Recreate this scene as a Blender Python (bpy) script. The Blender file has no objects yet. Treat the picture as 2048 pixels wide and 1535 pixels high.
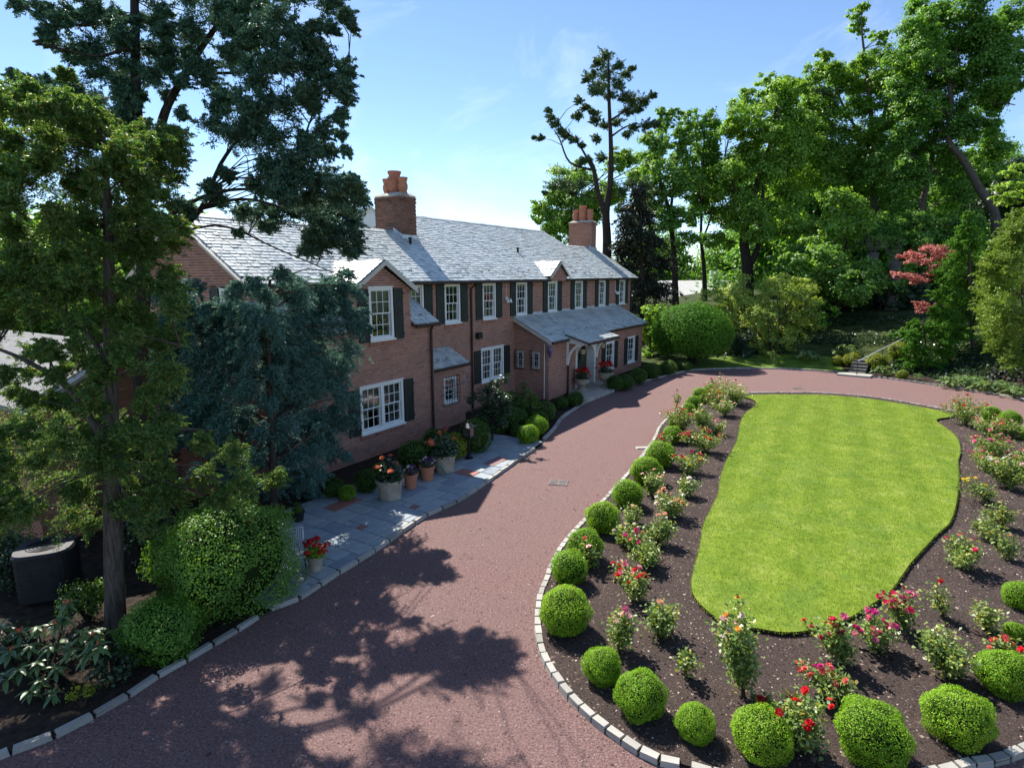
import bpy, math, random
import numpy as np
from mathutils import Vector, Matrix
from mathutils.geometry import tessellate_polygon
R = random.Random(11)
NR = np.random.default_rng(11)
SC = bpy.context.scene
COL = SC.collection

# ------------------------------------------------------------------ camera
F, PI_, RO, TH, DC, CH = 1194.79, 0.180117, 0.0050825, 0.563159, 14.2221, 5.5
cam_d = bpy.data.cameras.new('camera')
cam_d.sensor_width = 36.0
cam_d.lens = F / 2048 * 36.0
cam_d.clip_end = 5000
cam = bpy.data.objects.new('camera', cam_d)
COL.objects.link(cam)
cam.matrix_world = Matrix.Translation((0, 0, CH)) @ Matrix.Rotation(math.pi / 2 - PI_, 4, 'X') @ Matrix.Rotation(-RO, 4, 'Z')
SC.camera = cam
# ------------------------------------------------------------------ sun and sky
SUN_AZ, SUN_EL = 328.5, 47.0
SUN_STRENGTH, SKY_STRENGTH, EXPOSURE = 4.9, 0.108, 0.97
a_, e_ = math.radians(SUN_AZ), math.radians(SUN_EL)
to_sun = Vector((math.sin(a_) * math.cos(e_), math.cos(a_) * math.cos(e_), math.sin(e_)))
sd = bpy.data.lights.new('sun', 'SUN')
sd.energy = SUN_STRENGTH; sd.angle = math.radians(0.5); sd.color = (1.0, 0.95, 0.86)
so = bpy.data.objects.new('sun', sd); COL.objects.link(so)
so.rotation_euler = (-to_sun).to_track_quat('-Z', 'Y').to_euler()
so.location = (-20, 30, 40)
W = bpy.data.worlds.new('World'); SC.world = W; W.use_nodes = True
nt = W.node_tree; nt.nodes.clear()
wo = nt.nodes.new('ShaderNodeOutputWorld'); bg = nt.nodes.new('ShaderNodeBackground')
sky = nt.nodes.new('ShaderNodeTexSky'); sky.sky_type = 'NISHITA'; sky.sun_disc = False
sky.sun_elevation = e_; sky.sun_rotation = a_; sky.air_density = 0.75; sky.dust_density = 0.0; sky.ozone_density = 3.0
bg.inputs['Strength'].default_value = SKY_STRENGTH
# thin cirrus wisps over the whole sky
tc = nt.nodes.new('ShaderNodeTexCoord'); mp = nt.nodes.new('ShaderNodeMapping'); mp.inputs['Scale'].default_value = (3.2, 1.6, 5.0)
mp.inputs['Rotation'].default_value = (0.3, 0.5, 0.4)
nz = nt.nodes.new('ShaderNodeTexNoise'); nz.inputs['Scale'].default_value = 1.3; nz.inputs['Detail'].default_value = 9; nz.inputs['Roughness'].default_value = 0.6
nz.inputs['Distortion'].default_value = 0.6
cr_ = nt.nodes.new('ShaderNodeValToRGB'); cr_.color_ramp.elements[0].position = 0.50; cr_.color_ramp.elements[1].position = 0.85
cr_.color_ramp.elements[1].color = (0.5, 0.5, 0.5, 1)
mx = nt.nodes.new('ShaderNodeMixRGB'); mx.blend_type = 'MIX'; mx.inputs['Color2'].default_value = (6.2, 6.9, 7.9, 1)
nt.links.new(tc.outputs['Generated'], mp.inputs['Vector']); nt.links.new(mp.outputs[0], nz.inputs['Vector'])
nt.links.new(nz.outputs[0], cr_.inputs[0]); nt.links.new(cr_.outputs[0], mx.inputs['Fac'])
nt.links.new(sky.outputs[0], mx.inputs['Color1']); nt.links.new(mx.outputs[0], bg.inputs['Color'])
nt.links.new(bg.outputs[0], wo.inputs['Surface'])
SC.view_settings.view_transform = 'Standard'; SC.view_settings.look = 'None'
SC.view_settings.exposure = EXPOSURE; SC.view_settings.gamma = 1.0; SC.view_settings.use_curve_mapping = False
SC.render.engine = 'CYCLES'
SC.cycles.max_bounces = 7; SC.cycles.transparent_max_bounces = 10; SC.cycles.caustics_reflective = False; SC.cycles.caustics_refractive = False

# ------------------------------------------------------------------ survey helpers (photo pixel -> ray from the drone -> point on the real plane)
cp, sp = math.cos(PI_), math.sin(PI_); cr, sr = math.cos(RO), math.sin(RO)
U = (math.sin(TH), math.cos(TH)); N = (math.cos(TH), -math.sin(TH))
def ray(px, py):
    a = (px - 1024) / F; b = (767.5 - py) / F
    xc = a * cr + b * sr; yc = -a * sr + b * cr
    return (xc, cp + yc * sp, -sp + yc * cp)
def G(px, py, z=0.0):
    r = ray(px, py); t = (z - CH) / r[2]
    return Vector((r[0] * t, r[1] * t, z))
def PY(px, py, Y):
    r = ray(px, py); t = Y / r[1]
    return Vector((r[0] * t, Y, CH + r[2] * t))
def HP(s, d, z):
    return Vector((s * U[0] + (d - DC) * N[0], s * U[1] + (d - DC) * N[1], z))
def to_sd(p):
    return (p[0] * U[0] + p[1] * U[1], p[0] * N[0] + p[1] * N[1] + DC)
def px_of(p):
    x, y, z = p[0], p[1], p[2] - CH
    zc = y * cp - z * sp; yc = y * sp + z * cp
    if zc < 0.1: return (-9999, -9999, zc)
    xx = x * cr - yc * sr; yy = x * sr + yc * cr
    return (1024 + F * xx / zc, 767.5 - F * yy / zc, zc)
# terrain: flat round the drive, a bank rising behind it on the right
HC = (13.0, 18.0)
KERB_OUT_PX = [(1233, 780), (1265, 769.5), (1305, 759), (1345, 749), (1384, 741), (1430, 738.5), (1483, 737), (1530, 737.5), (1575, 738.5), (1651, 743), (1701, 748), (1743, 753), (1823, 764), (1880, 772), (1956, 783), (2048, 800)]
kerb_out = [G(*p) for p in KERB_OUT_PX]
kerb_out += [Vector((22.9, 22.5, 0)), Vector((23.0, 19, 0)), Vector((22.6, 14, 0)), Vector((21, 9, 0))]
_pol = sorted((math.atan2(p.y - HC[1], p.x - HC[0]), math.hypot(p.x - HC[0], p.y - HC[1])) for p in kerb_out)
_pt = np.array([q[0] for q in _pol]); _pr = np.array([q[1] for q in _pol])
def smooth(a, b, x):
    t = min(1, max(0, (x - a) / (b - a))); return t * t * (3 - 2 * t)   # also falls when a > b
def slope_at(th):
    return 0.27 * smooth(math.radians(103), math.radians(74), th)
def hz_(th, off):
    o = max(0, off - 1.2); o = o if o < 9 else 9 + (1 - math.exp(-(o - 9) / 5)) * 5
    return 0.05 + slope_at(th) * o * smooth(0, 3, o) ** 0.5
def gz(x, y):
    th = math.atan2(y - HC[1], x - HC[0]); r = math.hypot(x - HC[0], y - HC[1])
    if th < _pt[0] or th > _pt[-1]: return 0.0
    off = r - np.interp(th, _pt, _pr)
    return float(hz_(th, off)) if off > 0 else 0.0
def GH(px, py):
    r = ray(px, py); t = 2.0
    while t < 150:
        p = (r[0] * t, r[1] * t, CH + r[2] * t)
        if p[2] <= gz(p[0], p[1]): break
        t += 0.1
    return Vector((p[0], p[1], gz(p[0], p[1])))

# ------------------------------------------------------------------ materials
def new_mat(name):
    m = bpy.data.materials.new(name); m.use_nodes = True
    n = m.node_tree; n.nodes.clear()
    return m, n, n.nodes.new('ShaderNodeOutputMaterial')
def ramp(n, stops, src):
    r = n.nodes.new('ShaderNodeValToRGB'); el = r.color_ramp.elements
    while len(el) < len(stops): el.new(0.5)
    for e, (p, c) in zip(el, stops): e.position = p; e.color = (c[0], c[1], c[2], 1)
    n.links.new(src, r.inputs[0]); return r.outputs[0]
def noise(n, scale, detail=4, rough=0.55, coord='Object', dist=0.0):
    t = n.nodes.new('ShaderNodeTexCoord'); z = n.nodes.new('ShaderNodeTexNoise')
    z.inputs['Scale'].default_value = scale; z.inputs['Detail'].default_value = detail; z.inputs['Roughness'].default_value = rough
    z.inputs['Distortion'].default_value = dist
    n.links.new(t.outputs[coord], z.inputs['Vector']); return z.outputs[0]
def mixc(n, fac, a, b, mode='MIX'):
    m = n.nodes.new('ShaderNodeMixRGB'); m.blend_type = mode
    if isinstance(fac, float): m.inputs[0].default_value = fac
    else: n.links.new(fac, m.inputs[0])
    for i, v in ((1, a), (2, b)):
        if isinstance(v, tuple): m.inputs[i].default_value = (v[0], v[1], v[2], 1)
        else: n.links.new(v, m.inputs[i])
    return m.outputs[0]
def math_(n, op, a, b=None):
    m = n.nodes.new('ShaderNodeMath'); m.operation = op
    for i, v in ((0, a), (1, b)):
        if v is None: continue
        if isinstance(v, (int, float)): m.inputs[i].default_value = v
        else: n.links.new(v, m.inputs[i])
    return m.outputs[0]
def island_rand(n):
    g = n.nodes.new('ShaderNodeNewGeometry'); o = n.nodes.new('ShaderNodeObjectInfo')
    return math_(n, 'FRACT', math_(n, 'ADD', g.outputs['Random Per Island'], o.outputs['Random']))
def princ(n, out, col, rough=0.7, spec=0.3, metal=0.0, bump=None, bs=0.3, bd=0.01):
    p = n.nodes.new('ShaderNodeBsdfPrincipled')
    if isinstance(col, tuple): p.inputs['Base Color'].default_value = (col[0], col[1], col[2], 1)
    else: n.links.new(col, p.inputs['Base Color'])
    if isinstance(rough, (int, float)): p.inputs['Roughness'].default_value = rough
    else: n.links.new(rough, p.inputs['Roughness'])
    p.inputs['Specular IOR Level'].default_value = spec; p.inputs['Metallic'].default_value = metal
    if bump is not None:
        b = n.nodes.new('ShaderNodeBump'); b.inputs['Strength'].default_value = bs; b.inputs['Distance'].default_value = bd
        n.links.new(bump, b.inputs['Height']); n.links.new(b.outputs[0], p.inputs['Normal'])
    if out: n.links.new(p.outputs[0], out.inputs['Surface'])
    return p
def plain(name, col, rough=0.6, spec=0.3, metal=0.0, var=0.25, scale=6.0, bs=0.15):
    m, n, o = new_mat(name)
    z = noise(n, scale, 5)
    d = tuple(c * (1 - var) for c in col); l = tuple(min(1, c * (1 + var)) for c in col)
    princ(n, o, ramp(n, [(0.3, d), (0.7, l)], z), rough, spec, metal, noise(n, scale * 6, 3), bs, 0.004)
    return m
def rnd_mat(name, stops, rough=0.8, spec=0.25, nscale=25, bs=0.4, stain=None):
    m, n, o = new_mat(name)
    c = ramp(n, stops, island_rand(n))
    c = mixc(n, 0.35, c, ramp(n, [(0.3, (0.55, 0.55, 0.55)), (0.7, (1.25, 1.25, 1.25))], noise(n, nscale, 5)), 'MULTIPLY')
    if stain: c = mixc(n, ramp(n, [(0.5, (0, 0, 0)), (0.72, (0.6, 0.6, 0.6))], noise(n, 0.9, 5)), c, stain)
    princ(n, o, c, rough, spec, 0, noise(n, nscale * 2, 4), bs, 0.006)
    return m
def leaf_mat(name, stops, trans=0.35, rough=0.5, spec=0.35, tcol=None):
    m, n, o = new_mat(name)
    c = ramp(n, stops, island_rand(n))
    c = mixc(n, 0.5, c, ramp(n, [(0.3, (0.6, 0.6, 0.6)), (0.7, (1.3, 1.3, 1.2))], noise(n, 0.7, 3)), 'MULTIPLY')
    oi = n.nodes.new('ShaderNodeObjectInfo')
    c = mixc(n, 1.0, c, ramp(n, [(0.0, (0.86, 0.90, 0.85)), (0.5, (1.0, 1.0, 1.0)), (1.0, (1.16, 1.06, 1.1))], oi.outputs['Random']), 'MULTIPLY')
    p = princ(n, None, c, rough, spec)
    t = n.nodes.new('ShaderNodeBsdfTranslucent')
    n.links.new(mixc(n, 1.0, c, tcol or (1.5, 1.45, 0.55), 'MULTIPLY'), t.inputs[0])
    x = n.nodes.new('ShaderNodeMixShader'); x.inputs[0].default_value = trans
    n.links.new(p.outputs[0], x.inputs[1]); n.links.new(t.outputs[0], x.inputs[2]); n.links.new(x.outputs[0], o.inputs['Surface'])
    return m
M = {}
M['brick'] = rnd_mat('brick', [(0.0, (0.41, 0.19, 0.125)), (0.25, (0.35, 0.15, 0.102)), (0.45, (0.44, 0.215, 0.15)), (0.65, (0.31, 0.13, 0.095)), (0.88, (0.38, 0.185, 0.138)), (1.0, (0.22, 0.11, 0.09))], 0.85, 0.2, 30, 0.5, (0.20, 0.105, 0.085))
M['brick_dark'] = rnd_mat('brick_weathered', [(0.0, (0.20, 0.095, 0.065)), (0.4, (0.15, 0.075, 0.055)), (0.7, (0.25, 0.115, 0.08)), (1.0, (0.09, 0.055, 0.045))], 0.9, 0.2, 30, 0.5)
M['mortar'] = plain('mortar', (0.47, 0.40, 0.355), 0.9, 0.1, 0, 0.2, 9)
M['slate'] = rnd_mat('slate', [(0.0, (0.36, 0.41, 0.42)), (0.25, (0.55, 0.58, 0.56)), (0.5, (0.46, 0.51, 0.51)), (0.72, (0.60, 0.61, 0.58)), (0.9, (0.50, 0.54, 0.53)), (1.0, (0.26, 0.30, 0.32))], 0.38, 1.0, 14, 0.25, (0.30, 0.29, 0.25))
M['deck'] = plain('roof_deck', (0.08, 0.08, 0.085), 0.9, 0.1)
M['white'] = plain('white_paint', (0.78, 0.78, 0.76), 0.5, 0.35, 0, 0.06, 3)
M['cream'] = plain('cream_wood', (0.55, 0.50, 0.45), 0.6, 0.3, 0, 0.12, 3)
M['shutter'] = plain('shutter_paint', (0.020, 0.027, 0.024), 0.55, 0.35, 0, 0.25, 4)
M['gutter'] = plain('gutter_bronze', (0.045, 0.030, 0.027), 0.5, 0.4, 0.3)
M['iron'] = plain('black_iron', (0.02, 0.018, 0.018), 0.5, 0.4, 0.5)
M['lead'] = plain('lead_flashing', (0.55, 0.57, 0.60), 0.45, 0.4, 0.2)
M['pot'] = rnd_mat('terracotta', [(0.0, (0.42, 0.16, 0.085)), (1.0, (0.50, 0.21, 0.12))], 0.8, 0.2, 9, 0.2)
M['chpot'] = rnd_mat('chimney_pot_clay', [(0.0, (0.40, 0.15, 0.10)), (0.5, (0.48, 0.20, 0.12)), (1.0, (0.36, 0.14, 0.10))], 0.8, 0.2, 7, 0.3)
M['stonepot'] = plain('aged_clay', (0.36, 0.31, 0.245), 0.85, 0.15, 0, 0.3, 5)
M['soil'] = plain('soil', (0.035, 0.025, 0.02), 0.95, 0.1, 0, 0.4, 12)
def bark(name, col):
    m, n, o = new_mat(name)
    t = n.nodes.new('ShaderNodeTexCoord'); mp = n.nodes.new('ShaderNodeMapping'); mp.inputs['Scale'].default_value = (14, 14, 1.6)
    z = n.nodes.new('ShaderNodeTexNoise'); z.inputs['Scale'].default_value = 1.6; z.inputs['Detail'].default_value = 6; z.inputs['Roughness'].default_value = 0.7
    n.links.new(t.outputs['Object'], mp.inputs[0]); n.links.new(mp.outputs[0], z.inputs['Vector'])
    c = ramp(n, [(0.32, tuple(x * 0.28 for x in col)), (0.5, col), (0.7, tuple(x * 1.6 for x in col))], z.outputs[0])
    princ(n, o, c, 0.9, 0.1, 0, z.outputs[0], 1.0, 0.05); return m
M['bark'] = bark('bark', (0.10, 0.075, 0.055)); M['bark_gray'] = bark('bark_gray', (0.12, 0.10, 0.085)); M['bark_dark'] = bark('bark_dark', (0.055, 0.042, 0.034))
M['cane'] = plain('cane', (0.10, 0.07, 0.035), 0.8, 0.2, 0, 0.4, 12)
M['concrete'] = plain('concrete', (0.42, 0.39, 0.34), 0.85, 0.2, 0, 0.25, 4, 0.3)
M['grate'] = plain('grate_iron', (0.22, 0.19, 0.18), 0.7, 0.3, 0.2)
M['door'] = plain('dark_door', (0.05, 0.042, 0.03), 0.5, 0.4)
M['room_dark'] = plain('unlit_room', (0.035, 0.03, 0.026), 0.9, 0.1)  # near-black colour stands in for the dimness behind the glass
M['curtain'] = plain('curtain', (0.30, 0.25, 0.20), 0.85, 0.1, 0, 0.2, 12)
M['blind'] = plain('window_blind', (0.42, 0.40, 0.36), 0.8, 0.1, 0, 0.1, 12)
M['violet'] = plain('blue_lamp_glass', (0.09, 0.07, 0.17), 0.25, 0.6)
M['lampglass'] = plain('lamp_glass', (0.40, 0.32, 0.20), 0.3, 0.6)
M['hose'] = plain('green_hose', (0.02, 0.20, 0.10), 0.5, 0.4)
M['grey_shingle'] = plain('grey_shingles', (0.24, 0.235, 0.23), 0.85, 0.2, 0, 0.25, 6, 0.5)
M['siding'] = plain('white_siding', (0.70, 0.72, 0.74), 0.6, 0.3, 0, 0.06, 3)
M['shingle'] = plain('sunlit_shingles', (0.58, 0.57, 0.56), 0.8, 0.2, 0, 0.2, 6, 0.4)  # base colour raised to carry sunlight on the far roofs
M['acgrey'] = plain('dark_metal_case', (0.02, 0.021, 0.025), 0.55, 0.4, 0.3)
M['kerb'] = rnd_mat('granite_block', [(0.0, (0.37, 0.35, 0.315)), (0.5, (0.45, 0.43, 0.39)), (1.0, (0.28, 0.265, 0.24))], 0.8, 0.3, 12, 0.6)
M['flag'] = rnd_mat('bluestone', [(0.0, (0.26, 0.30, 0.335)), (0.2, (0.335, 0.37, 0.38)), (0.45, (0.26, 0.305, 0.345)), (0.6, (0.345, 0.365, 0.36)), (0.8, (0.29, 0.325, 0.35)), (1.0, (0.21, 0.245, 0.295))], 0.7, 0.35, 5, 0.25)
M['flag_red'] = rnd_mat('red_flagstone', [(0.0, (0.30, 0.11, 0.10)), (0.5, (0.24, 0.15, 0.15)), (1.0, (0.34, 0.14, 0.11))], 0.75, 0.3, 6, 0.25)
# glass: sees through to the room and mirrors the garden
m, n, o = new_mat('window_glass')
fr = n.nodes.new('ShaderNodeFresnel'); fr.inputs[0].default_value = 1.9
gl = n.nodes.new('ShaderNodeBsdfGlossy'); gl.inputs['Roughness'].default_value = 0.02; gl.inputs['Color'].default_value = (0.9, 0.92, 0.95, 1)
tr = n.nodes.new('ShaderNodeBsdfTransparent'); tr.inputs[0].default_value = (0.7, 0.74, 0.74, 1)
ms = n.nodes.new('ShaderNodeMixShader'); n.links.new(math_(n, 'ADD', fr.outputs[0], 0.12), ms.inputs[0])
n.links.new(tr.outputs[0], ms.inputs[1]); n.links.new(gl.outputs[0], ms.inputs[2]); n.links.new(ms.outputs[0], o.inputs['Surface'])
M['glass'] = m
# driveway gravel
m, n, o = new_mat('red_gravel')
c = ramp(n, [(0.34, (0.040, 0.019, 0.018)), (0.47, (0.170, 0.092, 0.085)), (0.58, (0.265, 0.160, 0.150)), (0.68, (0.55, 0.41, 0.39))], noise(n, 30, 5, 0.85))
c = mixc(n, ramp(n, [(0.3, (0, 0, 0)), (0.75, (0.5, 0.5, 0.5))], noise(n, 0.55, 6, 0.6)), c, (0.185, 0.125, 0.112))
c = mixc(n, ramp(n, [(0.55, (0, 0, 0)), (0.8, (0.45, 0.45, 0.45))], noise(n, 1.7, 6, 0.65, 'Object', 1.0)), c, (0.10, 0.058, 0.056))
princ(n, o, c, 0.85, 0.25, 0, noise(n, 60, 3, 0.7), 0.9, 0.02)
M['gravel'] = m
# bark mulch
m, n, o = new_mat('bark_mulch')
c = ramp(n, [(0.3, (0.016, 0.012, 0.011)), (0.5, (0.066, 0.049, 0.045)), (0.64, (0.145, 0.108, 0.094)), (0.76, (0.34, 0.27, 0.225))], noise(n, 42, 6, 0.85, 'Object', 1.5))
c = mixc(n, 0.4, c, ramp(n, [(0.3, (0.5, 0.5, 0.5)), (0.7, (1.4, 1.3, 1.2))], noise(n, 1.5, 4)), 'MULTIPLY')
princ(n, o, c, 0.95, 0.15, 0, noise(n, 45, 4, 0.75), 1.0, 0.03)
M['mulch'] = m
M['chip'] = rnd_mat('bark_chip', [(0.0, (0.014, 0.010, 0.009)), (0.45, (0.062, 0.044, 0.039)), (0.8, (0.15, 0.108, 0.09)), (0.94, (0.32, 0.25, 0.20)), (1.0, (0.55, 0.46, 0.38))], 0.9, 0.15)
M['pebble'] = rnd_mat('gravel_stone', [(0.0, (0.08, 0.045, 0.045)), (0.45, (0.17, 0.098, 0.095)), (0.8, (0.24, 0.155, 0.15)), (0.97, (0.32, 0.23, 0.21)), (1.0, (0.46, 0.39, 0.36))], 0.85, 0.3)
M['litter'] = rnd_mat('dry_litter', [(0.0, (0.10, 0.06, 0.045)), (0.5, (0.22, 0.15, 0.10)), (1.0, (0.36, 0.27, 0.18))], 0.9, 0.15)
# lawn: mowing bands and worn patches
m, n, o = new_mat('lawn_turf')
t = n.nodes.new('ShaderNodeTexCoord'); wv = n.nodes.new('ShaderNodeTexWave'); wv.wave_type = 'BANDS'; wv.bands_direction = 'X'
mpp = n.nodes.new('ShaderNodeMapping'); mpp.inputs['Rotation'].default_value = (0, 0, math.radians(28))
wv.inputs['Scale'].default_value = 0.28; wv.inputs['Distortion'].default_value = 1.2; wv.inputs['Detail'].default_value = 2
n.links.new(t.outputs['Object'], mpp.inputs[0]); n.links.new(mpp.outputs[0], wv.inputs['Vector'])
c = ramp(n, [(0.28, (0.102, 0.184, 0.014)), (0.5, (0.182, 0.265, 0.024)), (0.72, (0.30, 0.35, 0.07))], noise(n, 1.6, 8, 0.75))
c = mixc(n, 0.36, c, ramp(n, [(0.35, (0.72, 0.82, 0.8)), (0.65, (1.25, 1.2, 1.5))], wv.outputs[0]), 'MULTIPLY')
c = mixc(n, 0.6, c, ramp(n, [(0.3, (0.55, 0.62, 0.5)), (0.7, (1.35, 1.3, 1.3))], noise(n, 9, 4, 0.7)), 'MULTIPLY')
c = mixc(n, ramp(n, [(0.48, (0, 0, 0)), (0.68, (0.5, 0.5, 0.5))], noise(n, 0.8, 6, 0.7, 'Object', 1.5)), c, (0.115, 0.215, 0.045))
c = mixc(n, ramp(n, [(0.62, (0, 0, 0)), (0.8, (0.55, 0.55, 0.55))], noise(n, 0.55, 5, 0.6)), c, (0.215, 0.225, 0.06))
c = mixc(n, 0.35, c, ramp(n, [(0.3, (0.45, 0.5, 0.4)), (0.7, (1.4, 1.35, 1.3))], noise(n, 42, 3, 0.7)), 'MULTIPLY')
princ(n, o, c, 0.9, 0.15, 0, noise(n, 70, 3, 0.7), 0.8, 0.03)
M['lawn'] = m
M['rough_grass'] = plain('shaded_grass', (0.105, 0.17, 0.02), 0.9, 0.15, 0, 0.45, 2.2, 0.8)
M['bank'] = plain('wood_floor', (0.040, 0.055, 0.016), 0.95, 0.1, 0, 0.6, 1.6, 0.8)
M['earth'] = plain('bed_earth', (0.035, 0.026, 0.02), 0.95, 0.1, 0, 0.5, 8, 0.8)
M['far_ground'] = plain('far_ground', (0.06, 0.085, 0.03), 0.95, 0.1, 0, 0.5, 0.05)
M['blade'] = leaf_mat('grass_blade', [(0.0, (0.095, 0.175, 0.012)), (0.5, (0.165, 0.25, 0.022)), (0.9, (0.27, 0.32, 0.06)), (1.0, (0.36, 0.33, 0.14))], 0.3, 0.6, 0.2)
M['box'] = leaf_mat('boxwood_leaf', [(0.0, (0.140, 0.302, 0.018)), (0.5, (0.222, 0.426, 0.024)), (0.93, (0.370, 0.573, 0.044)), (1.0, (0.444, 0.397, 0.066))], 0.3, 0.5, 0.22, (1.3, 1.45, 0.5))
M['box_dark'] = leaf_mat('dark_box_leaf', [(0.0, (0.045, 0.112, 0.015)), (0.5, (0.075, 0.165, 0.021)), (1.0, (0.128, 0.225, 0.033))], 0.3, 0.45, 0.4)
M['shade_bush'] = leaf_mat('shrub_leaf', [(0.0, (0.079, 0.195, 0.030)), (0.5, (0.131, 0.295, 0.039)), (1.0, (0.246, 0.439, 0.062))], 0.3, 0.45, 0.35)
M['core'] = plain('shrub_inner_shade', (0.015, 0.028, 0.006), 0.9, 0.1, 0, 0.4, 20)  # near-black green paints the shade inside clipped shrubs
M['rose_leaf'] = leaf_mat('rose_leaf', [(0.0, (0.112, 0.200, 0.055)), (0.5, (0.211, 0.317, 0.083)), (0.85, (0.373, 0.471, 0.138)), (1.0, (0.497, 0.376, 0.110))], 0.3, 0.4, 0.5)
M['yellow_leaf'] = leaf_mat('golden_leaf', [(0.0, (0.163, 0.237, 0.019)), (0.5, (0.263, 0.325, 0.025)), (1.0, (0.375, 0.400, 0.050))], 0.35)
M['maple'] = leaf_mat('maple_leaf', [(0.0, (0.094, 0.215, 0.044)), (0.5, (0.156, 0.329, 0.060)), (1.0, (0.261, 0.454, 0.095))], 0.42)
M['maple_light'] = leaf_mat('light_maple_leaf', [(0.0, (0.135, 0.278, 0.046)), (0.5, (0.227, 0.402, 0.066)), (1.0, (0.344, 0.515, 0.101))], 0.42)
M['olive_leaf'] = leaf_mat('olive_leaf', [(0.0, (0.193, 0.315, 0.055)), (0.5, (0.333, 0.454, 0.100)), (1.0, (0.512, 0.580, 0.150))], 0.35)
M['pine'] = leaf_mat('pine_needle', [(0.0, (0.046, 0.102, 0.055)), (0.5, (0.084, 0.158, 0.074)), (1.0, (0.158, 0.233, 0.088))], 0.2)
M['cedar'] = leaf_mat('cedar_needle', [(0.0, (0.056, 0.135, 0.105)), (0.5, (0.095, 0.198, 0.147)), (1.0, (0.198, 0.317, 0.204))], 0.15, 0.6, 0.2, (1.2, 1.2, 0.8))
M['blue'] = leaf_mat('juniper_spray', [(0.0, (0.065, 0.157, 0.151)), (0.5, (0.106, 0.228, 0.209)), (1.0, (0.183, 0.325, 0.261))], 0.2, 0.6, 0.25, (1.2, 1.25, 0.9))
M['cypress'] = leaf_mat('cypress_spray', [(0.0, (0.051, 0.136, 0.046)), (0.5, (0.100, 0.212, 0.058)), (0.88, (0.202, 0.321, 0.073)), (1.0, (0.350, 0.254, 0.103))], 0.4)
M['spruce'] = leaf_mat('spruce_needle', [(0.0, (0.026, 0.044, 0.029)), (0.6, (0.044, 0.058, 0.039)), (1.0, (0.078, 0.065, 0.049))], 0.15)
M['arbor'] = leaf_mat('arborvitae_spray', [(0.0, (0.137, 0.234, 0.036)), (0.5, (0.205, 0.307, 0.050)), (1.0, (0.301, 0.403, 0.072))], 0.3)
M['yew'] = leaf_mat('yew_needle', [(0.0, (0.050, 0.154, 0.019)), (0.5, (0.087, 0.226, 0.025)), (1.0, (0.152, 0.338, 0.034))], 0.22, 0.65, 0.15)
M['redmaple'] = leaf_mat('red_maple_leaf', [(0.0, (0.332, 0.120, 0.125)), (0.5, (0.540, 0.204, 0.194)), (1.0, (0.706, 0.374, 0.318))], 0.35, 0.5, 0.3, (1.3, 0.8, 0.7))
M['hosta'] = leaf_mat('hosta_leaf', [(0.0, (0.084, 0.168, 0.070)), (0.5, (0.140, 0.238, 0.084)), (1.0, (0.252, 0.350, 0.126))], 0.3, 0.4, 0.45)
M['rhodo'] = leaf_mat('rhododendron_leaf', [(0.0, (0.073, 0.149, 0.058)), (0.6, (0.130, 0.227, 0.085)), (1.0, (0.227, 0.312, 0.117))], 0.25, 0.35, 0.5)
M['dark_leaf'] = leaf_mat('holly_leaf', [(0.0, (0.022, 0.054, 0.024)), (0.6, (0.036, 0.078, 0.034)), (1.0, (0.066, 0.114, 0.048))], 0.2, 0.35, 0.5)
def bloom_mat(name, c):
    return leaf_mat(name, [(0.0, tuple(x * 0.75 for x in c)), (0.5, c), (1.0, tuple(min(1, x * 1.12 + 0.03) for x in c))], 0.3, 0.5, 0.2, (1.1, 1.0, 1.0))
BL = {k: bloom_mat(k + '_petal', c) for k, c in dict(red=(0.62, 0.012, 0.02), crimson=(0.55, 0.02, 0.10), magenta=(0.62, 0.025, 0.22), pink=(0.75, 0.17, 0.32), coral=(0.78, 0.16, 0.13),
      peach=(0.82, 0.44, 0.28), white=(0.85, 0.80, 0.75), cream=(0.85, 0.78, 0.45), yellow=(0.85, 0.66, 0.04), gold=(0.85, 0.45, 0.06), orange=(0.80, 0.22, 0.10), purple=(0.14, 0.04, 0.20), blush=(0.85, 0.55, 0.55)).items()}

# ------------------------------------------------------------------ mesh helpers
def link(name, me, mat, parent=None, smooth=False):
    o = bpy.data.objects.new(name, me); COL.objects.link(o)
    if mat and not me.materials: me.materials.append(mat)
    if parent: o.parent = parent
    if smooth: me.shade_smooth()
    return o
def np_mesh(name, verts, faces):
    me = bpy.data.meshes.new(name)
    verts = np.asarray(verts, dtype=np.float32); faces = np.asarray(faces, dtype=np.int32); k = faces.shape[1]
    me.vertices.add(len(verts)); me.vertices.foreach_set('co', verts.ravel())
    me.loops.add(faces.size); me.loops.foreach_set('vertex_index', faces.ravel())
    me.polygons.add(len(faces)); me.polygons.foreach_set('loop_start', np.arange(0, faces.size, k, dtype=np.int32))
    me.update(calc_edges=True); me.validate()
    return me
def empty(name, loc, rz=0.0, size=0.3):
    o = bpy.data.objects.new(name, None); COL.objects.link(o); o.location = loc; o.rotation_euler = (0, 0, rz); o.empty_display_size = size
    return o
def tag(o, label=None, cat=None, group=None, kind=None):
    if label: o['label'] = label
    if cat: o['category'] = cat
    if group: o['group'] = group
    if kind: o['kind'] = kind
    return o
BOXF = [(0, 1, 3, 2), (4, 6, 7, 5), (0, 4, 5, 1), (2, 3, 7, 6), (0, 2, 6, 4), (1, 5, 7, 3)]
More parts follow.
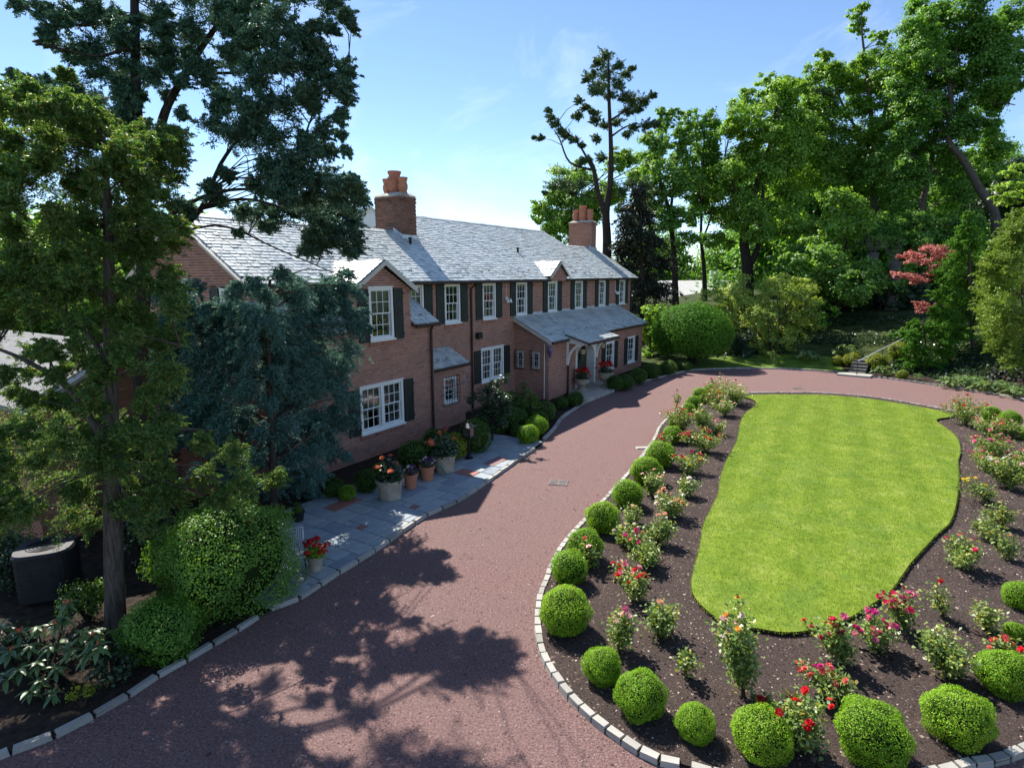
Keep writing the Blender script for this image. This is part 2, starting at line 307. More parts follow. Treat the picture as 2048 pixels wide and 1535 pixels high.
class MB:
    def __init__(s): s.v = []; s.f = []
    def add(s, v, f):
        k = len(s.v); s.v += [tuple(q) for q in v]; s.f += [tuple(i + k for i in q) for q in f]; return s
    def box(s, T, a0, a1, b0, b1, c0, c1, faces=BOXF):
        return s.add([T(a, b, c) for a in (a0, a1) for b in (b0, b1) for c in (c0, c1)], faces)
    def poly(s, pts): return s.add(pts, [tuple(range(len(pts)))])
    def prism(s, bot, top):
        k = len(bot)
        return s.add(list(bot) + list(top), [tuple(range(k)), tuple(range(2 * k - 1, k - 1, -1))] + [(i, (i + 1) % k, k + (i + 1) % k, k + i) for i in range(k)])
    def tube(s, pts, rads, n=6, cap=True):
        pts = [Vector(p) for p in pts]
        if isinstance(rads, (int, float)): rads = [rads] * len(pts)
        v = []; up = Vector((0.31, 0.17, 0.93))
        for i, p in enumerate(pts):
            t = (pts[min(i + 1, len(pts) - 1)] - pts[max(i - 1, 0)]).normalized()
            x = t.cross(up)
            if x.length < 1e-3: x = t.cross(Vector((1, 0, 0)))
            x.normalize(); y = t.cross(x)
            for k in range(n):
                a = 2 * math.pi * k / n; v.append(p + (x * math.cos(a) + y * math.sin(a)) * rads[i])
        f = [(i * n + k, i * n + (k + 1) % n, (i + 1) * n + (k + 1) % n, (i + 1) * n + k) for i in range(len(pts) - 1) for k in range(n)]
        if cap: f += [tuple(range(n)), tuple(range((len(pts) - 1) * n, len(pts) * n))]
        return s.add(v, f)
    def lathe(s, c, prof, n=16):
        v = [(c[0] + r * math.cos(2 * math.pi * k / n), c[1] + r * math.sin(2 * math.pi * k / n), c[2] + z) for r, z in prof for k in range(n)]
        f = [(i * n + k, i * n + (k + 1) % n, (i + 1) * n + (k + 1) % n, (i + 1) * n + k) for i in range(len(prof) - 1) for k in range(n)]
        f += [tuple(range(n)), tuple(range((len(prof) - 1) * n, len(prof) * n))]
        return s.add(v, f)
    def mesh(s, name):
        me = bpy.data.meshes.new(name); me.from_pydata(s.v, [], s.f); me.update(); return me
    def build(s, name, mat, parent=None, smooth=False): return link(name, s.mesh(name), mat, parent, smooth)
IDT = lambda a, b, c: (a, b, c)
def catmull(pts, per=8):
    out = []
    for i in range(len(pts) - 1):
        p0 = pts[max(i - 1, 0)]; p1 = pts[i]; p2 = pts[i + 1]; p3 = pts[min(i + 2, len(pts) - 1)]
        for k in range(per):
            t = k / per
            out.append(0.5 * ((2 * p1) + (p2 - p0) * t + (2 * p0 - 5 * p1 + 4 * p2 - p3) * t * t + (3 * p1 - p0 - 3 * p2 + p3) * t ** 3))
    out.append(pts[-1].copy()); return out
def resample(pts, step):
    out = [pts[0].copy()]; acc = 0.0
    for a, b in zip(pts, pts[1:]):
        L = (b - a).length; pos = step - acc
        while pos <= L: out.append(a + (b - a) * (pos / L)); pos += step
        acc = (acc + L) % step if L else acc
    return out
def sheet(name, pts, z, mat, skirt=0.0, kind='structure'):
    P = [Vector((p[0], p[1], z)) for p in pts]
    tris = tessellate_polygon([P])
    b = MB(); b.add(P, tris)
    if skirt:
        k = len(P); b.add(P + [Vector((p.x, p.y, z - skirt)) for p in P], [(i, (i + 1) % k, k + (i + 1) % k, k + i) for i in range(k)])
    o = b.build(name, mat); o['kind'] = kind
    return o
def inside(poly, x, y):
    c = False; j = len(poly) - 1
    for i in range(len(poly)):
        xi, yi = poly[i][0], poly[i][1]; xj, yj = poly[j][0], poly[j][1]
        if (yi > y) != (yj > y) and x < (xj - xi) * (y - yi) / (yj - yi) + xi: c = not c
        j = i
    return c
def inside_np(poly, x, y):
    c = np.zeros(len(x), bool); j = len(poly) - 1
    for i in range(len(poly)):
        xi, yi = poly[i][0], poly[i][1]; xj, yj = poly[j][0], poly[j][1]
        with np.errstate(divide='ignore', invalid='ignore'):
            t = ((yi > y) != (yj > y)) & (x < (xj - xi) * (y - yi) / (yj - yi + 1e-12) + xi)
        c ^= t; j = i
    return c
def leaf_quads(pos, nrm, L, Wd, rng, fold=0.25, tdir=None):
    n = len(pos)
    nrm = nrm / (np.linalg.norm(nrm, axis=1, keepdims=True) + 1e-9)
    t = rng.normal(size=(n, 3)) if tdir is None else tdir + rng.normal(size=(n, 3)) * 0.25
    t -= nrm * (t * nrm).sum(1, keepdims=True); t /= np.linalg.norm(t, axis=1, keepdims=True) + 1e-9
    b = np.cross(nrm, t)
    L = np.broadcast_to(np.asarray(L, float).reshape(-1, 1), (n, 1)) * rng.uniform(0.7, 1.25, (n, 1))
    Wd = np.broadcast_to(np.asarray(Wd, float).reshape(-1, 1), (n, 1)) * rng.uniform(0.75, 1.2, (n, 1))
    v = np.empty((n, 4, 3))
    v[:, 0] = pos - t * L * 0.5; v[:, 2] = pos + t * L * 0.5 - nrm * L * 0.12
    v[:, 1] = pos + b * Wd * 0.5 + nrm * Wd * fold - t * L * 0.08; v[:, 3] = pos - b * Wd * 0.5 + nrm * Wd * fold - t * L * 0.08
    return v.reshape(-1, 3), np.arange(n * 4).reshape(-1, 4)
def blob_leaves(blobs, dens, L, Wd, rng, up=0.8, clump=0.30, subs=14, flat=0.7, tout=False):
    """leaves gathered in sub-clumps inside ellipsoids: (centre, rx, ry, rz)"""
    P = []; NN = []; T = []
    for c, rx, ry, rz in blobs:
        r = (rx * ry * rz) ** (1 / 3); n = max(30, int(dens * r * r))
        k = max(5, int(subs * min(2.2, max(0.5, r))))
        d = rng.normal(size=(k, 3)); d /= np.linalg.norm(d, axis=1, keepdims=True)
        cc = d * rng.uniform(0.35, 1.0, (k, 1)) ** 0.6 * np.array([rx, ry, rz])
        idx = rng.integers(0, k, n)
        cl = clump * r * rng.uniform(0.6, 1.3, k)
        o = rng.normal(size=(n, 3)) * cl[idx][:, None] * np.array([1, 1, flat])
        p = cc[idx] + o
        P.append(p + np.array(c)); out = p / np.array([rx, ry, rz])
        NN.append(out * 0.6 + o / (cl[idx][:, None] + 1e-6) * 0.35 + np.array([0, 0, up]) + rng.normal(size=(n, 3)) * 0.55)
        T.append(out + np.array([0, 0, -0.25]))
    P = np.concatenate(P); NN = np.concatenate(NN); T = np.concatenate(T)
    return leaf_quads(P, NN, L, Wd, rng, tdir=T if tout else None)

def twig_leaves(blobs, axis, twigs, per, L, Wd, rng, droop=0.25, up=0.1, spread=0.10):
    """needle sprays strung along fine twigs that grow outwards from the trunk axis"""
    P = []; T = []
    for c, rx, ry, rz in blobs:
        c = np.array(c); r = (rx * ry * rz) ** (1 / 3)
        d = rng.normal(size=(twigs, 3)); d /= np.linalg.norm(d, axis=1, keepdims=True)
        o = c + d * rng.uniform(0.0, 0.75, (twigs, 1)) * np.array([rx, ry, rz])
        out = c[:2] - np.array(axis)[:2]; out = out / (np.linalg.norm(out) + 1e-6)
        dr = rng.normal(size=(twigs, 3)) * 0.55 + np.array([out[0] * 0.8, out[1] * 0.8, up]); dr /= np.linalg.norm(dr, axis=1, keepdims=True)
        ln = r * rng.uniform(0.7, 1.5, twigs)
        t = rng.uniform(0, 1, (twigs, per, 1))
        p = o[:, None] + dr[:, None] * (ln[:, None, None] * t)
        p[..., 2] -= droop * ln[:, None] * t[..., 0] ** 2
        jit = (spread * ln[:, None, None] * (1.15 - t) + 0.008)
        p = p + rng.normal(size=p.shape) * jit * np.array([1, 1, 0.55])
        tt = dr[:, None] + rng.normal(size=p.shape) * 0.5; tt[..., 2] -= droop * t[..., 0]
        P.append(p.reshape(-1, 3)); T.append(tt.reshape(-1, 3))
    P = np.concatenate(P); T = np.concatenate(T)
    return leaf_quads(P, rng.normal(size=P.shape) + np.array([0, 0, 0.7]), L, Wd, rng, 0.2, T)
# ================================================================== GROUND AND DRIVE
far = sheet('ground', [(-1500, -400), (1500, -400), (1500, 2500), (-1500, 2500)], -0.06, M['far_ground'])
left_px = [(0, 1515), (53, 1498), (148, 1456), (200, 1427), (253, 1396), (316, 1354), (397, 1308), (468, 1266), (541, 1220)]
patio_px = [(594, 1202), (661, 1157), (720, 1122), (771, 1088), (853, 1032), (912, 1006), (967, 970), (1029, 926), (1081, 891)]
bed_px = [(1087, 880), (1108, 859), (1125, 836), (1160, 812), (1172, 803)]
leftk = [G(*p) for p in left_px]; leftk = [Vector((-9.5, 2.6, 0)), Vector((-7.2, 4.9, 0))] + leftk
patk = [G(*p) for p in patio_px]; bedk = [G(*p) for p in bed_px]
left_curve = catmull(leftk + patk + bedk, 6)
out_curve = catmull(kerb_out, 6)
# the hill and verge behind the drive: one strip that follows the outer kerb
offs = [0.10, 0.6, 1.2, 2.0, 3.2, 5, 7.5, 11, 16, 23, 32, 45, 70, 120, 250]
def strip(name, curve, o0, o1, mat, zadd=0.0):
    b = MB(); row = [o for o in offs if o0 <= o <= o1]
    for p in curve:
        th = math.atan2(p.y - HC[1], p.x - HC[0]); r0 = math.hypot(p.x - HC[0], p.y - HC[1])
        for o in row:
            b.v.append((HC[0] + math.cos(th) * (r0 + o), HC[1] + math.sin(th) * (r0 + o), hz_(th, o) + zadd))
    k = len(row)
    b.f = [(i * k + j, (i + 1) * k + j, (i + 1) * k + j + 1, i * k + j + 1) for i in range(len(curve) - 1) for j in range(k - 1)]
    ob = b.build(name, mat, smooth=True); ob['kind'] = 'structure'; return ob
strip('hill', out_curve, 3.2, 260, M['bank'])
i_st = min(range(len(out_curve)), key=lambda i: (out_curve[i] - G(1690, 747)).length)
i_tree = min(range(len(out_curve)), key=lambda i: (out_curve[i] - G(1340, 750)).length)
strip('grass_verge', out_curve[i_tree:i_st + 1], 0, 3.3, M['rough_grass'])
strip('hosta_bed', out_curve[i_st:], 0, 3.3, M['earth'], 0.004)
strip('entry_bed', out_curve[:i_tree + 1], 0, 3.3, M['earth'], 0.004)
drive_poly = left_curve + [G(1172, 803), G(1229, 778)] + out_curve + [Vector((19, 3, 0)), Vector((16, -6, 0)), Vector((-9.5, -6, 0))]
sheet('driveway', drive_poly, 0.0, M['gravel'])
# house side beds
sheet('foundation_bed', [p for p in left_curve if p.y < 9.46] + [HP(5.9, 4.1, 0), HP(8.6, 2.5, 0), HP(9.25, 1.18, 0), HP(9.0, -0.12, 0), HP(2.0, -0.12, 0), HP(-8, -4, 0), HP(-8, 2, 0)], 0.03, M['earth'])
sheet('house_bed', [HP(8.6, 1.1, 0), HP(15.5, 1.1, 0), HP(17.8, 0, 0), HP(22.8, -0.05, 0), HP(25.2, 1.7, 0), G(1172, 803)] + [p for p in reversed(catmull(bedk, 6))] + [HP(16.3, 4.9, 0), HP(16.1, 3.4, 0), HP(8.6, 2.9, 0)], 0.035, M['earth'])
# island
isl_px = [(1361, 1535), (1319, 1525), (1277, 1505), (1226, 1471), (1175, 1431), (1129, 1383), (1101, 1341), (1084, 1307), (1077, 1270), (1075.5, 1236), (1081, 1193), (1095, 1160), (1101, 1140), (1125, 1095), (1168, 1046), (1211, 1000.5), (1259.5, 947), (1289, 909), (1308, 882), (1318.6, 858), (1332, 842), (1343, 831), (1372, 812), (1410, 798), (1450, 791.5), (1483, 789), (1533, 787), (1575, 787), (1651, 788), (1746.5, 796.5), (1842, 812), (1910, 825.5), (1990, 842), (2048, 856)]
isl = [G(*p) for p in isl_px]
isl += [Vector((18.95, 18.5, 0)), Vector((18.0, 15, 0)), Vector((15.9, 12, 0)), Vector((12.6, 9.3, 0)), Vector((9.2, 7.45, 0)), G(2040, 1506), G(1950, 1530), Vector((3.6, 5.55, 0)), Vector((2.6, 5.65, 0))]
isl_curve = catmull(isl + [isl[0]], 5)[:-1]
sheet('island_bed', isl_curve, 0.06, M['mulch'])
lawn_px = [(1483, 791), (1505, 798), (1512, 804), (1509, 812), (1490.5, 826), (1481, 845), (1474, 880), (1453, 920), (1442, 952), (1437, 984), (1421, 1019), (1407, 1049), (1399, 1095), (1388, 1137), (1383, 1165), (1387, 1188), (1407, 1213), (1438, 1236), (1475, 1247), (1532, 1258), (1574, 1263), (1630, 1257), (1690, 1238), (1741, 1208), (1778, 1183), (1800, 1155), (1820, 1126), (1846, 1097), (1875, 1066), (1897.5, 1046), (1908.6, 1021), (1915, 987), (1917, 947), (1915, 921), (1920, 903.6), (1918, 884), (1907, 866.5), (1890, 854), (1873, 841.5), (1878, 836.5), (1898, 833), (1908, 827), (1842, 813.5), (1746.5, 798), (1651, 789.5), (1575, 788.5), (1533, 788.5)]
lawn_pts = [G(p[0], p[1], 0.13) for p in lawn_px]
lawn_curve = catmull(lawn_pts + [lawn_pts[0]], 4)[:-1]
lawn_o = sheet('lawn', lawn_curve, 0.13, M['lawn'])
eb = MB(); k_ = len(lawn_curve); eb.add([Vector((p.x, p.y, 0.118)) for p in lawn_curve] + [Vector((p.x, p.y, 0.03)) for p in lawn_curve], [(i, (i + 1) % k_, k_ + (i + 1) % k_, k_ + i) for i in range(k_)])
eb.build('lawn_edge', M['soil'])['kind'] = 'structure'
def scatter_in(poly, n, rng):
    xs = [p[0] for p in poly]; ys = [p[1] for p in poly]
    x = rng.uniform(min(xs), max(xs), n * 3); y = rng.uniform(min(ys), max(ys), n * 3)
    k = inside_np(poly, x, y); return x[k][:n], y[k][:n]
rng = np.random.default_rng(3)
x, y = scatter_in(lawn_curve, 110000, rng)
base = np.stack([x, y, np.full(len(x), 0.128)], 1); tip = base + rng.normal(size=base.shape) * np.array([0.012, 0.012, 0.004]) + np.array([0, 0, 0.026]) * (1 + 1.3 * (rng.uniform(size=len(x)) < 0.08))[:, None]
aa = rng.uniform(0, 6.28, len(x)); side = np.stack([np.cos(aa), np.sin(aa), 0 * aa], 1) * 0.0045
v = np.stack([base - side, base + side, tip], 1).reshape(-1, 3)
fr_ = resample(lawn_curve + [lawn_curve[0]], 0.006); fp = np.array([(p.x, p.y, 0.118) for p in fr_]) + rng.normal(size=(len(fr_), 3)) * np.array([0.012, 0.012, 0.006])
cen = np.array([np.mean([p.x for p in lawn_curve]), np.mean([p.y for p in lawn_curve]), 0]); od = fp - cen; od[:, 2] = 0; od /= np.linalg.norm(od, axis=1, keepdims=True)
ft = fp + od * rng.uniform(0.0, 0.045, (len(fp), 1)) + np.array([0, 0, 1]) * rng.uniform(-0.02, 0.035, (len(fp), 1)); fsd = np.stack([-od[:, 1], od[:, 0], 0 * od[:, 0]], 1) * 0.005
v = np.concatenate([v, np.stack([fp - fsd, fp + fsd, ft], 1).reshape(-1, 3)])
g = link('lawn_grass', np_mesh('lawn_grass', v, np.arange(len(v)).reshape(-1, 3)), M['blade'])
tag(g, 'short mown grass blades of the island lawn', 'grass', kind='stuff')
# turned mulch chips in the island bed, loose stones on the drive
def chips(name, poly, hole, n, size, z, mat, label, cat, rng, flat=0.35, near=None):
    x, y = scatter_in(poly, n, rng)
    if hole is not None:
        k = ~inside_np(hole, x, y); x = x[k]; y = y[k]
    if near is not None:
        k = rng.uniform(size=len(x)) < np.clip(near / np.hypot(x, y), 0, 1) ** 1.5; x = x[k]; y = y[k]
    m_ = len(x)
    pos = np.stack([x, y, np.full(m_, z)], 1)
    oct_ = np.array([[1, 0, 0], [-1, 0, 0], [0, 1, 0], [0, -1, 0], [0, 0, 1], [0, 0, -1]], float)
    s = size * rng.lognormal(0, 0.45, (m_, 1)); a = rng.uniform(0, 6.28, m_)
    el = rng.uniform(0.4, 1.0, m_)
    v = oct_[None] * s[:, :, None] * np.stack([np.ones(m_), el, np.full(m_, flat) * rng.uniform(0.6, 1.4, m_)], 1)[:, None, :]
    ca, sa = np.cos(a)[:, None], np.sin(a)[:, None]
    vx = v[..., 0] * ca - v[..., 1] * sa; vy = v[..., 0] * sa + v[..., 1] * ca; vz = v[..., 2] + vx * rng.normal(0, 0.25, (m_, 1))
    v = np.stack([vx, vy, vz], -1) + pos[:, None, :]
    fo = np.array([[0, 2, 4], [2, 1, 4], [1, 3, 4], [3, 0, 4]])
    f = (fo[None] + np.arange(m_)[:, None, None] * 6).reshape(-1, 3)
    ob = link(name, np_mesh(name, v.reshape(-1, 3), f), mat); tag(ob, label, cat, kind='stuff')
chips('mulch_chips', isl_curve, lawn_curve, 125000, 0.0115, 0.062, M['chip'], 'dark bark mulch chips covering the rose bed of the island', 'mulch', rng)
drv_near = [Vector((-6.5, 5)), Vector((3, 5)), Vector((3, 8)), Vector((7, 22)), Vector((9, 30)), Vector((3, 27)), Vector((1.2, 19.2)), Vector((-3.3, 10.2)), Vector((-5, 7.4))]
chips('gravel', drv_near, isl_curve, 60000, 0.0095, 0.002, M['pebble'], 'loose reddish gravel stones lying on the driveway', 'gravel', rng, 0.5, 9.0)

lx = []
for cv_, sg_n in ((isl_curve, 1), (left_curve, 1), (out_curve, 1)):
    for p_ in resample(cv_, 0.05):
        for _ in range(2):
            lx.append((p_.x + rng.normal(0, 0.14), p_.y + rng.normal(0, 0.14)))
lx = np.array([q for q in lx if not inside(isl_curve, q[0], q[1]) and inside(drive_poly, q[0], q[1])])
pos = np.stack([lx[:, 0], lx[:, 1], np.full(len(lx), 0.008)], 1)
v, f = leaf_quads(pos, rng.normal(size=pos.shape) * 0.3 + np.array([0, 0, 1]), 0.03, 0.018, rng)
o = link('leaf_litter', np_mesh('leaf_litter', v, f), M['litter']); tag(o, 'dry leaf bits and grit gathered at the foot of the kerbs', 'leaf litter', kind='stuff')
# kerbs of granite blocks, each block its own object
blk = []
for i in range(5):
    b = MB(); j = lambda: R.uniform(-0.05, 0.05)
    b.add([(sx * (0.5 - (0.05 if sz > 0 else 0)) + j() * 0.3, sy * (0.5 - (0.09 if sz > 0 else 0)) + j(), sz * 0.5 + j() * 0.6) for sx in (-1, 1) for sy in (-1, 1) for sz in (-1, 1)], BOXF)
    me = b.mesh('kerb_block'); me.materials.append(M['kerb']); blk.append(me)
def kerb(name, curve, length, width, top, h, mat=None):
    pts = resample(curve, length)
    b = MB()
    for p, q in zip(pts, pts[1:]):
        t = (q - p).normalized(); s_ = Vector((-t.y, t.x, 0)) * width * 0.42
        b.add([p + s_ + Vector((0, 0, top - 0.03)), p - s_ + Vector((0, 0, top - 0.03)), q - s_ + Vector((0, 0, top - 0.03)), q + s_ + Vector((0, 0, top - 0.03))], [(0, 1, 2, 3)])
    k = b.build(name, M['soil']); k['kind'] = 'structure'
    vis = [(p + q) / 2 for p, q in zip(pts, pts[1:])]
    for i, (p, q) in enumerate(zip(pts, pts[1:])):
        c = (p + q) / 2; pp = px_of(c)
        if pp[2] < 0.1 or not (-80 < pp[0] < 2130 and -50 < pp[1] < 1600): continue
        o = bpy.data.objects.new('kerb_block', R.choice(blk)); COL.objects.link(o); o.parent = k
        o.location = (c.x, c.y, top - h / 2 + R.uniform(-0.007, 0.007)); o.scale = ((q - p).length - R.uniform(0.006, 0.016), width * R.uniform(0.92, 1.05), h)
        o.rotation_euler = (R.uniform(-0.03, 0.03), R.uniform(-0.03, 0.03), math.atan2(q.y - p.y, q.x - p.x) + R.uniform(-0.03, 0.03))
    return k
kerb('island_kerb', isl_curve + [isl_curve[0]], 0.235, 0.115, 0.085, 0.14)
kerb('bed_kerb', catmull(leftk, 6), 0.42, 0.10, 0.075, 0.14)
kerb('patio_kerb', catmull([leftk[-1]] + patk, 6), 0.50, 0.10, 0.082, 0.14)
kerb('house_kerb', catmull(bedk, 6), 0.22, 0.12, 0.09, 0.15)
kerb('outer_kerb', out_curve[:i_st + 40], 0.30, 0.11, 0.085, 0.14)

# flagstone patio, laid square to the house; every stone its own part
fe = [to_sd(p) for p in catmull(patk, 4)]
fs = np.array([q[0] for q in fe]); fd = np.array([q[1] for q in fe])
front_d = lambda s: float(np.interp(s, fs, fd)) - 0.06
pat = MB()
ss = np.linspace(5.6, 16.5, 40)
pat.v = [tuple(HP(s, front_d(s), 0.055)) for s in ss] + [tuple(HP(s, 2.55 if s > 8.4 else 2.55 + (8.4 - s) * 0.55, 0.055)) for s in ss]
pat.f = [(i, i + 1, 41 + i, 40 + i) for i in range(39)]
patio = pat.build('patio', M['soil']); patio['kind'] = 'structure'
cell = 0.215; nsx, nsd = 52, 17; occ = np.zeros((nsx, nsd), bool)
S_0, D_0 = 5.55, 2.55
sizes = [(4, 3), (3, 2), (4, 2), (3, 3), (2, 2), (2, 3), (5, 3), (2, 1), (3, 1), (1, 1), (1, 2)]
wts = [5, 5, 5, 4, 3, 3, 2, 1, 1, 0.2, 0.2]
def stone_mesh(s0, s1, d0, d1):
    n_ = 4; top = []
    for i in range(n_ + 1):
        s = s0 + (s1 - s0) * i / n_; top.append((s, min(d1, front_d(s))))
    if min(t[1] for t in top) < d0 + 0.03: return None
    dl = 2.55 if s0 > 8.4 else 2.55 + (8.4 - s0) * 0.55
    if d1 < dl: return None
    poly = [(s0, d0), (s1, d0)] + top[::-1]
    b = MB(); zt = 0.075 + R.uniform(-0.004, 0.004)
    c = HP((s0 + s1) / 2, (d0 + d1) / 2, 0)
    in_ = 0.008
    cx = (s0 + s1) / 2; cy = (d0 + min(d1, front_d(cx))) / 2
    tp = [HP(p[0] - math.copysign(in_, p[0] - cx) * (abs(p[0] - cx) > 0.01), p[1] - math.copysign(in_, p[1] - cy), zt + R.uniform(-0.002, 0.002)) - c for p in poly]
    bt = [HP(p[0], p[1], zt - 0.03) - c for p in poly]
    b.prism(bt, tp); return b, c
nstone = 0
for j in range(nsd):
    for i in range(nsx):
        if occ[i, j]: continue
        for _ in range(30):
            w, h = R.choices(sizes, wts)[0]
            if i + w <= nsx and j + h <= nsd and not occ[i:i + w, j:j + h].any(): break
        else: w, h = 1, 1
        occ[i:i + w, j:j + h] = True
        r = stone_mesh(S_0 + i * cell + 0.006, S_0 + (i + w) * cell - 0.006, D_0 + j * cell + 0.006, D_0 + (j + h) * cell - 0.006)
        if r is None: continue
        red = R.random() < 0.09 and w * h <= 8
        o = r[0].build('flagstone', M['flag_red'] if red else M['flag'], patio); o.location = r[1]; nstone += 1
        if red: o['label'] = 'reddish flagstone among the blue ones'

# drive fittings
def slab_thing(name, px, label, cat, w, l, parts, mat, rz):
    c = G(*px); e = empty(name, (c.x, c.y, 0), rz); tag(e, label, cat)
    for k in range(parts):
        b = MB(); x0 = -l / 2 + l / parts * k + 0.006; x1 = -l / 2 + l / parts * (k + 1) - 0.006
        if mat is M['grate']:
            b.box(IDT, x0, x1, -w / 2, w / 2, 0.0, 0.008)
            for q in range(9):
                yy = -w / 2 + w * (q + 0.25) / 9; b.box(IDT, x0 + 0.02, x1 - 0.02, yy, yy + w / 18, 0.008, 0.018)
            b.box(IDT, x0, x0 + 0.018, -w / 2, w / 2, 0.008, 0.019); b.box(IDT, x1 - 0.018, x1, -w / 2, w / 2, 0.008, 0.019)
            b.build('grate_panel', mat, e)
        else:
            b.prism([(x0, -w / 2, 0), (x1, -w / 2, 0), (x1, w / 2, 0), (x0, w / 2, 0)], [(x0 + .02, -w / 2 + .02, 0.035), (x1 - .02, -w / 2 + .02, 0.035), (x1 - .02, w / 2 - .02, 0.035), (x0 + .02, w / 2 - .02, 0.035)])
            b.build('slab', mat, e)
slab_thing('drain_grate', (1117, 965), 'pair of grey square drain grates set in the gravel drive', 'drain', 0.44, 0.5, 2, M['grate'], -0.22)
slab_thing('stone_slab', (1284, 896), 'small pale stone slab lying in the drive beside the island kerb', 'slab', 0.22, 0.40, 1, M['kerb'], 0.05)
slab_thing('drain_cover', (1595, 776), 'small grey drain cover in the far part of the drive', 'drain', 0.35, 0.5, 1, M['grate'], 0.0)

# ================================================================== THE HOUSE
S0 = 17.0
house = empty('brick_house', HP(S0, 0, 0), math.atan2(U[1], U[0]), 2)
tag(house, 'long two storey brick house with slate roof, dark shutters and clay chimney pots', 'house')
Lc = lambda s, d, z: Vector((s - S0, -d, z))
BR = {}   # walls -> bricks
def Td(d): return lambda a, o, z: Lc(a, d + o, z)                 # wall facing the drive, a = s
def Ts(s): return lambda a, o, z: Lc(s - o, a, z)                 # wall facing the near end, a = d
ind_bricks = []
brick_unit = MB().box(IDT, -0.5, 0.5, -0.5, 0.5, 0, 1, BOXF).mesh('brick'); brick_unit.materials.append(M['brick'])
def wall(T, a0, a1, z0, z1, openings=(), gable=None, mat='brick', name='wall', reveal=0.11, detail=True, label=None):
    """core with real openings, then the brick courses standing proud of the mortar"""
    as_ = sorted({a0, a1, *[q for o in openings for q in (o[0], o[1])]}); zs = sorted({z0, z1, *[q for o in openings for q in (o[2], o[3])]})
    as_ = [q for q in as_ if a0 <= q <= a1]; zs = [q for q in zs if z0 <= q <= z1]
    b = MB()
    for p, q in zip(as_, as_[1:]):
        for u, w in zip(zs, zs[1:]):
            if any(o[0] <= (p + q) / 2 <= o[1] and o[2] <= (u + w) / 2 <= o[3] for o in openings): continue
            b.poly([T(p, 0, u), T(q, 0, u), T(q, 0, w), T(p, 0, w)])
    for o in openings:
        p, q, u, w = o[:4]; r = -(o[4] if len(o) > 4 else reveal)
        b.poly([T(p, 0, u), T(p, r, u), T(p, r, w), T(p, 0, w)]); b.poly([T(q, 0, u), T(q, r, u), T(q, r, w), T(q, 0, w)])
        b.poly([T(p, 0, u), T(q, 0, u), T(q, r, u), T(p, r, u)]); b.poly([T(p, 0, w), T(q, 0, w), T(q, r, w), T(p, r, w)])
    if gable: b.poly([T(a, 0, z) for a, z in gable])
    core = b.build(name, M['mortar'], house)
    if label: core['label'] = label
    zt = max([z for _, z in gable]) if gable else z1
    def span(z):
        if z <= z1 or not gable: return (a0, a1)
        xs = []
        for (p, u), (q, w) in zip(gable, gable[1:] + gable[:1]):
            if (u - z) * (w - z) < 0: xs.append(p + (q - p) * (z - u) / (w - u))
        return (min(xs), max(xs)) if len(xs) >= 2 else None
    st = MB(); F5 = [BOXF[i] for i in (1, 2, 3, 4, 5)]
    rows = int((zt - z0) / 0.075); out = []
    for r in range(rows):
        u, w = z0 + r * 0.075 + 0.007, z0 + r * 0.075 + 0.068
        sp_ = span(w)
        if not sp_: continue
        lo, hi = sp_
        x = a0 - (0.1075 if r % 2 else 0)
        while x < hi:
            segs = [(max(x + 0.005, lo), min(x + 0.21, hi))]
            for o in openings:
                if o[2] < (u + w) / 2 < o[3]:
                    ns = []
                    for p, q in segs:
                        if q <= o[0] or p >= o[1]: ns.append((p, q))
                        else:
                            if p < o[0]: ns.append((p, o[0]))
                            if q > o[1]: ns.append((o[1], q))
                    segs = ns
            for p, q in segs:
                if q - p > 0.03: out.append((p, q, u, w))
            x += 0.215
    rest = []
    for p, q, u, w in out:
        full = abs((q - p) - 0.205) < 1e-6
        if detail and full:
            wp = house_mat @ T((p + q) / 2, 0, u); pp = px_of(wp)
            if 660 < pp[0] < 1300 and 560 < pp[1] < 900:
                ind_bricks.append((pp[2], core, T, p, q, u, w, mat)); continue
        rest.append((p, q, u, w))
    BR[core] = (T, rest, mat)
    return core
house_mat = Matrix.Translation(HP(S0, 0, 0)) @ Matrix.Rotation(math.atan2(U[1], U[0]), 4, 'Z')
def finish_bricks():
    ind_bricks.sort(key=lambda q: q[0])
    for k, (_, core, T, p, q, u, w, mat) in enumerate(ind_bricks):
        if k < 295:
            o = bpy.data.objects.new('brick', brick_unit); COL.objects.link(o); o.parent = core
            c = T((p + q) / 2, 0, u); e1 = T((p + q) / 2 + 1, 0, u) - c; e2 = T((p + q) / 2, 1, u) - c
            pr = R.uniform(0.003, 0.009)
            mtx = Matrix((( e1.x * (q - p), -e2.z, e2.x * pr, 0), (e1.y * (q - p), 0, e2.y * pr, 0), (0, 0, 0, 0), (0, 0, 0, 1)))
            # axes: x along, y up, z outwards
            mtx = Matrix(((e1.x * (q - p), 0, e2.x * pr, c.x), (e1.y * (q - p), 0, e2.y * pr, c.y), (0, (w - u), 0, (u + w) / 2), (0, 0, 0, 1)))
            o.matrix_local = mtx
        else:
            BR[core][1].append((p, q, u, w))
    for core, (T, rest, mat) in BR.items():
        b = MB()
        for p, q, u, w in rest:
            pr = R.uniform(0.003, 0.009)
            v = [T(p, 0, u), T(q, 0, u), T(q, 0, w), T(p, 0, w), T(p, pr, u), T(q, pr, u), T(q, pr, w), T(p, pr, w)]
            b.add(v, [(4, 5, 6, 7), (0, 1, 5, 4), (1, 2, 6, 5), (2, 3, 7, 6), (3, 0, 4, 7)])
        o = b.build('brick', M[mat], core); o['kind'] = 'stuff'
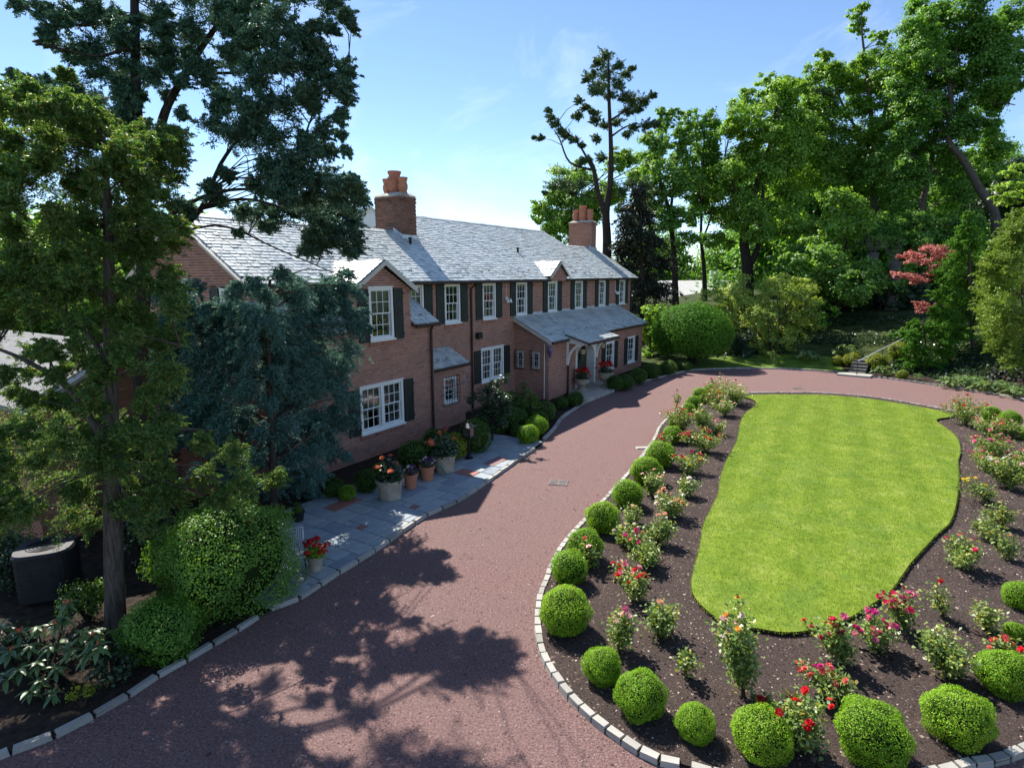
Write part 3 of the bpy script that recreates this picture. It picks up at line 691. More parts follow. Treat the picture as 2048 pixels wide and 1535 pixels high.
# ---- windows
pane_cache = {}
def window(T, a0, a1, z0, z1, lights=1, cols=3, rows=2, sill=True, curtain=True, casing=0.085, grille=False):
    """frame with children: sashes, panes, sill, curtain; a = along the wall, o = outwards"""
    f = MB(); c = casing
    f.box(T, a0, a0 + c, -0.07, 0.035, z0, z1); f.box(T, a1 - c, a1, -0.07, 0.035, z0, z1)
    f.box(T, a0 + c, a1 - c, -0.07, 0.033, z1 - c, z1); f.box(T, a0 + c, a1 - c, -0.07, 0.033, z0, z0 + c * 0.8)
    f.box(T, a0 - 0.03, a1 + 0.03, 0.002, 0.06, z1 + 0.001, z1 + 0.025)
    mull = 0.13; wl = (a1 - a0 - 2 * c - (lights - 1) * mull) / lights
    for k in range(1, lights):
        x = a0 + c + k * wl + (k - 1) * mull; f.box(T, x, x + mull, -0.07, 0.03, z0 + c * 0.8, z1 - c)
    w = f.build('window', M['white'], house)
    if sill:
        MB().box(T, a0 - 0.04, a1 + 0.04, -0.02, 0.085, z0 - 0.06, z0 - 0.002).build('sill', M['white'], w)
    zb, zt = z0 + c * 0.8, z1 - c; zm = (zb + zt) / 2
    for k in range(lights):
        x0 = a0 + c + k * (wl + mull); x1 = x0 + wl
        for lo, hi, off in ((zm - 0.018, zt, -0.02), (zb, zm + 0.018, -0.055)):
            s = MB(); r = 0.035
            s.box(T, x0, x0 + r, off - 0.03, off, lo, hi); s.box(T, x1 - r, x1, off - 0.03, off, lo, hi)
            s.box(T, x0 + r, x1 - r, off - 0.03, off - 0.001, lo, lo + r); s.box(T, x0 + r, x1 - r, off - 0.03, off - 0.001, hi - r, hi)
            mw = 0.010
            for q in range(1, cols):
                x = x0 + r + (x1 - x0 - 2 * r) * q / cols; s.box(T, x - mw, x + mw, off - 0.026, off - 0.004, lo + r, hi - r)
            for q in range(1, rows):
                z = lo + r + (hi - lo - 2 * r) * q / rows; s.box(T, x0 + r, x1 - r, off - 0.025, off - 0.005, z - mw, z + mw)
            s.build('sash', M['white'], w)
            for i in range(cols):
                for j in range(rows):
                    p0 = x0 + r + (x1 - x0 - 2 * r) * i / cols + mw * 0.5; p1 = x0 + r + (x1 - x0 - 2 * r) * (i + 1) / cols - mw * 0.5
                    q0 = lo + r + (hi - lo - 2 * r) * j / rows + mw * 0.5; q1 = lo + r + (hi - lo - 2 * r) * (j + 1) / rows - mw * 0.5
                    t1, t2 = R.uniform(-0.0015, 0.0015), R.uniform(-0.0015, 0.0015)
                    MB().add([T(p0, off - 0.016 + t1, q0), T(p1, off - 0.016, q0), T(p1, off - 0.016 + t2, q1), T(p0, off - 0.016, q1)], [(0, 1, 2, 3)]).build('pane', M['glass'], w)
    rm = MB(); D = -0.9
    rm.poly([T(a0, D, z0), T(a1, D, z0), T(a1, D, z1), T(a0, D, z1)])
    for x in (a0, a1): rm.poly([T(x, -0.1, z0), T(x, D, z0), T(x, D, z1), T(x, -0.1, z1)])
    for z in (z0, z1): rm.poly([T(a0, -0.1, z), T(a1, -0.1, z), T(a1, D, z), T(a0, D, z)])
    rm.build('room_dark', M['room_dark'], w)
    if curtain:
        cu = MB()
        for x0, x1 in ((a0 + 0.03, a0 + (a1 - a0) * 0.27), (a1 - (a1 - a0) * 0.27, a1 - 0.03)):
            nn = 9
            for q in range(nn):
                xa = x0 + (x1 - x0) * q / nn; xb = x0 + (x1 - x0) * (q + 1) / nn; o1 = -0.16 - 0.03 * (q % 2); o2 = -0.16 - 0.03 * ((q + 1) % 2)
                cu.poly([T(xa, o1, z0 + 0.03), T(xb, o2, z0 + 0.03), T(xb, o2, z1 - 0.03), T(xa, o1, z1 - 0.03)])
        cu.build('curtain', M['curtain'], w)
    if curtain and R.random() < 0.6:
        zz = z1 - casing - (z1 - z0) * R.choice((0.25, 0.4, 0.5)); bl_ = MB(); q = z1 - casing
        while q > zz: bl_.poly([T(a0 + casing, -0.125, q), T(a1 - casing, -0.125, q), T(a1 - casing, -0.11, q - 0.042), T(a0 + casing, -0.11, q - 0.042)]); q -= 0.05
        bl_.build('blind', M['blind'], w)
    if grille:
        gr = MB(); o_ = 0.16; n_ = 5
        for q in range(n_ + 1):
            x = a0 - 0.03 + (a1 - a0 + 0.06) * q / n_; gr.tube([T(x, o_, z0 - 0.06), T(x, o_ + 0.03, (z0 + z1) / 2), T(x, o_, z1 + 0.06)], 0.009, 5)
        for z in (z0 - 0.05, z0 + (z1 - z0) * 0.33, z0 + (z1 - z0) * 0.66, z1 + 0.05):
            gr.tube([T(a0 - 0.04, 0.0, z), T(a0 - 0.04, o_, z), T(a1 + 0.04, o_, z), T(a1 + 0.04, 0.0, z)], 0.010, 5)
        for q in range(n_):
            x = a0 - 0.03 + (a1 - a0 + 0.06) * (q + 0.5) / n_
            for zc in (z0 + (z1 - z0) * 0.18, z0 + (z1 - z0) * 0.5, z0 + (z1 - z0) * 0.82):
                gr.tube([T(x + 0.045 * math.cos(t * 0.9), o_ + 0.005, zc + 0.06 * math.sin(t * 0.9)) for t in range(8)], 0.006, 4)
        gr.build('iron_grille', M['iron'], w)
    return w
def shutter(T, a0, a1, z0, z1):
    b = MB(); o0, o1 = 0.016, 0.05
    b.box(T, a0, a1, o0, o1 - 0.014, z0, z1)
    r = 0.055
    b.box(T, a0, a0 + r, o0, o1, z0, z1); b.box(T, a1 - r, a1, o0, o1, z0, z1)
    for z in (z0, z0 + (z1 - z0) * 0.66, z1 - r): b.box(T, a0 + r, a1 - r, o0, o1 - 0.002, z, z + r)
    np_ = 4
    for k in range(np_):
        x0 = a0 + r + (a1 - a0 - 2 * r) * k / np_ + 0.004; x1 = a0 + r + (a1 - a0 - 2 * r) * (k + 1) / np_ - 0.004
        b.box(T, x0, x1, o1 - 0.014, o1 - 0.006, z0 + r, z0 + (z1 - z0) * 0.66); b.box(T, x0, x1, o1 - 0.014, o1 - 0.006, z0 + (z1 - z0) * 0.66 + r, z1 - r)
    s = b.build('shutter', M['shutter'], house)
    for z in (z0 + 0.16, z1 - 0.16): MB().box(T, a1 - 0.01, a1 + 0.035, o1 - 0.012, o1 + 0.012, z - 0.02, z + 0.02).build('hinge', M['iron'], s)
def brick_sill(T, a0, a1, z):
    b = MB(); n_ = int((a1 - a0) / 0.085)
    for k in range(n_):
        x = a0 + (a1 - a0) * k / n_; b.box(T, x + 0.005, x + (a1 - a0) / n_ - 0.005, 0.0, 0.035, z - 0.13, z)
    b.build('brick_sill', M['brick'], house)
# ---- main block (front wall on d = 0)
zT, zB = 5.20, 3.72
SW = [15.63, 17.785, 20.27, 22.868, 25.805, 28.756, 31.813, 34.84]; ww = 0.947
T0 = Td(0.0)
ops = [(s, s + ww, zB, zT) for s in SW] + [(20.1, 21.8, 1.1, 2.5)]
wall(T0, 9.7, 36.85, 0, 5.3, ops, label='long front wall of the upper storey')
for s in SW:
    window(T0, s, s + ww, zB, zT)
    brick_sill(T0, s - 0.04, s + ww + 0.04, zB - 0.062)
    sw_ = 0.44
    if s > 16: shutter(T0, s - sw_ - 0.045, s - 0.045, zB - 0.02, zT - 0.02)
    shutter(T0, s + ww + 0.045, s + ww + sw_ + 0.045, zB - 0.02, zT - 0.02)
window(T0, 20.1, 21.8, 1.1, 2.5, lights=2); brick_sill(T0, 20.06, 21.84, 1.037)
shutter(T0, 19.62, 20.06, 1.08, 2.45); shutter(T0, 21.86, 22.30, 1.08, 2.45)
# near gable end (s = 9.7) and far end
T9 = Ts(9.7)
mz = 0.62
rz_ = lambda d: 5.3 + mz * (0.3 - d)
wall(T9, -5.6, 0.0, 0, 5.3, [(-3.62, -2.8, 4.0, 5.2), (-1.3, -0.55, 4.0, 5.2)], gable=[(0.0, 5.3), (-2.8, rz_(-2.8) - 0.12), (-5.6, 5.3)], detail=False, label='near gable end behind the trees')
window(T9, -3.62, -2.8, 4.0, 5.2); window(T9, -1.3, -0.55, 4.0, 5.2)
shutter(T9, -1.75, -1.35, 4.0, 5.2)
endw = MB()
for s_, d0, d1, pk in ((36.85, 0.0, -5.6, 7.1),):
    endw.poly([Lc(s_, d0, 0), Lc(s_, d1, 0), Lc(s_, d1, 5.3), Lc(s_, -2.8, pk), Lc(s_, d0, 5.3)])
endw.poly([Lc(9.7, -5.6, 0), Lc(36.85, -5.6, 0), Lc(36.85, -5.6, 5.3), Lc(9.7, -5.6, 5.3)])
endw.build('rear_wall', M['brick'], house)
# ---- near wing with its window gable (front on d = 1.2)
T1 = Td(1.2)
wops = [(12.2, 14.04, 0.86, 2.27), (12.73, 13.73, 3.61, 5.17), (9.25, 10.15, 0.06, 2.2, 0.2)]
gl_, gr_ = 12.05, 14.55
wall(T1, 9.2, 15.62, 0, 3.9, [wops[0], (12.73, 13.73, 3.61, 3.9), wops[2]], label='front wall of the near wing')
wall(T1, gl_, gr_, 3.9, 5.1, [(12.73, 13.73, 3.9, 5.17)], gable=[(gr_, 5.1), (13.30, 5.80), (gl_, 5.1)], label='window gable of the near wing')
window(T1, 12.2, 14.04, 0.86, 2.27, lights=2); brick_sill(T1, 12.15, 14.09, 0.797)
shutter(T1, 14.09, 14.52, 0.84, 2.22); shutter(T1, 11.72, 12.15, 0.84, 2.22)
window(T1, 12.73, 13.73, 3.61, 5.17); brick_sill(T1, 12.68, 13.78, 3.547)
shutter(T1, 13.77, 14.17, 3.55, 5.12); shutter(T1, 12.29, 12.69, 3.55, 5.12)
for s_ in (gl_ + 0.002, gr_ - 0.002): MB().poly([Lc(s_, 1.2, 3.9), Lc(s_, 0, 3.9), Lc(s_, 0, 5.3), Lc(s_, 1.2, 5.1)]).build('side_wall', M['brick'], house)
for s_ in (9.202, 15.618): MB().poly([Lc(s_, 1.2, 0), Lc(s_, 0, 0), Lc(s_, 0, 4.75), Lc(s_, 1.2, 3.9)]).build('side_wall', M['brick'], house)
dr = MB(); dr.box(T1, 9.25, 10.15, -0.16, -0.10, 0.06, 2.2)
for z0_, z1_ in ((0.2, 0.95), (1.1, 2.05)):
    for x0_ in (9.33, 9.73): dr.box(T1, x0_, x0_ + 0.34, -0.10, -0.085, z0_, z1_)
side_door = dr.build('side_door', M['white'], house); side_door['label'] = 'white panelled side door behind the blue conifer'
MB().lathe(T1(9.34, -0.06, 1.05), [(0.0, -0.03), (0.03, -0.02), (0.03, 0.02), (0.0, 0.03)], 8).build('door_knob', M['iron'], side_door)
# ---- small bump with grilled window (front on d = 0.9)
TB = Td(0.9)
wall(TB, 15.62, 17.78, 0, 2.25, [(16.5, 17.2, 0.97, 1.87)], label='low bay with the grilled window')
window(TB, 16.5, 17.2, 0.97, 1.87, cols=2, casing=0.06, curtain=False, grille=True)
MB().poly([Lc(17.778, 0.9, 0), Lc(17.778, 0, 0), Lc(17.778, 0, 2.75), Lc(17.778, 0.9, 2.25)]).build('side_wall', M['brick'], house)
# ---- entry extension (front on d = 1.75, near side on s = 22.8)
TE = Td(1.75); TX = Ts(22.8)
wall(TX, 0.0, 1.75, 0, 2.5, [(0.1, 0.45, 1.4, 2.13), (0.92, 1.27, 1.4, 2.13)], gable=[(1.75, 2.5), (0.0, 3.58), (0.0, 2.5)], label='side wall of the entry extension')
for a0, a1 in ((0.1, 0.45), (0.92, 1.27)):
    window(TX, a0, a1, 1.4, 2.13, cols=2, casing=0.045, curtain=False, grille=True, sill=False)
wall(TE, 22.8, 34.4, 0, 2.55, [(25.4, 27.65, 0.14, 2.3, 0.45), (28.95, 30.05, 0.53, 2.0), (32.05, 33.15, 0.53, 2.0)], label='front wall of the entry extension')
for a0 in (28.95, 32.05):
    window(TE, a0, a0 + 1.1, 0.53, 2.0, cols=2); brick_sill(TE, a0 - 0.04, a0 + 1.14, 0.467)
    shutter(TE, a0 - 0.50, a0 - 0.045, 0.5, 1.96); shutter(TE, a0 + 1.145, a0 + 1.60, 0.5, 1.96)
MB().poly([Lc(34.4, 1.75, 0), Lc(34.4, 0, 0), Lc(34.4, 0, 3.58), Lc(34.4, 1.75, 2.55)]).build('side_wall', M['brick'], house)
# entry recess: white arched surround, dark door with wreath
sur = MB()
sur.box(TE, 25.41, 25.55, -0.44, 0.04, 0.14, 2.29); sur.box(TE, 27.50, 27.64, -0.44, 0.04, 0.14, 2.29); sur.box(TE, 25.55, 27.50, -0.44, 0.038, 2.16, 2.29)
n_ = 12; arc = []
for k in range(n_ + 1):
    t = math.pi * k / n_; arc.append((26.525 - 0.975 * math.cos(t), 1.62 + 0.54 * math.sin(t)))
for (x0, z0_), (x1, z1_) in zip(arc, arc[1:]):
    v = [TE(x0, -0.40, z0_), TE(x1, -0.40, z1_), TE(x1, -0.40, 2.158), TE(x0, -0.40, 2.158), TE(x0, 0.03, z0_), TE(x1, 0.03, z1_), TE(x1, 0.03, 2.158), TE(x0, 0.03, 2.158)]
    sur.add(v, BOXF and [(0, 1, 2, 3), (4, 5, 6, 7), (0, 1, 5, 4)])
entry = sur.build('entry_surround', M['white'], house)
d_ = MB(); d_.box(TE, 25.55, 27.50, -0.45, -0.40, 0.14, 2.16)
for x0_ in (25.85, 26.62):
    for z0_, z1_ in ((0.3, 0.95), (1.1, 1.95)): d_.box(TE, x0_, x0_ + 0.55, -0.40, -0.375, z0_, z1_)
door = d_.build('front_door', M['door'], house)
wr = MB(); cc_ = 26.5
wr.tube([TE(cc_ + 0.22 * math.cos(t * 0.3), -0.33, 1.5 + 0.22 * math.sin(t * 0.3)) for t in range(22)], 0.07, 6); wr.build('wreath', M['dark_leaf'], door)
MB().lathe(TE(27.2, -0.34, 1.0), [(0, -0.03), (0.035, -0.02), (0.035, 0.02), (0, 0.03)], 8).build('door_knob', M['pot'], door)
# stone platform
stp = MB(); q0 = [to_sd(G(1170, 800, 0.15)), to_sd(G(1229.6, 777, 0.15))]
pts = [(q0[0][0], q0[0][1] - 0.75), (q0[0][0] + 0.05, q0[0][1]), (q0[1][0], q0[1][1]), (27.85, 2.3), (27.85, 1.76), (24.7, 1.76)]
stp.prism([Lc(a, b_, 0.0) for a, b_ in pts], [Lc(a, b_, 0.145) for a, b_ in pts])
stp.build('entry_step', M['concrete'], house)
# ---- roofs: deck plus individually laid slates
sl = MB(); sl.add([(-0.5, 0, 0), (0.5, 0, 0), (0.5, 1, 0), (-0.5, 1, 0), (-0.48, -0.01, 1), (0.49, 0.012, 1), (0.5, 1, 0.25), (-0.5, 1, 0.25)], [(0, 1, 2, 3), (4, 5, 6, 7), (0, 1, 5, 4), (1, 2, 6, 5), (3, 0, 4, 7)])
slate_me = sl.mesh('slate'); slate_me.materials.append(M['slate'])
slate_jobs = []
def roof(P0, A, B, amin, amax, blen, expo, wr=(0.20, 0.40), thick=0.022, rng_fn=None, name='roof', deck=0.09, label=None, deckpoly=None):
    """P0 eave corner (house coords), A along the eave, B up the slope"""
    A = Vector(A).normalized(); B = Vector(B).normalized(); Nn = A.cross(B)
    if Nn.z < 0: Nn = -Nn
    rng_fn = rng_fn or (lambda b: (amin, amax))
    b = MB(); dp = deckpoly or [(amin, 0), (amax, 0), (amax, blen), (amin, blen)]
    b.prism([P0 + A * p + B * q - Nn * deck for p, q in dp], [P0 + A * p + B * q for p, q in dp])
    rf = b.build(name, M['deck'], house)
    if label: rf['label'] = label
    nrow = int(blen / expo)
    for r in range(nrow + 1):
        b0 = r * expo - 0.03 * (r == 0)
        lo, hi = rng_fn(min(b0 + expo * 0.5, blen - 0.01))
        if hi - lo < 0.1: continue
        x = lo - R.uniform(0, 0.2)
        while x < hi:
            w = R.uniform(*wr); x0 = max(x, lo); x1 = min(x + w - 0.018, hi)
            if x1 - x0 > 0.05:
                ln = min(expo * 1.75, blen - b0 + 0.02)
                th_ = thick * R.uniform(0.8, 1.6); jit = R.uniform(-0.012, 0.012)
                pos = P0 + A * ((x0 + x1) / 2) + B * (b0 + jit) + Nn * (0.004 + R.uniform(0, 0.004))
                tw = R.uniform(-0.012, 0.012)
                m4 = Matrix(((A.x * (x1 - x0), B.x * ln, Nn.x * (th_ + 0.012), pos.x), (A.y * (x1 - x0), B.y * ln, Nn.y * (th_ + 0.012), pos.y), (A.z * (x1 - x0), B.z * ln, Nn.z * (th_ + 0.012), pos.z), (0, 0, 0, 1)))
                m4 = m4 @ Matrix.Rotation(0, 4, 'Z')
                pp = px_of(house_mat @ pos)
                slate_jobs.append([pp[2], pp[0], pp[1], rf, m4, x1 - x0])
            x += w
    return rf
up = lambda m_: Vector((0, 1, m_)).normalized()          # local +y is away from the drive
# main roof front slope (deeper high section in the middle)
sl_len = lambda drun: drun * math.sqrt(1 + mz * mz)
b_low = sl_len(0.3 + 2.8); b_high = sl_len(0.3 + 4.25)
def main_rng(b):
    if b <= b_low: return (0, 27.75)
    t = (b - b_low) / (b_high - b_low); return (10.0, 23.75 - 0.35 * t)
wing_cut = lambda s: False
main = roof(Lc(9.45, 0.3, 5.3), (1, 0, 0), up(mz), 0, 27.75, b_high, 0.165, (0.16, 0.34), 0.020, main_rng, 'roof', 0.10, 'main slate roof with the chimney shadow across it',
     [(0, 0), (27.75, 0), (27.75, b_low), (23.75, b_low), (23.4, b_high), (10.0, b_high), (10.0, b_low), (0, b_low)])
# rear slopes (seen only as edges) and gables of the high section
rr = MB()
rr.poly([Lc(9.45, -2.8, rz_(-2.8)), Lc(37.2, -2.8, rz_(-2.8)), Lc(37.2, -5.9, 5.3), Lc(9.45, -5.9, 5.3)])
zr = rz_(-4.25)
rr.poly([Lc(19.45, -4.25, zr), Lc(32.85, -4.25, zr), Lc(33.2, -8.8, 5.3), Lc(19.45, -8.8, 5.3)])
rr.poly([Lc(33.1, -1.6, 6.48), Lc(32.8, -4.25, zr - 0.05), Lc(33.1, -8.8, 5.3)]); rr.poly([Lc(19.5, -1.6, 6.48), Lc(19.5, -4.25, zr - 0.05), Lc(19.5, -8.8, 5.3)])
rr.build('rear_roof', M['slate'], house)
# ridge caps
for s0_, s1_, d0_, z0_ in ((9.4, 18.0, -2.8, rz_(-2.8)), (19.5, 32.85, -4.25, zr), (33.2, 36.3, -2.8, rz_(-2.8))):
    x = s0_; rc = MB()
    while x < s1_ - 0.1:
        w = min(0.42, s1_ - x); h = 0.03 + R.uniform(-.006, .006)
        rc.add([Lc(x, d0_ + 0.17, z0_ - 0.075 + h), Lc(x + w - 0.01, d0_ + 0.17, z0_ - 0.075 + h), Lc(x + w - 0.01, d0_, z0_ + h + 0.01), Lc(x, d0_, z0_ + h + 0.01), Lc(x, d0_ - 0.17, z0_ - 0.075 + h), Lc(x + w - 0.01, d0_ - 0.17, z0_ - 0.075 + h)], [(0, 1, 2, 3), (3, 2, 5, 4)])
        x += w
    rc.build('ridge_cap', M['slate'], house)['kind'] = 'stuff'
# rake boards
rk = MB()
def rake(p, q, w=0.14, t=0.03):
    p = Vector(p); q = Vector(q); rk.tube([p, q], [w * 0.5, w * 0.5], 4)
rake(Lc(9.42, 0.3, 5.24), Lc(9.42, -2.8, rz_(-2.8) - 0.06)); rake(Lc(9.42, -5.9, 5.24), Lc(9.42, -2.8, rz_(-2.8) - 0.06))
rk.build('rake_board', M['cream'], house)
# window gable roof of the wing: ridge runs back into the main slope
apx_z = 5.97; hw = 1.42; mg = 0.62; zf = apx_z - hw * mg; sc_ = 13.30; d_f = 1.38
back_d = lambda z: 0.3 - (z - 5.3) / mz
bl_g = hw * math.sqrt(1 + mg * mg)
zb_ = lambda b: zf + b * mg / math.sqrt(1 + mg * mg)
for sg, lab in ((-1, 'sunlit slope of the window gable'), (1, None)):
    P0 = Lc(sc_ + sg * hw, d_f, zf)
    def rf_(b): return (0, min(2.4, max(0.2, d_f - back_d(max(5.0, zb_(b)) - 0.0))))
    roof(P0, (0, 1, 0), Vector((-sg, 0, mg)), 0, 2.0, bl_g, 0.2, (0.2, 0.36), 0.022, rf_, 'roof', 0.05, lab, [(0, 0), (0.75, 0), (2.05, bl_g), (0, bl_g)])
rg = MB()
for sg in (-1, 1):
    e1_ = Vector((sc_ + sg * hw - S0, 0, zf)); 
    a_p = Lc(sc_, d_f + 0.015, apx_z - 0.02); f_p = Lc(sc_ + sg * hw, d_f + 0.015, zf - 0.02)
    rg.prism([a_p + Vector((0, 0, -0.14)), f_p + Vector((0, 0, -0.14)), f_p, a_p], [q + Vector((0, -0.025, 0)) for q in (a_p + Vector((0, 0, -0.14)), f_p + Vector((0, 0, -0.14)), f_p, a_p)])
rg.build('rake_board', M['cream'], house)
# catslides left and right of the gable, bump roof, extension roof, canopy
mc = 0.66
roof(Lc(gr_ + 0.02, 1.34, 3.95), (1, 0, 0), up(mc), 0, 15.75 - gr_ - 0.02, sl_len(1.34) * 1.01, 0.20, (0.2, 0.34), 0.038, None, 'roof', 0.07, 'steep little slate roof right of the window gable')
roof(Lc(9.1, 1.34, 3.95), (1, 0, 0), up(mc), 0, gl_ - 9.12, sl_len(1.34) * 1.01, 0.20, (0.2, 0.34), 0.038, None, 'roof', 0.07)
roof(Lc(15.64, 1.05, 2.30), (1, 0, 0), up(0.5), 0, 2.24, 1.05 * math.sqrt(1.25), 0.21, (0.24, 0.42), 0.040, None, 'roof', 0.07, 'small slate roof over the bay with the grilled window')
me_ = (3.66 - 2.65) / 1.95
roof(Lc(22.62, 1.95, 2.65), (1, 0, 0), up(me_), 0, 11.95, 1.95 * math.sqrt(1 + me_ ** 2), 0.20, (0.22, 0.42), 0.038, None, 'roof', 0.08, 'shaded slate roof over the entry extension')
roof(Lc(24.26, 2.92, 2.50), (1, 0, 0), up(0.30), 0, 3.55, 1.15 * math.sqrt(1.09), 0.20, (0.22, 0.40), 0.038, None, 'roof', 0.06, 'slate canopy roof over the front door')
ek = MB(); ek.prism([Lc(22.60, 1.97, 2.50), Lc(22.60, 0.0, 3.50), Lc(22.60, 0.0, 3.64), Lc(22.60, 1.97, 2.63)], [Lc(22.63, 1.97, 2.50), Lc(22.63, 0.0, 3.50), Lc(22.63, 0.0, 3.64), Lc(22.63, 1.97, 2.63)])
ek.build('rake_board', M['cream'], house)
fl = MB()
fl.box(lambda a, b, c: Lc(a, b, c), 22.7, 34.5, 0.002, 0.10, 3.665, 3.70); fl.box(lambda a, b, c: Lc(a, b, c), 22.7, 34.5, 0.002, 0.02, 3.60, 3.78)
fl.build('flashing', M['lead'], house)
# canopy brackets and side boards
for s_ in (24.42, 27.62):
    k = MB(); th2 = 0.11
    TT = lambda a, b, c: Lc(a, 1.765 + b, c)
    k.box(TT, s_, s_ + th2, 0, 0.10, 1.40, 2.58); k.box(TT, s_ + 0.001, s_ + th2 - 0.001, 0.10, 1.10, 2.40, 2.515)
    pr = []
    for q in range(11):
        t = math.pi / 2 * q / 10; pr.append((0.10 + 0.92 * (1 - math.cos(t)), 1.46 + 0.93 * math.sin(t)))
    for (b0, c0), (b1, c1) in zip(pr, pr[1:]):
        nn = Vector((c1 - c0, -(b1 - b0))).normalized() * 0.10
        k.prism([TT(s_ + .004, b0, c0), TT(s_ + .004, b1, c1), TT(s_ + .004, b1 - nn.x, c1 - nn.y), TT(s_ + .004, b0 - nn.x, c0 - nn.y)], [TT(s_ + th2 - .004, b0, c0), TT(s_ + th2 - .004, b1, c1), TT(s_ + th2 - .004, b1 - nn.x, c1 - nn.y), TT(s_ + th2 - .004, b0 - nn.x, c0 - nn.y)])
    k.prism([TT(s_ + .01, 0.1, 2.516), TT(s_ + .01, 1.08, 2.516), TT(s_ + .01, 0.1, 2.72)], [TT(s_ + th2 - .01, 0.1, 2.516), TT(s_ + th2 - .01, 1.08, 2.516), TT(s_ + th2 - .01, 0.1, 2.72)])
    k.build('canopy_bracket', M['white'], house)
ce = MB(); ce.box(lambda a, b, c: Lc(a, b, c), 24.30, 27.80, 2.82, 2.88, 2.37, 2.45); ce.build('canopy_beam', M['white'], house)
# gablet over the fifth upper window
gz0, gzt, gs = 5.30, 5.46, 26.30
wall(Td(0.34), gs - 0.86, gs + 0.86, 5.215, 5.46, (), gable=[(gs + 0.86, 5.46), (gs, 6.06), (gs - 0.86, 5.46)], label='little brick gable in the eaves')
for sg in (-1, 1):
    hw2 = 1.0; P0 = Lc(gs + sg * hw2, 0.46, 6.16 - hw2 * 0.72)
    zq = lambda b: 6.16 - hw2 * 0.72 + b * 0.72 / math.sqrt(1 + 0.72 ** 2)
    roof(P0, (0, 1, 0), Vector((-sg, 0, 0.72)), 0, 1.5, hw2 * math.sqrt(1 + 0.72 ** 2), 0.18, (0.16, 0.3), 0.02, lambda b: (0, max(0.2, 0.46 - back_d(zq(b)))), 'roof', 0.03, None, [(0, 0), (0.3, 0), (1.45, hw2 * 1.23), (0, hw2 * 1.23)])
gb = MB()
for sg in (-1, 1):
    a_p = Lc(gs, 0.48, 6.13); f_p = Lc(gs + sg * 1.0, 0.48, 6.13 - 1.0 * 0.72)
    gb.prism([a_p + Vector((0, 0, -0.10)), f_p + Vector((0, 0, -0.10)), f_p, a_p], [q + Vector((0, -0.02, 0)) for q in (a_p + Vector((0, 0, -0.10)), f_p + Vector((0, 0, -0.10)), f_p, a_p)])
gb.build('rake_board', M['cream'], house)
def finish_slates():
    slate_jobs.sort(key=lambda q: q[0]); k = 0; stuff = {}
    base = [Vector(v.co) for v in slate_me.vertices]; fcs = [tuple(p.vertices) for p in slate_me.polygons]
    for dep, px, py, rf, m4, w in slate_jobs:
        if k < 295 and 690 < px < 1290 and 500 < py < 760 and w > 0.15:
            o = bpy.data.objects.new('slate', slate_me); COL.objects.link(o); o.parent = rf; o.matrix_local = m4; k += 1
        else: stuff.setdefault(rf, MB()).add([m4 @ v for v in base], fcs)
    for rf, b in stuff.items():
        o = b.build('slate', M['slate'], rf); o['kind'] = 'stuff'
finish_slates()
# gutters and downspouts
gt = lambda a, b, z, r=0.055: MB().tube([a, b], r, 8)
HL = lambda s, d, z: Lc(s, d, z)
for p, q in ((HL(14.75, 0.35, 5.24), HL(25.5, 0.35, 5.24)), (HL(27.1, 0.35, 5.24), HL(37.25, 0.35, 5.24)), (HL(14.6, 1.38, 3.90), HL(15.8, 1.38, 3.90)), (HL(15.62, 1.09, 2.25), HL(17.9, 1.09, 2.25)), (HL(22.62, 2.0, 2.59), HL(24.2, 2.0, 2.59)), (HL(27.9, 2.0, 2.59), HL(34.6, 2.0, 2.59)), (HL(24.24, 2.96, 2.44), HL(27.84, 2.96, 2.44))):
    b = MB(); b.tube([p, q], 0.055, 8); b.build('gutter', M['gutter'], house)
for pts in ([HL(15.45, 1.36, 3.86), HL(15.45, 1.28, 3.7), HL(15.45, 1.27, 0.1)], [HL(19.42, 0.32, 5.2), HL(19.42, 0.07, 4.98), HL(19.42, 0.07, 0.1)], [HL(24.52, 1.98, 2.55), HL(24.52, 1.83, 2.4), HL(24.52, 1.83, 0.1)], [HL(36.75, 0.32, 5.2), HL(36.75, 0.07, 5.0), HL(36.75, 0.07, 0.1)]):
    b = MB(); b.tube(pts, 0.042, 8)
    for z in (1.4, 3.0):
        if z < pts[1].z: b.tube([Vector((pts[-1].x - 0.07, pts[-1].y, z)), Vector((pts[-1].x + 0.07, pts[-1].y, z))], 0.02, 5)
    b.build('downspout', M['gutter'], house)
# snow guards along the main eave
sg_ = MB(); sg_.tube([(-0.06, 0, 0), (-0.06, -0.02, 0.09), (0.06, -0.02, 0.09), (0.06, 0, 0)], 0.008, 4); sg_.tube([(0, 0.12, 0), (0, -0.02, 0.05)], 0.008, 4)
sgm = sg_.mesh('snow_guard'); sgm.materials.append(M['iron'])
for k in range(26):
    s_ = 15.4 + k * 0.82
    if 25.2 < s_ < 27.4: continue
    bq = 0.42 + 0.21 * (k % 2)
    o = link('snow_guard', sgm, None, house); o.location = Lc(s_, 0.3 - bq * 0.85, 5.3 + mz * bq * 0.85 + 0.03)
for a, d0, b0, z0_, m_, n_ in ((14.7, 1.34, 0.3, 3.95, mc, 2), (15.9, 1.05, 0.3, 2.30, 0.5, 3), (23.2, 1.95, 0.35, 2.65, me_, 9)):
    for k in range(n_):
        o = link('snow_guard', sgm, None, house); o.location = Lc(a + k * (0.5 if n_ < 5 else 1.2), d0 - b0, z0_ + m_ * b0 + 0.03)
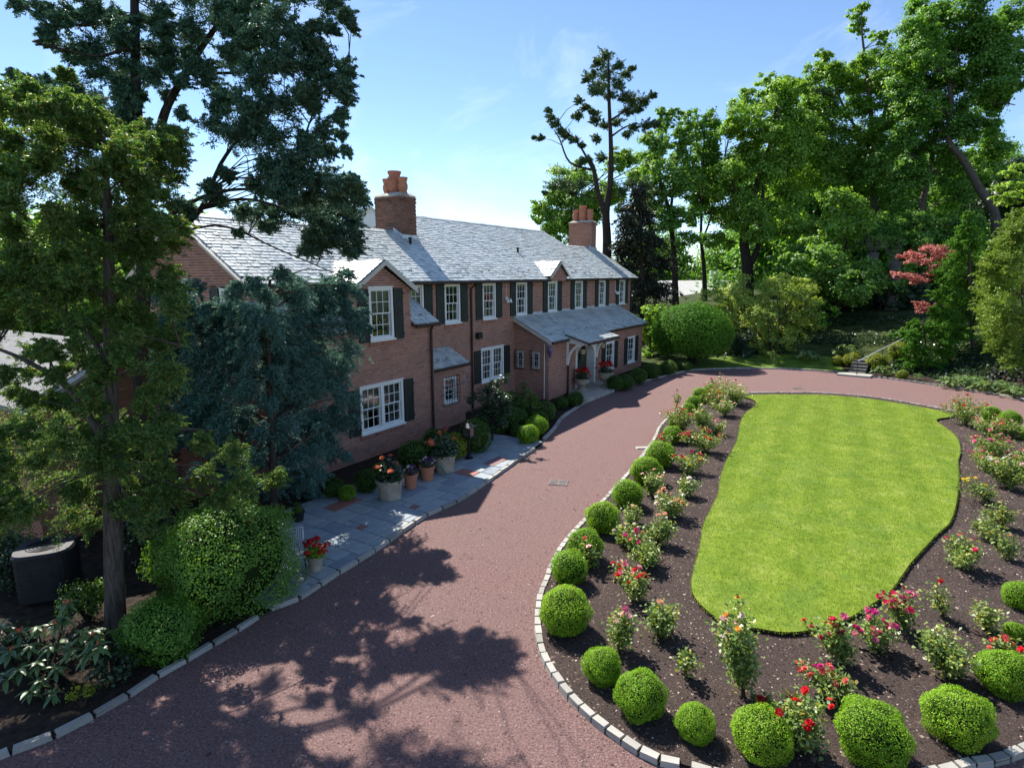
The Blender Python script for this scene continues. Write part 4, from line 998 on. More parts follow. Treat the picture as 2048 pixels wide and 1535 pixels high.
# vents on the roof
for s_, d0 in ((25.9, -1.75), (18.2, -1.95)):
    b = MB(); c = Lc(s_, d0, rz_(d0)); b.lathe(c, [(0.055, -0.1), (0.055, 0.22), (0.075, 0.22), (0.075, 0.27), (0.0, 0.28)], 8); b.build('vent_pipe', M['iron'], house)
# ---- chimneys
def chimney(s0, s1, d0, d1, ztop, pots, mat, label):
    z0_ = 6.3
    core = MB(); core.box(lambda a, b, c: Lc(a, b, c), s0, s1, d0, d1, z0_, ztop)
    ch = core.build('chimney', M['mortar'], house); ch['label'] = label
    b = MB()
    for T, a0, a1 in ((Td(d1), s0, s1), (Ts(s0), d0, d1)):
        for r in range(int((ztop - z0_) / 0.075)):
            u = z0_ + r * 0.075; x = a0 - (0.1075 if r % 2 else 0)
            ex = 0.03 if r >= int((ztop - z0_) / 0.075) - 3 else 0.0
            while x < a1:
                p, q = max(x + 0.005, a0 - 0.008), min(x + 0.21, a1 + 0.008)
                if q - p > 0.03: 
                    pr = R.uniform(0.008, 0.014) + ex
                    b.add([T(p, 0, u + .005), T(q, 0, u + .005), T(q, 0, u + .07), T(p, 0, u + .07), T(p, pr, u + .005), T(q, pr, u + .005), T(q, pr, u + .07), T(p, pr, u + .07)], [(4, 5, 6, 7), (0, 1, 5, 4), (1, 2, 6, 5), (2, 3, 7, 6), (3, 0, 4, 7)])
                x += 0.215
    o = b.build('brick', M[mat], ch); o['kind'] = 'stuff'
    cap = MB(); cap.prism([Lc(s0 - .05, d0 - .05, ztop), Lc(s1 + .05, d0 - .05, ztop), Lc(s1 + .05, d1 + .05, ztop), Lc(s0 - .05, d1 + .05, ztop)], [Lc(s0 + .12, d0 + .15, ztop + .13), Lc(s1 - .12, d0 + .15, ztop + .13), Lc(s1 - .12, d1 - .15, ztop + .13), Lc(s0 + .12, d1 - .15, ztop + .13)])
    cap.build('chimney_cap', M['concrete'], ch)
    for d, r, h, tw in pots:
        c = Lc((s0 + s1) / 2, d, ztop + 0.10); p = MB()
        prof = [(r * 0.92, 0), (r * 0.92, 0.06), (r * 0.82, 0.07), (r * 0.84, 0.12), (r * 1.0, 0.2), (r * 1.02, h * 0.55), (r * 0.85, h - 0.2), (r * 0.86, h - 0.16), (r * 1.05, h - 0.04), (r * 1.05, h), (r * 0.8, h), (r * 0.78, h - 0.15)]
        p.lathe(c, prof, 16)
        if tw:
            for q in range(6):
                p.tube([c + Vector((math.cos(q * 1.047 + t * 0.45) * r * 1.0, math.sin(q * 1.047 + t * 0.45) * r * 1.0, 0.13 + (h - 0.36) * t / 6)) for t in range(7)], 0.028, 5)
        p.build('chimney_pot', M['chpot'], ch, smooth=False)
    f = MB(); zf1 = lambda d: rz_(d) + 0.03
    f.prism([Lc(s0 - .05, d1 + .03, zf1(d1 + .03)), Lc(s0 - .05, -2.75, zf1(-2.75)), Lc(s0 - .05, -2.75, zf1(-2.75) + .16), Lc(s0 - .05, d1 + .03, zf1(d1) + .14)], [Lc(s0 - .005, d1 + .03, zf1(d1 + .03)), Lc(s0 - .005, -2.75, zf1(-2.75)), Lc(s0 - .005, -2.75, zf1(-2.75) + .16), Lc(s0 - .005, d1 + .03, zf1(d1) + .14)])
    f.box(lambda a, b, c: Lc(a, b, c), s0 - .05, s1 + .05, d1 + .02, d1 + .06, zf1(d1 + .06), zf1(d1) + .12)
    f.build('flashing', M['lead'], ch)
chimney(18.17, 19.05, -3.73, -2.35, 8.60, [(-3.42, 0.19, 0.62, False), (-3.03, 0.26, 0.88, True), (-2.60, 0.19, 0.62, False)], 'brick_dark', 'darker near chimney with three clay pots')
chimney(36.40, 37.10, -4.23, -2.62, 8.85, [(-3.94, 0.20, 0.72, False), (-3.42, 0.25, 0.98, True), (-2.90, 0.20, 0.72, False)], 'brick', 'redder far chimney with three clay pots')
# ---- wall fittings
lt = MB(); lc_ = Lc(22.62, 1.90, 2.28)
lt.tube([Lc(22.74, 1.55, 0.1), Lc(22.74, 1.55, 2.52), Lc(22.66, 1.88, 2.56), Lc(22.62, 1.90, 2.5)], 0.02, 6)
arm = lt.build('lamp_pipe', M['white'], house)
lb = MB(); lb.lathe(lc_, [(0.02, 0.2), (0.10, 0.12), (0.12, 0.0), (0.06, -0.22), (0.02, -0.34)], 8); lamp1 = lb.build('wall_lantern', M['violet'], house)
lamp1['label'] = 'violet lantern at the corner of the entry extension'
for s_, z_ in ((25.6, 1.95), (27.95, 2.0)):
    b = MB(); c = Lc(s_, 2.05, z_); b.lathe(c, [(0.05, -0.2), (0.10, -0.18), (0.12, 0.1), (0.14, 0.11), (0.03, 0.22), (0.0, 0.25)], 6); b.tube([c + Vector((0, 0, 0.22)), Lc(s_, 1.78, z_ + 0.24)], 0.012, 5)
    lo_ = b.build('wall_lantern', M['iron'], house); g2 = MB(); g2.lathe(c, [(0.06, -0.16), (0.105, -0.15), (0.122, 0.08), (0.06, 0.09)], 6); g2.build('lamp_glass', M['lampglass'], lo_)
for s_ in (22.05, 34.25):
    b = MB(); c = Lc(s_, 0.1, 4.45)
    b.box(lambda a, q, z: Lc(s_ + a, q, 4.5 + z), -0.06, 0.06, 0.015, 0.06, -0.06, 0.06)
    for k in (-1, 1): b.lathe(c + Vector((k * 0.11, -0.08, -0.05)), [(0.03, 0.10), (0.05, 0.02), (0.085, -0.06), (0.08, -0.065)], 8)
    b.tube([Lc(s_, 0.03, 4.55), Lc(s_, 0.03, 5.2)], 0.012, 5)
    b.build('flood_light', M['white'], house)
MB().box(lambda a, q, z: Lc(a, q, z), 19.75, 20.05, 0.014, 0.16, 2.95, 3.2).build('vent_hood', M['acgrey'], house)
# utility meter and conduit on the main wall beside the bay
mb_ = MB(); mb_.box(lambda a, q, z: Lc(a, q, z), 18.35, 18.72, 0.015, 0.2, 1.2, 1.75); mb_.lathe(Lc(18.53, 0.24, 1.52), [(0.11, -0.1), (0.12, 0.0), (0.10, 0.1), (0.0, 0.12)], 10); mb_.tube([Lc(18.53, 0.1, 1.2), Lc(18.53, 0.1, 0.1)], 0.04, 6)
mtr = mb_.build('electric_meter', plain('meter_grey', (0.25, 0.30, 0.42), 0.5, 0.4), house)
finish_bricks()

# ---- garage in front of the near gable
gar = empty('garage', HP(6.5, -4, 0), math.atan2(U[1], U[0]), 1); tag(gar, 'low brick garage with pale roof half hidden behind the trees on the left', 'garage')
GL = lambda s, d, z: Vector((s - 6.5, -(d + 4), z))
gw = MB(); gw.poly([GL(4.6, -0.1, 0), GL(8.4, -0.1, 0), GL(8.4, -0.1, 3.0), GL(6.5, -0.1, 3.95), GL(4.6, -0.1, 3.0)]); gw.poly([GL(4.6, -0.1, 0), GL(4.6, -8, 0), GL(4.6, -8, 3), GL(4.6, -0.1, 3)]); gw.poly([GL(8.4, -0.1, 0), GL(8.4, -8, 0), GL(8.4, -8, 3), GL(8.4, -0.1, 3)])
gwall = gw.build('wall', M['brick'], gar)
gbk = MB()
for r in range(52):
    u = 0.02 + r * 0.075; lo, hi = (4.6, 8.4) if u < 2.95 else (4.6 + (u - 2.9) * 2, 8.4 - (u - 2.9) * 2)
    x = 4.6 - (0.1075 if r % 2 else 0)
    while x < hi:
        p, q = max(x + .005, lo), min(x + .21, hi)
        if q - p > 0.03 and not (5.4 < (p + q) / 2 < 7.6 and u < 2.1):
            gbk.add([GL(p, -.1, u), GL(q, -.1, u), GL(q, -.1, u + .065), GL(p, -.1, u + .065), GL(p, -.09, u), GL(q, -.09, u), GL(q, -.09, u + .065), GL(p, -.09, u + .065)], [(4, 5, 6, 7), (0, 1, 5, 4), (1, 2, 6, 5), (2, 3, 7, 6), (3, 0, 4, 7)])
        x += .215
o = gbk.build('brick', M['brick'], gwall); o['kind'] = 'stuff'
for sg in (-1, 1):
    b = MB(); p = [GL(6.5, 0.25, 4.0), GL(6.5, -8.2, 4.0), GL(6.5 + sg * 2.15, -8.2, 2.95), GL(6.5 + sg * 2.15, 0.25, 2.95)]
    b.prism(p, [q + Vector((0, 0, 0.09)) for q in p]); b.build('roof', M['grey_shingle'], gar)
b = MB()
for sg in (-1, 1): b.tube([GL(6.5, 0.27, 3.97), GL(6.5 + sg * 2.15, 0.27, 2.92)], 0.08, 4)
b.build('rake_board', M['cream'], gar)
b = MB(); b.box(lambda a, q, z: GL(a, q, z), 5.4, 7.6, -0.2, -0.12, 0, 2.1)
for k in range(4): b.box(lambda a, q, z: GL(a, q, z), 5.45, 7.55, -0.12, -0.10, 0.06 + k * 0.51, 0.5 + k * 0.51)
b.build('garage_door', M['shutter'], gar)

# ================================================================== DISTANT HOUSES
def simple_house(name, c, w, dpt, h, rh, rz, wallm, roofm, label, chim=False):
    e = empty(name, c, rz); tag(e, label, 'house'); b = MB()
    b.prism([(-w / 2, -dpt / 2, 0), (w / 2, -dpt / 2, 0), (w / 2, dpt / 2, 0), (-w / 2, dpt / 2, 0)], [(-w / 2, -dpt / 2, h), (w / 2, -dpt / 2, h), (w / 2, dpt / 2, h), (-w / 2, dpt / 2, h)])
    for y in (-dpt / 2, dpt / 2): b.poly([(-w / 2, y, h), (w / 2, y, h), (0, y, h + rh)])
    b.build('wall', wallm, e)
    for sg in (-1, 1):
        q = MB(); p = [Vector((0, -dpt / 2 - .25, h + rh)), Vector((0, dpt / 2 + .25, h + rh)), Vector((sg * (w / 2 + .3), dpt / 2 + .25, h - .3 * 2 * rh / w)), Vector((sg * (w / 2 + .3), -dpt / 2 - .25, h - .3 * 2 * rh / w))]
        q.prism(p, [v_ + Vector((0, 0, 0.15)) for v_ in p]); q.build('roof', roofm, e)
    for x in ((-0.5, 0.5) if w < 7 else (-2.2, 0, 2.2)):
        wf = MB().box(IDT, x - 0.42, x + 0.42, -dpt / 2 - .06, -dpt / 2 - .01, h - 1.2, h + 0.1).build('window', M['white'], e)
        MB().box(IDT, x - 0.34, x + 0.34, -dpt / 2 - .075, -dpt / 2 - .062, h - 1.1, h).build('pane', M['glass'], wf)
        MB().box(IDT, x - 0.34, x + 0.34, -dpt / 2 - .0615, -dpt / 2 - .0605, h - 1.1, h).build('room_dark', M['room_dark'], wf)  # dark sheet behind the pane in place of a dim interior
    if chim:
        MB().box(IDT, -0.4, 0.4, -0.2, 0.6, h + rh - 0.6, h + rh + 1.3).build('chimney', M['siding'], e)
    return e
simple_house('white_house', (-10.45, 47.5, 0), 5.0, 6, 8.55, 1.75, math.radians(6), M['siding'], M['shingle'], 'white gabled house just visible behind the near chimney')
simple_house('neighbour_house', (24.5, 73, -0.4), 9.5, 13, 2.7, 2.3, math.radians(80), M['siding'], M['shingle'], 'low house with a roof white in the sun seen between tree trunks beyond the drive', True)

# ================================================================== PLANTS
def wts_leaf(name, mesh_v_f, mat, parent): return link(name, np_mesh(name, *mesh_v_f), mat, parent)
# clipped balls: a few shared meshes, each ball its own object
def ball_mesh(name, seed, n=4200, L=0.085, Wd=0.05, lump=0.075, zs=0.92, matl='box', rough=(0.88, 1.03)):
    rng = np.random.default_rng(seed)
    d = rng.normal(size=(n, 3)); d /= np.linalg.norm(d, axis=1, keepdims=True); d = d[d[:, 2] > -0.86]
    ph = rng.uniform(0, 6.28, 6)
    bump = 1 + lump * (np.sin(d[:, 0] * 4 + ph[0]) * np.sin(d[:, 1] * 4 + ph[1]) + 0.7 * np.sin(d[:, 2] * 6 + ph[2] + d[:, 0] * 5)) + lump * 0.5 * np.sin(d[:, 0] * 13 + ph[3]) * np.sin(d[:, 1] * 12 + ph[4]) * np.sin(d[:, 2] * 12 + ph[5])
    r = (rng.uniform(*rough, len(d)) * bump)[:, None]
    sc = np.array([1, 1, zs])
    pos = d * r * sc
    nr = d + rng.normal(size=d.shape) * 0.55 + np.array([0, 0, 0.25])
    v, f = leaf_quads(pos, nr, L, Wd, rng, 0.2)
    # inner core: dark shell coloured for the shade between the leaves
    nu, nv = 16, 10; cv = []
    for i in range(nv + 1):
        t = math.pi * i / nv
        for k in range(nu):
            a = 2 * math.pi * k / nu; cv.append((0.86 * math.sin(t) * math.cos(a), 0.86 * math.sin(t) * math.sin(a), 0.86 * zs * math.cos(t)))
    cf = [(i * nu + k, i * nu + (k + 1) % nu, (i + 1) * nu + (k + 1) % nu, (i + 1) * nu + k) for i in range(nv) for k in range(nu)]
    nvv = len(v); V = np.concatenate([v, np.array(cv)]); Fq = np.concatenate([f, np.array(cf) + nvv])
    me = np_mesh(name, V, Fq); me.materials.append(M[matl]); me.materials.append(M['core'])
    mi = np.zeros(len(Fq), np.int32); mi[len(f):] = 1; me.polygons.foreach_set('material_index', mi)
    return me
box_meshes = [ball_mesh('boxwood', 20 + i, 6500, 0.075, 0.045) for i in range(4)]
big_meshes = [ball_mesh('boxwood', 30 + i, 13000, 0.056, 0.036, 0.08) for i in range(3)]
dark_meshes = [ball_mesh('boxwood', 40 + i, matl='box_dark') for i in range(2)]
yellow_mesh = ball_mesh('golden_shrub', 51, 3000, 0.13, 0.07, 0.09, 0.85, 'yellow_leaf')
def ball_at(cx, cy, rp, zs=0.92, base=0.06):
    Rr = 0.4
    for _ in range(12):
        p = G(cx, cy, base + Rr * zs * 0.86); d = px_of(p)[2]
        Rr = rp * d / F * 1.02 * (d / math.sqrt(p.x ** 2 + p.y ** 2 + (p.z - CH) ** 2)) ** 0.7
    return p, Rr
def clipped(cx, cy, rp, label, meshes=None, group=None, name='boxwood', cat='shrub', zs=1.0, base=0.06, sq=(1, 1)):
    p, Rr = ball_at(cx, cy, rp, 0.92 * zs, base)
    o = bpy.data.objects.new(name, R.choice(meshes or box_meshes)); COL.objects.link(o)
    o.location = p; o.scale = (Rr * sq[0], Rr * sq[1], Rr * zs); o.rotation_euler = (R.uniform(-.06, .06), R.uniform(-.06, .06), R.uniform(0, 6.28))
    tag(o, label, cat, group); return o
GB = 'clipped boxwood balls round the island'
for cx, cy, r, lab in (
    (1525, 1468, 63, 'large clipped boxwood ball at the bottom edge with two red roses above it'),
    (1390, 1445, 43, 'small boxwood ball alone between two larger ones by the near kerb curve'),
    (1282, 1389, 54, 'tall rounded boxwood just inside the bend of the island kerb'),
    (1205, 1331, 41, 'small boxwood ball tucked behind the tall one at the kerb bend'),
    (1130, 1219, 52, 'wide boxwood ball touching the leftmost point of the island kerb'),
    (1138, 1134, 37, 'boxwood ball next up the kerb from the leftmost one'),
    (1170, 1090, 37, 'boxwood ball with a coral rose growing in front of it'),
    (1205, 1034, 35, 'boxwood ball with the pale rose at its right, above the coral rose one'),
    (1255, 987, 31, 'boxwood ball beside the peach rose cluster'),
    (1292, 940, 31, 'boxwood ball half covered by the tall peach rose'),
    (1321, 908, 29, 'boxwood ball beside the pale slab in the drive'),
    (1345, 869, 20, 'boxwood ball left of the big red rose bush'),
    (1351, 846, 13, 'tiny boxwood ball below the coral rose at the kerb'),
    (1377, 817, 13, 'tiny boxwood ball behind the coral rose at the kerb'),
    (1388, 805, 16, 'small boxwood ball left of the scarlet rose at the far end'),
    (1402, 790, 17, 'small boxwood ball behind the scarlet rose at the far end'),
    (1422, 779, 14, 'farthest small boxwood ball, under the magenta rose'),
    (1745, 1465, 80, 'largest boxwood ball, at the bottom edge right of the red roses'),
    (1917, 1433, 74, 'broad boxwood ball in the lower right corner'),
    (2010, 1346, 60, 'flattened boxwood mound cut by the right edge'),
    (2030, 1262, 24, 'small bright boxwood at the right edge above the flattened mound'),
    (2040, 1190, 36, 'upper boxwood ball cut by the right edge beside the bare mulch'),
    (1983, 828, 21, 'boxwood ball right of the red rose at the lawn corner'),
    (2021, 838, 23, 'boxwood ball near the right edge behind the pink roses'),
    (2050, 868, 15, 'boxwood ball at the very right edge among the pink roses')):
    clipped(cx, cy, r, lab, big_meshes if r > 38 else None, GB)
GE = 'clipped boxwood balls along the house front'
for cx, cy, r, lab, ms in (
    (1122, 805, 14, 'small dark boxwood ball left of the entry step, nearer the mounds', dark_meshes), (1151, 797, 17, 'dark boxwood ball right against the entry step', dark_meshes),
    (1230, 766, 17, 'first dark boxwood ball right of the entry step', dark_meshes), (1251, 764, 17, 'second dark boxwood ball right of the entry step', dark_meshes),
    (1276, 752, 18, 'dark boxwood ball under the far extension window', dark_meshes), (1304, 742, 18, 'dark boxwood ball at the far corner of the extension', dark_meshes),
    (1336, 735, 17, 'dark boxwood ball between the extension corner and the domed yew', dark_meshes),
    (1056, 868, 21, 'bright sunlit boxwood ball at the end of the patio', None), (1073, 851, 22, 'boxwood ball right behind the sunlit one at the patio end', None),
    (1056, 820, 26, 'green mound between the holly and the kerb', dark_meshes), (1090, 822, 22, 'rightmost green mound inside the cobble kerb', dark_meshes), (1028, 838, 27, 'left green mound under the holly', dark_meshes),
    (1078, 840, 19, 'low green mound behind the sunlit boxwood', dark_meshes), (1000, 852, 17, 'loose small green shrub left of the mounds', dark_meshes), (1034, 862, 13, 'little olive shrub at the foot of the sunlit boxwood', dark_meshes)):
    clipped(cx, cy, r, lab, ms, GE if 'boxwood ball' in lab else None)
for cx, cy, r, lab, ms, zs in (
    (832, 912, 36, 'round dark green shrub under the wing wall behind the pots', dark_meshes, 1.0), (872, 882, 28, 'loose green shrub against the wing wall behind the orange hibiscus', dark_meshes, 1.0),
    (948, 872, 32, 'dark clipped shrub right behind the lamp post', dark_meshes, 1.2), (963, 846, 14, 'small dark shrub in the corner beside the bay', dark_meshes, 1.0),
    (733, 962, 24, 'rounded shrub left of the near hibiscus pot', dark_meshes, 1.1), (694, 985, 18, 'little bright green ball shrub on the patio edge', box_meshes, 1.0), (665, 975, 24, 'low brownish shrub in front of the blue conifer', dark_meshes, 0.9)):
    clipped(cx, cy, r, lab, ms, None, 'shrub', 'shrub', zs)
clipped(906, 893, 30, 'yellow flowering shrub behind the far hibiscus pot', [yellow_mesh], None, 'golden_shrub')
clipped(762, 938, 16, 'small golden leaved shrub behind the near hibiscus pot', [yellow_mesh], None, 'golden_shrub')

def tree(name, label, cat, base, trunks, blobs, leafm, barkm, dens, L, Wd, seed, up=0.8, clump=0.30, subs=14, flat=0.7, tout=False, group=None, limbs=True, limb_r=0.05, twig=None):
    """trunk (with limbs reaching into the crown) and crown as parts of one tree"""
    rng = np.random.default_rng(seed); rr_ = random.Random(seed)
    e = empty(name, base); tag(e, label, cat, group); bv = Vector(base)
    b = MB(); tpts = []
    for pts, r0, r1 in trunks:
        c = catmull([Vector(p) for p in pts], 4) if len(pts) > 2 else [Vector(p) for p in pts]
        k = len(c); b.tube([p - bv for p in c], [r0 + (r1 - r0) * (i / (k - 1)) ** 0.8 for i in range(k)], 8)
        tpts += c[k // 4:]
    if limbs and tpts:
        for c, rx, ry, rz in blobs[::2]:
            c = Vector(c)
            if name == 'cedar_tree' and c.x < -8.2: continue
            t = min(tpts, key=lambda q: (q - c).length + 4.0 * max(0, q.z - c.z + 0.1))
            mid = (t + c) / 2 + Vector((rr_.uniform(-.1, .1), rr_.uniform(-.1, .1), 0.06)) * (c - t).length
            r_ = min(limb_r, 0.012 + (c - t).length * 0.011)
            b.tube([t - bv, mid - bv, c - bv], [r_, r_ * 0.7, r_ * 0.3], 5)
            for _ in range(0 if twig else 3):
                d = Vector((rr_.gauss(0, 1), rr_.gauss(0, 1), rr_.gauss(0.2, 0.8))).normalized()
                b.tube([c - bv, c + Vector((d.x * rx, d.y * ry, d.z * rz)) * 0.7 - bv], [r_ * 0.22, r_ * 0.06], 4)
    if b.v: b.build('trunk', barkm, e, smooth=True)
    if twig: v, f = twig_leaves(blobs, base, twig[0], twig[1], L, Wd, rng, *twig[2:])
    else: v, f = blob_leaves(blobs, dens, L, Wd, rng, up, clump, subs, flat, tout)
    link('crown', np_mesh('crown', v - np.array(base)[None], f), leafm, e)
    return e
def pb(L, Y, jit=1.0, zf=0.85, seed=1, yf=1.0, scale=1.0, split=4, kr=(0.38, 0.62)):
    """photo outline circles -> clumps of foliage at the tree's own distance, spread in depth"""
    rr_ = random.Random(seed); out = []
    for q in L:
        px, py, rp = q[:3]; z2 = q[3] if len(q) > 3 else zf
        y = Y + rr_.uniform(-jit, jit); p = PY(px, py, y); r = rp * y / F * scale
        if not split: out.append((tuple(p), r, r * yf, r * z2)); continue
        for _ in range(split):
            d = Vector((rr_.gauss(0, 1), rr_.gauss(0, 1), rr_.gauss(0, 1))).normalized() * rr_.uniform(0.45, 0.85); k = rr_.uniform(*kr)
            out.append(((p.x + d.x * r, p.y + d.y * r * yf, p.z + d.z * r * z2), r * k, r * k * yf, r * k * z2))
    return out
def tp(L, Y): return [PY(px, py, Y) for px, py in L]
def trunk_base(px, Y, gpy=None):
    p = PY(px, 560, Y); return (p.x, Y, gz(p.x, Y))
def with_foot(pts, Y):
    p = pts[0]; z = gz(p.x, p.y); return [Vector((p.x, p.y, z - 0.1))] + pts if p.z > z + 0.3 else pts

# ---- the trees on the left
Yc = 8.61
base = tuple(G(232, 1262))
cyp = [(60, 230, 34), (120, 215, 36), (180, 235, 36), (35, 300, 46), (110, 300, 46), (170, 310, 44), (230, 300, 30), (50, 380, 50), (130, 390, 50), (200, 400, 44), (262, 420, 36), (305, 440, 34), (40, 470, 50), (120, 480, 54), (200, 490, 46), (280, 515, 38), (345, 450, 26),
       (40, 560, 45), (110, 570, 45), (180, 575, 38), (50, 630, 30), (150, 645, 30), (255, 650, 28), (245, 690, 22), (330, 545, 22), (20, 750, 26), (90, 690, 18),
       (40, 850, 50), (110, 880, 52), (170, 900, 46), (60, 930, 56), (140, 960, 52), (220, 940, 46), (290, 920, 42), (340, 985, 44), (280, 1005, 42), (60, 1015, 52), (150, 1030, 46), (400, 950, 28), (230, 850, 30), (320, 850, 28), (455, 905, 34), (480, 965, 36), (400, 880, 26), (180, 780, 22), (300, 780, 20), (60, 180, 18), (125, 150, 16), (15, 400, 40), (10, 640, 35), (430, 1000, 30), (10, 920, 40), (540, 960, 26)]
_r = random.Random(77)
while len(cyp) < 265:
    q = (_r.uniform(-10, 345), _r.uniform(190, 1060), _r.uniform(16, 32))
    if q[0] < 125 and 640 < q[1] < 800 and _r.random() < 0.45: continue
    if 245 < q[0] and 520 < q[1] < 700 and _r.random() < 0.6: continue
    if q[1] < 260 and q[0] > 215: continue
    if q[1] > 1040 and 190 < q[0] < 270: continue
    cyp.append(q)
tree('cypress_tree', 'feathery yellow green cypress tree with a straight bare lower trunk, nearest on the left', 'tree', base,
     [([G(232, 1262, -0.05)] + tp([(226, 1060), (221, 800), (219, 600), (215, 420), (208, 300), (203, 215)], Yc), 0.165, 0.012), (tp([(216, 720), (160, 650), (100, 600), (30, 510)], Yc), 0.05, 0.015), (tp([(208, 880), (140, 780), (60, 725), (-10, 695)], Yc - 0.3), 0.06, 0.02), (tp([(220, 760), (300, 720), (360, 690)], Yc + 0.3), 0.035, 0.01), (tp([(215, 880), (330, 860), (430, 860)], Yc + 0.4), 0.035, 0.01)],
     pb(cyp, Yc, 1.0, 0.9, 5, 1.0, 1.1, 0), M['cypress'], M['bark_gray'], 0, 0.054, 0.0165, 5, limb_r=0.016, twig=(30, 64, 0.22, 0.15, 0.12))
Yp = 11.4
base = (PY(284, 600, Yp).x, Yp, 0.0)
ced = [(480, 55, 56), (540, 45, 50), (590, 70, 42), (430, 25, 46), (370, 55, 38), (560, 120, 40), (620, 105, 30), (655, 60, 20), (690, 40, 14), (680, 135, 26), (640, 150, 32), (703, 55, 10), (460, 115, 38), (395, 140, 34), (500, 165, 40), (440, 195, 36), (500, 220, 44), (560, 205, 40), (612, 190, 36), (665, 178, 24), (690, 150, 14), (675, 235, 18), (640, 262, 22), (420, 250, 34), (470, 270, 44), (530, 280, 44), (580, 320, 50), (630, 350, 46), (540, 340, 46), (600, 400, 50), (660, 390, 40), (697, 425, 26), (560, 370, 42), (640, 440, 46), (690, 475, 32), (625, 480, 26), (705, 500, 18), (350, 320, 20), (330, 100, 26), (305, 40, 26), (240, 70, 30), (200, 95, 32), (150, 100, 24), (100, 85, 15), (140, 30, 20), (90, 20, 20), (40, 8, 15), (180, 30, 20), (230, 30, 16), (250, 130, 26), (210, 150, 30), (300, 150, 26), (250, 190, 26), (330, 190, 16), (240, 230, 26), (200, 200, 26), (30, 150, 14), (60, 165, 15), (100, 190, 24), (150, 180, 30), (690, 300, 12), (680, 270, 12), (470, -10, 50), (560, -10, 45), (370, -20, 45), (280, -30, 40), (180, -20, 30), (480, 420, 22), (540, 430, 26), (430, 400, 22), (370, 420, 18), (200, 260, 26), (320, 60, 26), (260, 270, 22), (360, 230, 18), (690, 360, 16)]
while len(ced) < 185:
    q = (_r.uniform(80, 715), _r.uniform(-10, 470), _r.uniform(12, 26))
    if q[0] < 330 and q[1] > 300: continue
    if 285 < q[0] < 470 and 200 < q[1] < 380 and _r.random() < 0.7: continue
    if q[0] > 660 and _r.random() < 0.6: continue
    if q[0] + q[1] < 140: continue
    ced.append(q)
while len(ced) < 225:
    q = (_r.uniform(520, 712), _r.uniform(330, 505), _r.uniform(16, 28))
    if q[0] < 600 and q[1] > 430: continue
    ced.append(q)
cedb = []
for i_, q in enumerate(ced):
    k_ = smooth(380, 560, q[0]); y_ = Yp + (-1.9 * smooth(401, 399, q[1]) + 1.8 * smooth(399, 401, q[1])) * k_
    cedb += pb([q], y_, 0.45, 0.75, 600 + i_, 1.0, 1.05, 0)
    if q[0] < 540 and i_ % 3 != 2: cedb += pb([q], y_ + 2.1, 0.6, 0.75, 900 + i_, 1.0, 0.95, 0)  # hidden back foliage added so the crown casts a denser shadow
tree('cedar_tree', 'tall dark cedar with a forked trunk and arching limbs against the sky at upper left', 'tree', base,
     [([Vector(base) - Vector((0, 0, 0.1))] + tp([(285, 800), (287, 600), (284, 400), (273, 200), (269, 0), (266, -120)], Yp), 0.17, 0.05),
      (tp([(286, 420), (308, 330), (325, 240), (352, 180), (400, 100), (440, 40), (470, -40)], Yp), 0.11, 0.03),
      ([PY(a, b, Yp + c) for a, b, c in ((287, 470, 0), (350, 425, .3), (420, 388, .7), (500, 378, 1.2), (570, 388, 1.6), (640, 412, 1.8), (705, 430, 1.9))], 0.05, 0.012), ([PY(a, b, Yp + c) for a, b, c in ((290, 520, 0), (380, 430, .4), (450, 402, .8), (520, 402, 1.2), (610, 435, 1.7), (690, 478, 1.9))], 0.05, 0.012),
      (tp([(300, 520), (400, 420), (440, 330), (490, 260), (545, 190)], Yp + 0.1), 0.06, 0.015), (tp([(269, 30), (180, 50), (130, 45), (60, 20), (15, 0)], Yp), 0.03, 0.01), (tp([(271, 90), (200, 112), (120, 97), (65, 83)], Yp - 0.4), 0.03, 0.01),
      (tp([(370, 145), (480, 145), (530, 125), (560, 40)], Yp + 0.2), 0.035, 0.01), (tp([(600, 300), (625, 230), (645, 185), (700, 150)], Yp), 0.02, 0.008), ([PY(a, b, Yp + c) for a, b, c in ((286, 500, 0), (430, 450, .7), (560, 500, 1.4), (690, 555, 1.8))], 0.03, 0.01)],
     cedb, M['cedar'], M['bark_dark'], 0, 0.066, 0.020, 6, limb_r=0.012, twig=(24, 70, 0.12, 0.12, 0.13))
Yj = 12.3
base = tuple(G(548, 1068))
jun = [(330, 655, 34), (390, 660, 42), (450, 645, 36), (520, 640, 36), (590, 632, 40), (640, 612, 30), (680, 595, 20), (655, 650, 38), (705, 650, 24), (718, 622, 14), (580, 690, 50), (640, 710, 46), (690, 695, 30), (735, 655, 8), (500, 690, 42), (430, 705, 36), (420, 770, 36), (500, 770, 42), (580, 770, 46), (640, 775, 40), (675, 760, 24), (550, 840, 46), (615, 850, 44), (650, 870, 26), (480, 840, 40), (620, 905, 34), (580, 905, 36), (540, 900, 36), (605, 955, 24), (420, 830, 30), (705, 835, 12), (660, 905, 18), (500, 910, 34), (450, 900, 26), (560, 970, 24), (690, 910, 12), (520, 585, 26), (590, 580, 24), (650, 565, 20), (560, 545, 20), (690, 545, 16), (380, 600, 22)]
while len(jun) < 205:
    q = (_r.uniform(315, 712), _r.uniform(560, 985), _r.uniform(16, 30))
    if q[0] > 640 and q[1] > 860: continue
    if q[0] > 690 and q[1] > 690: continue
    if q[0] < 400 and q[1] > 880: continue
    jun.append(q)
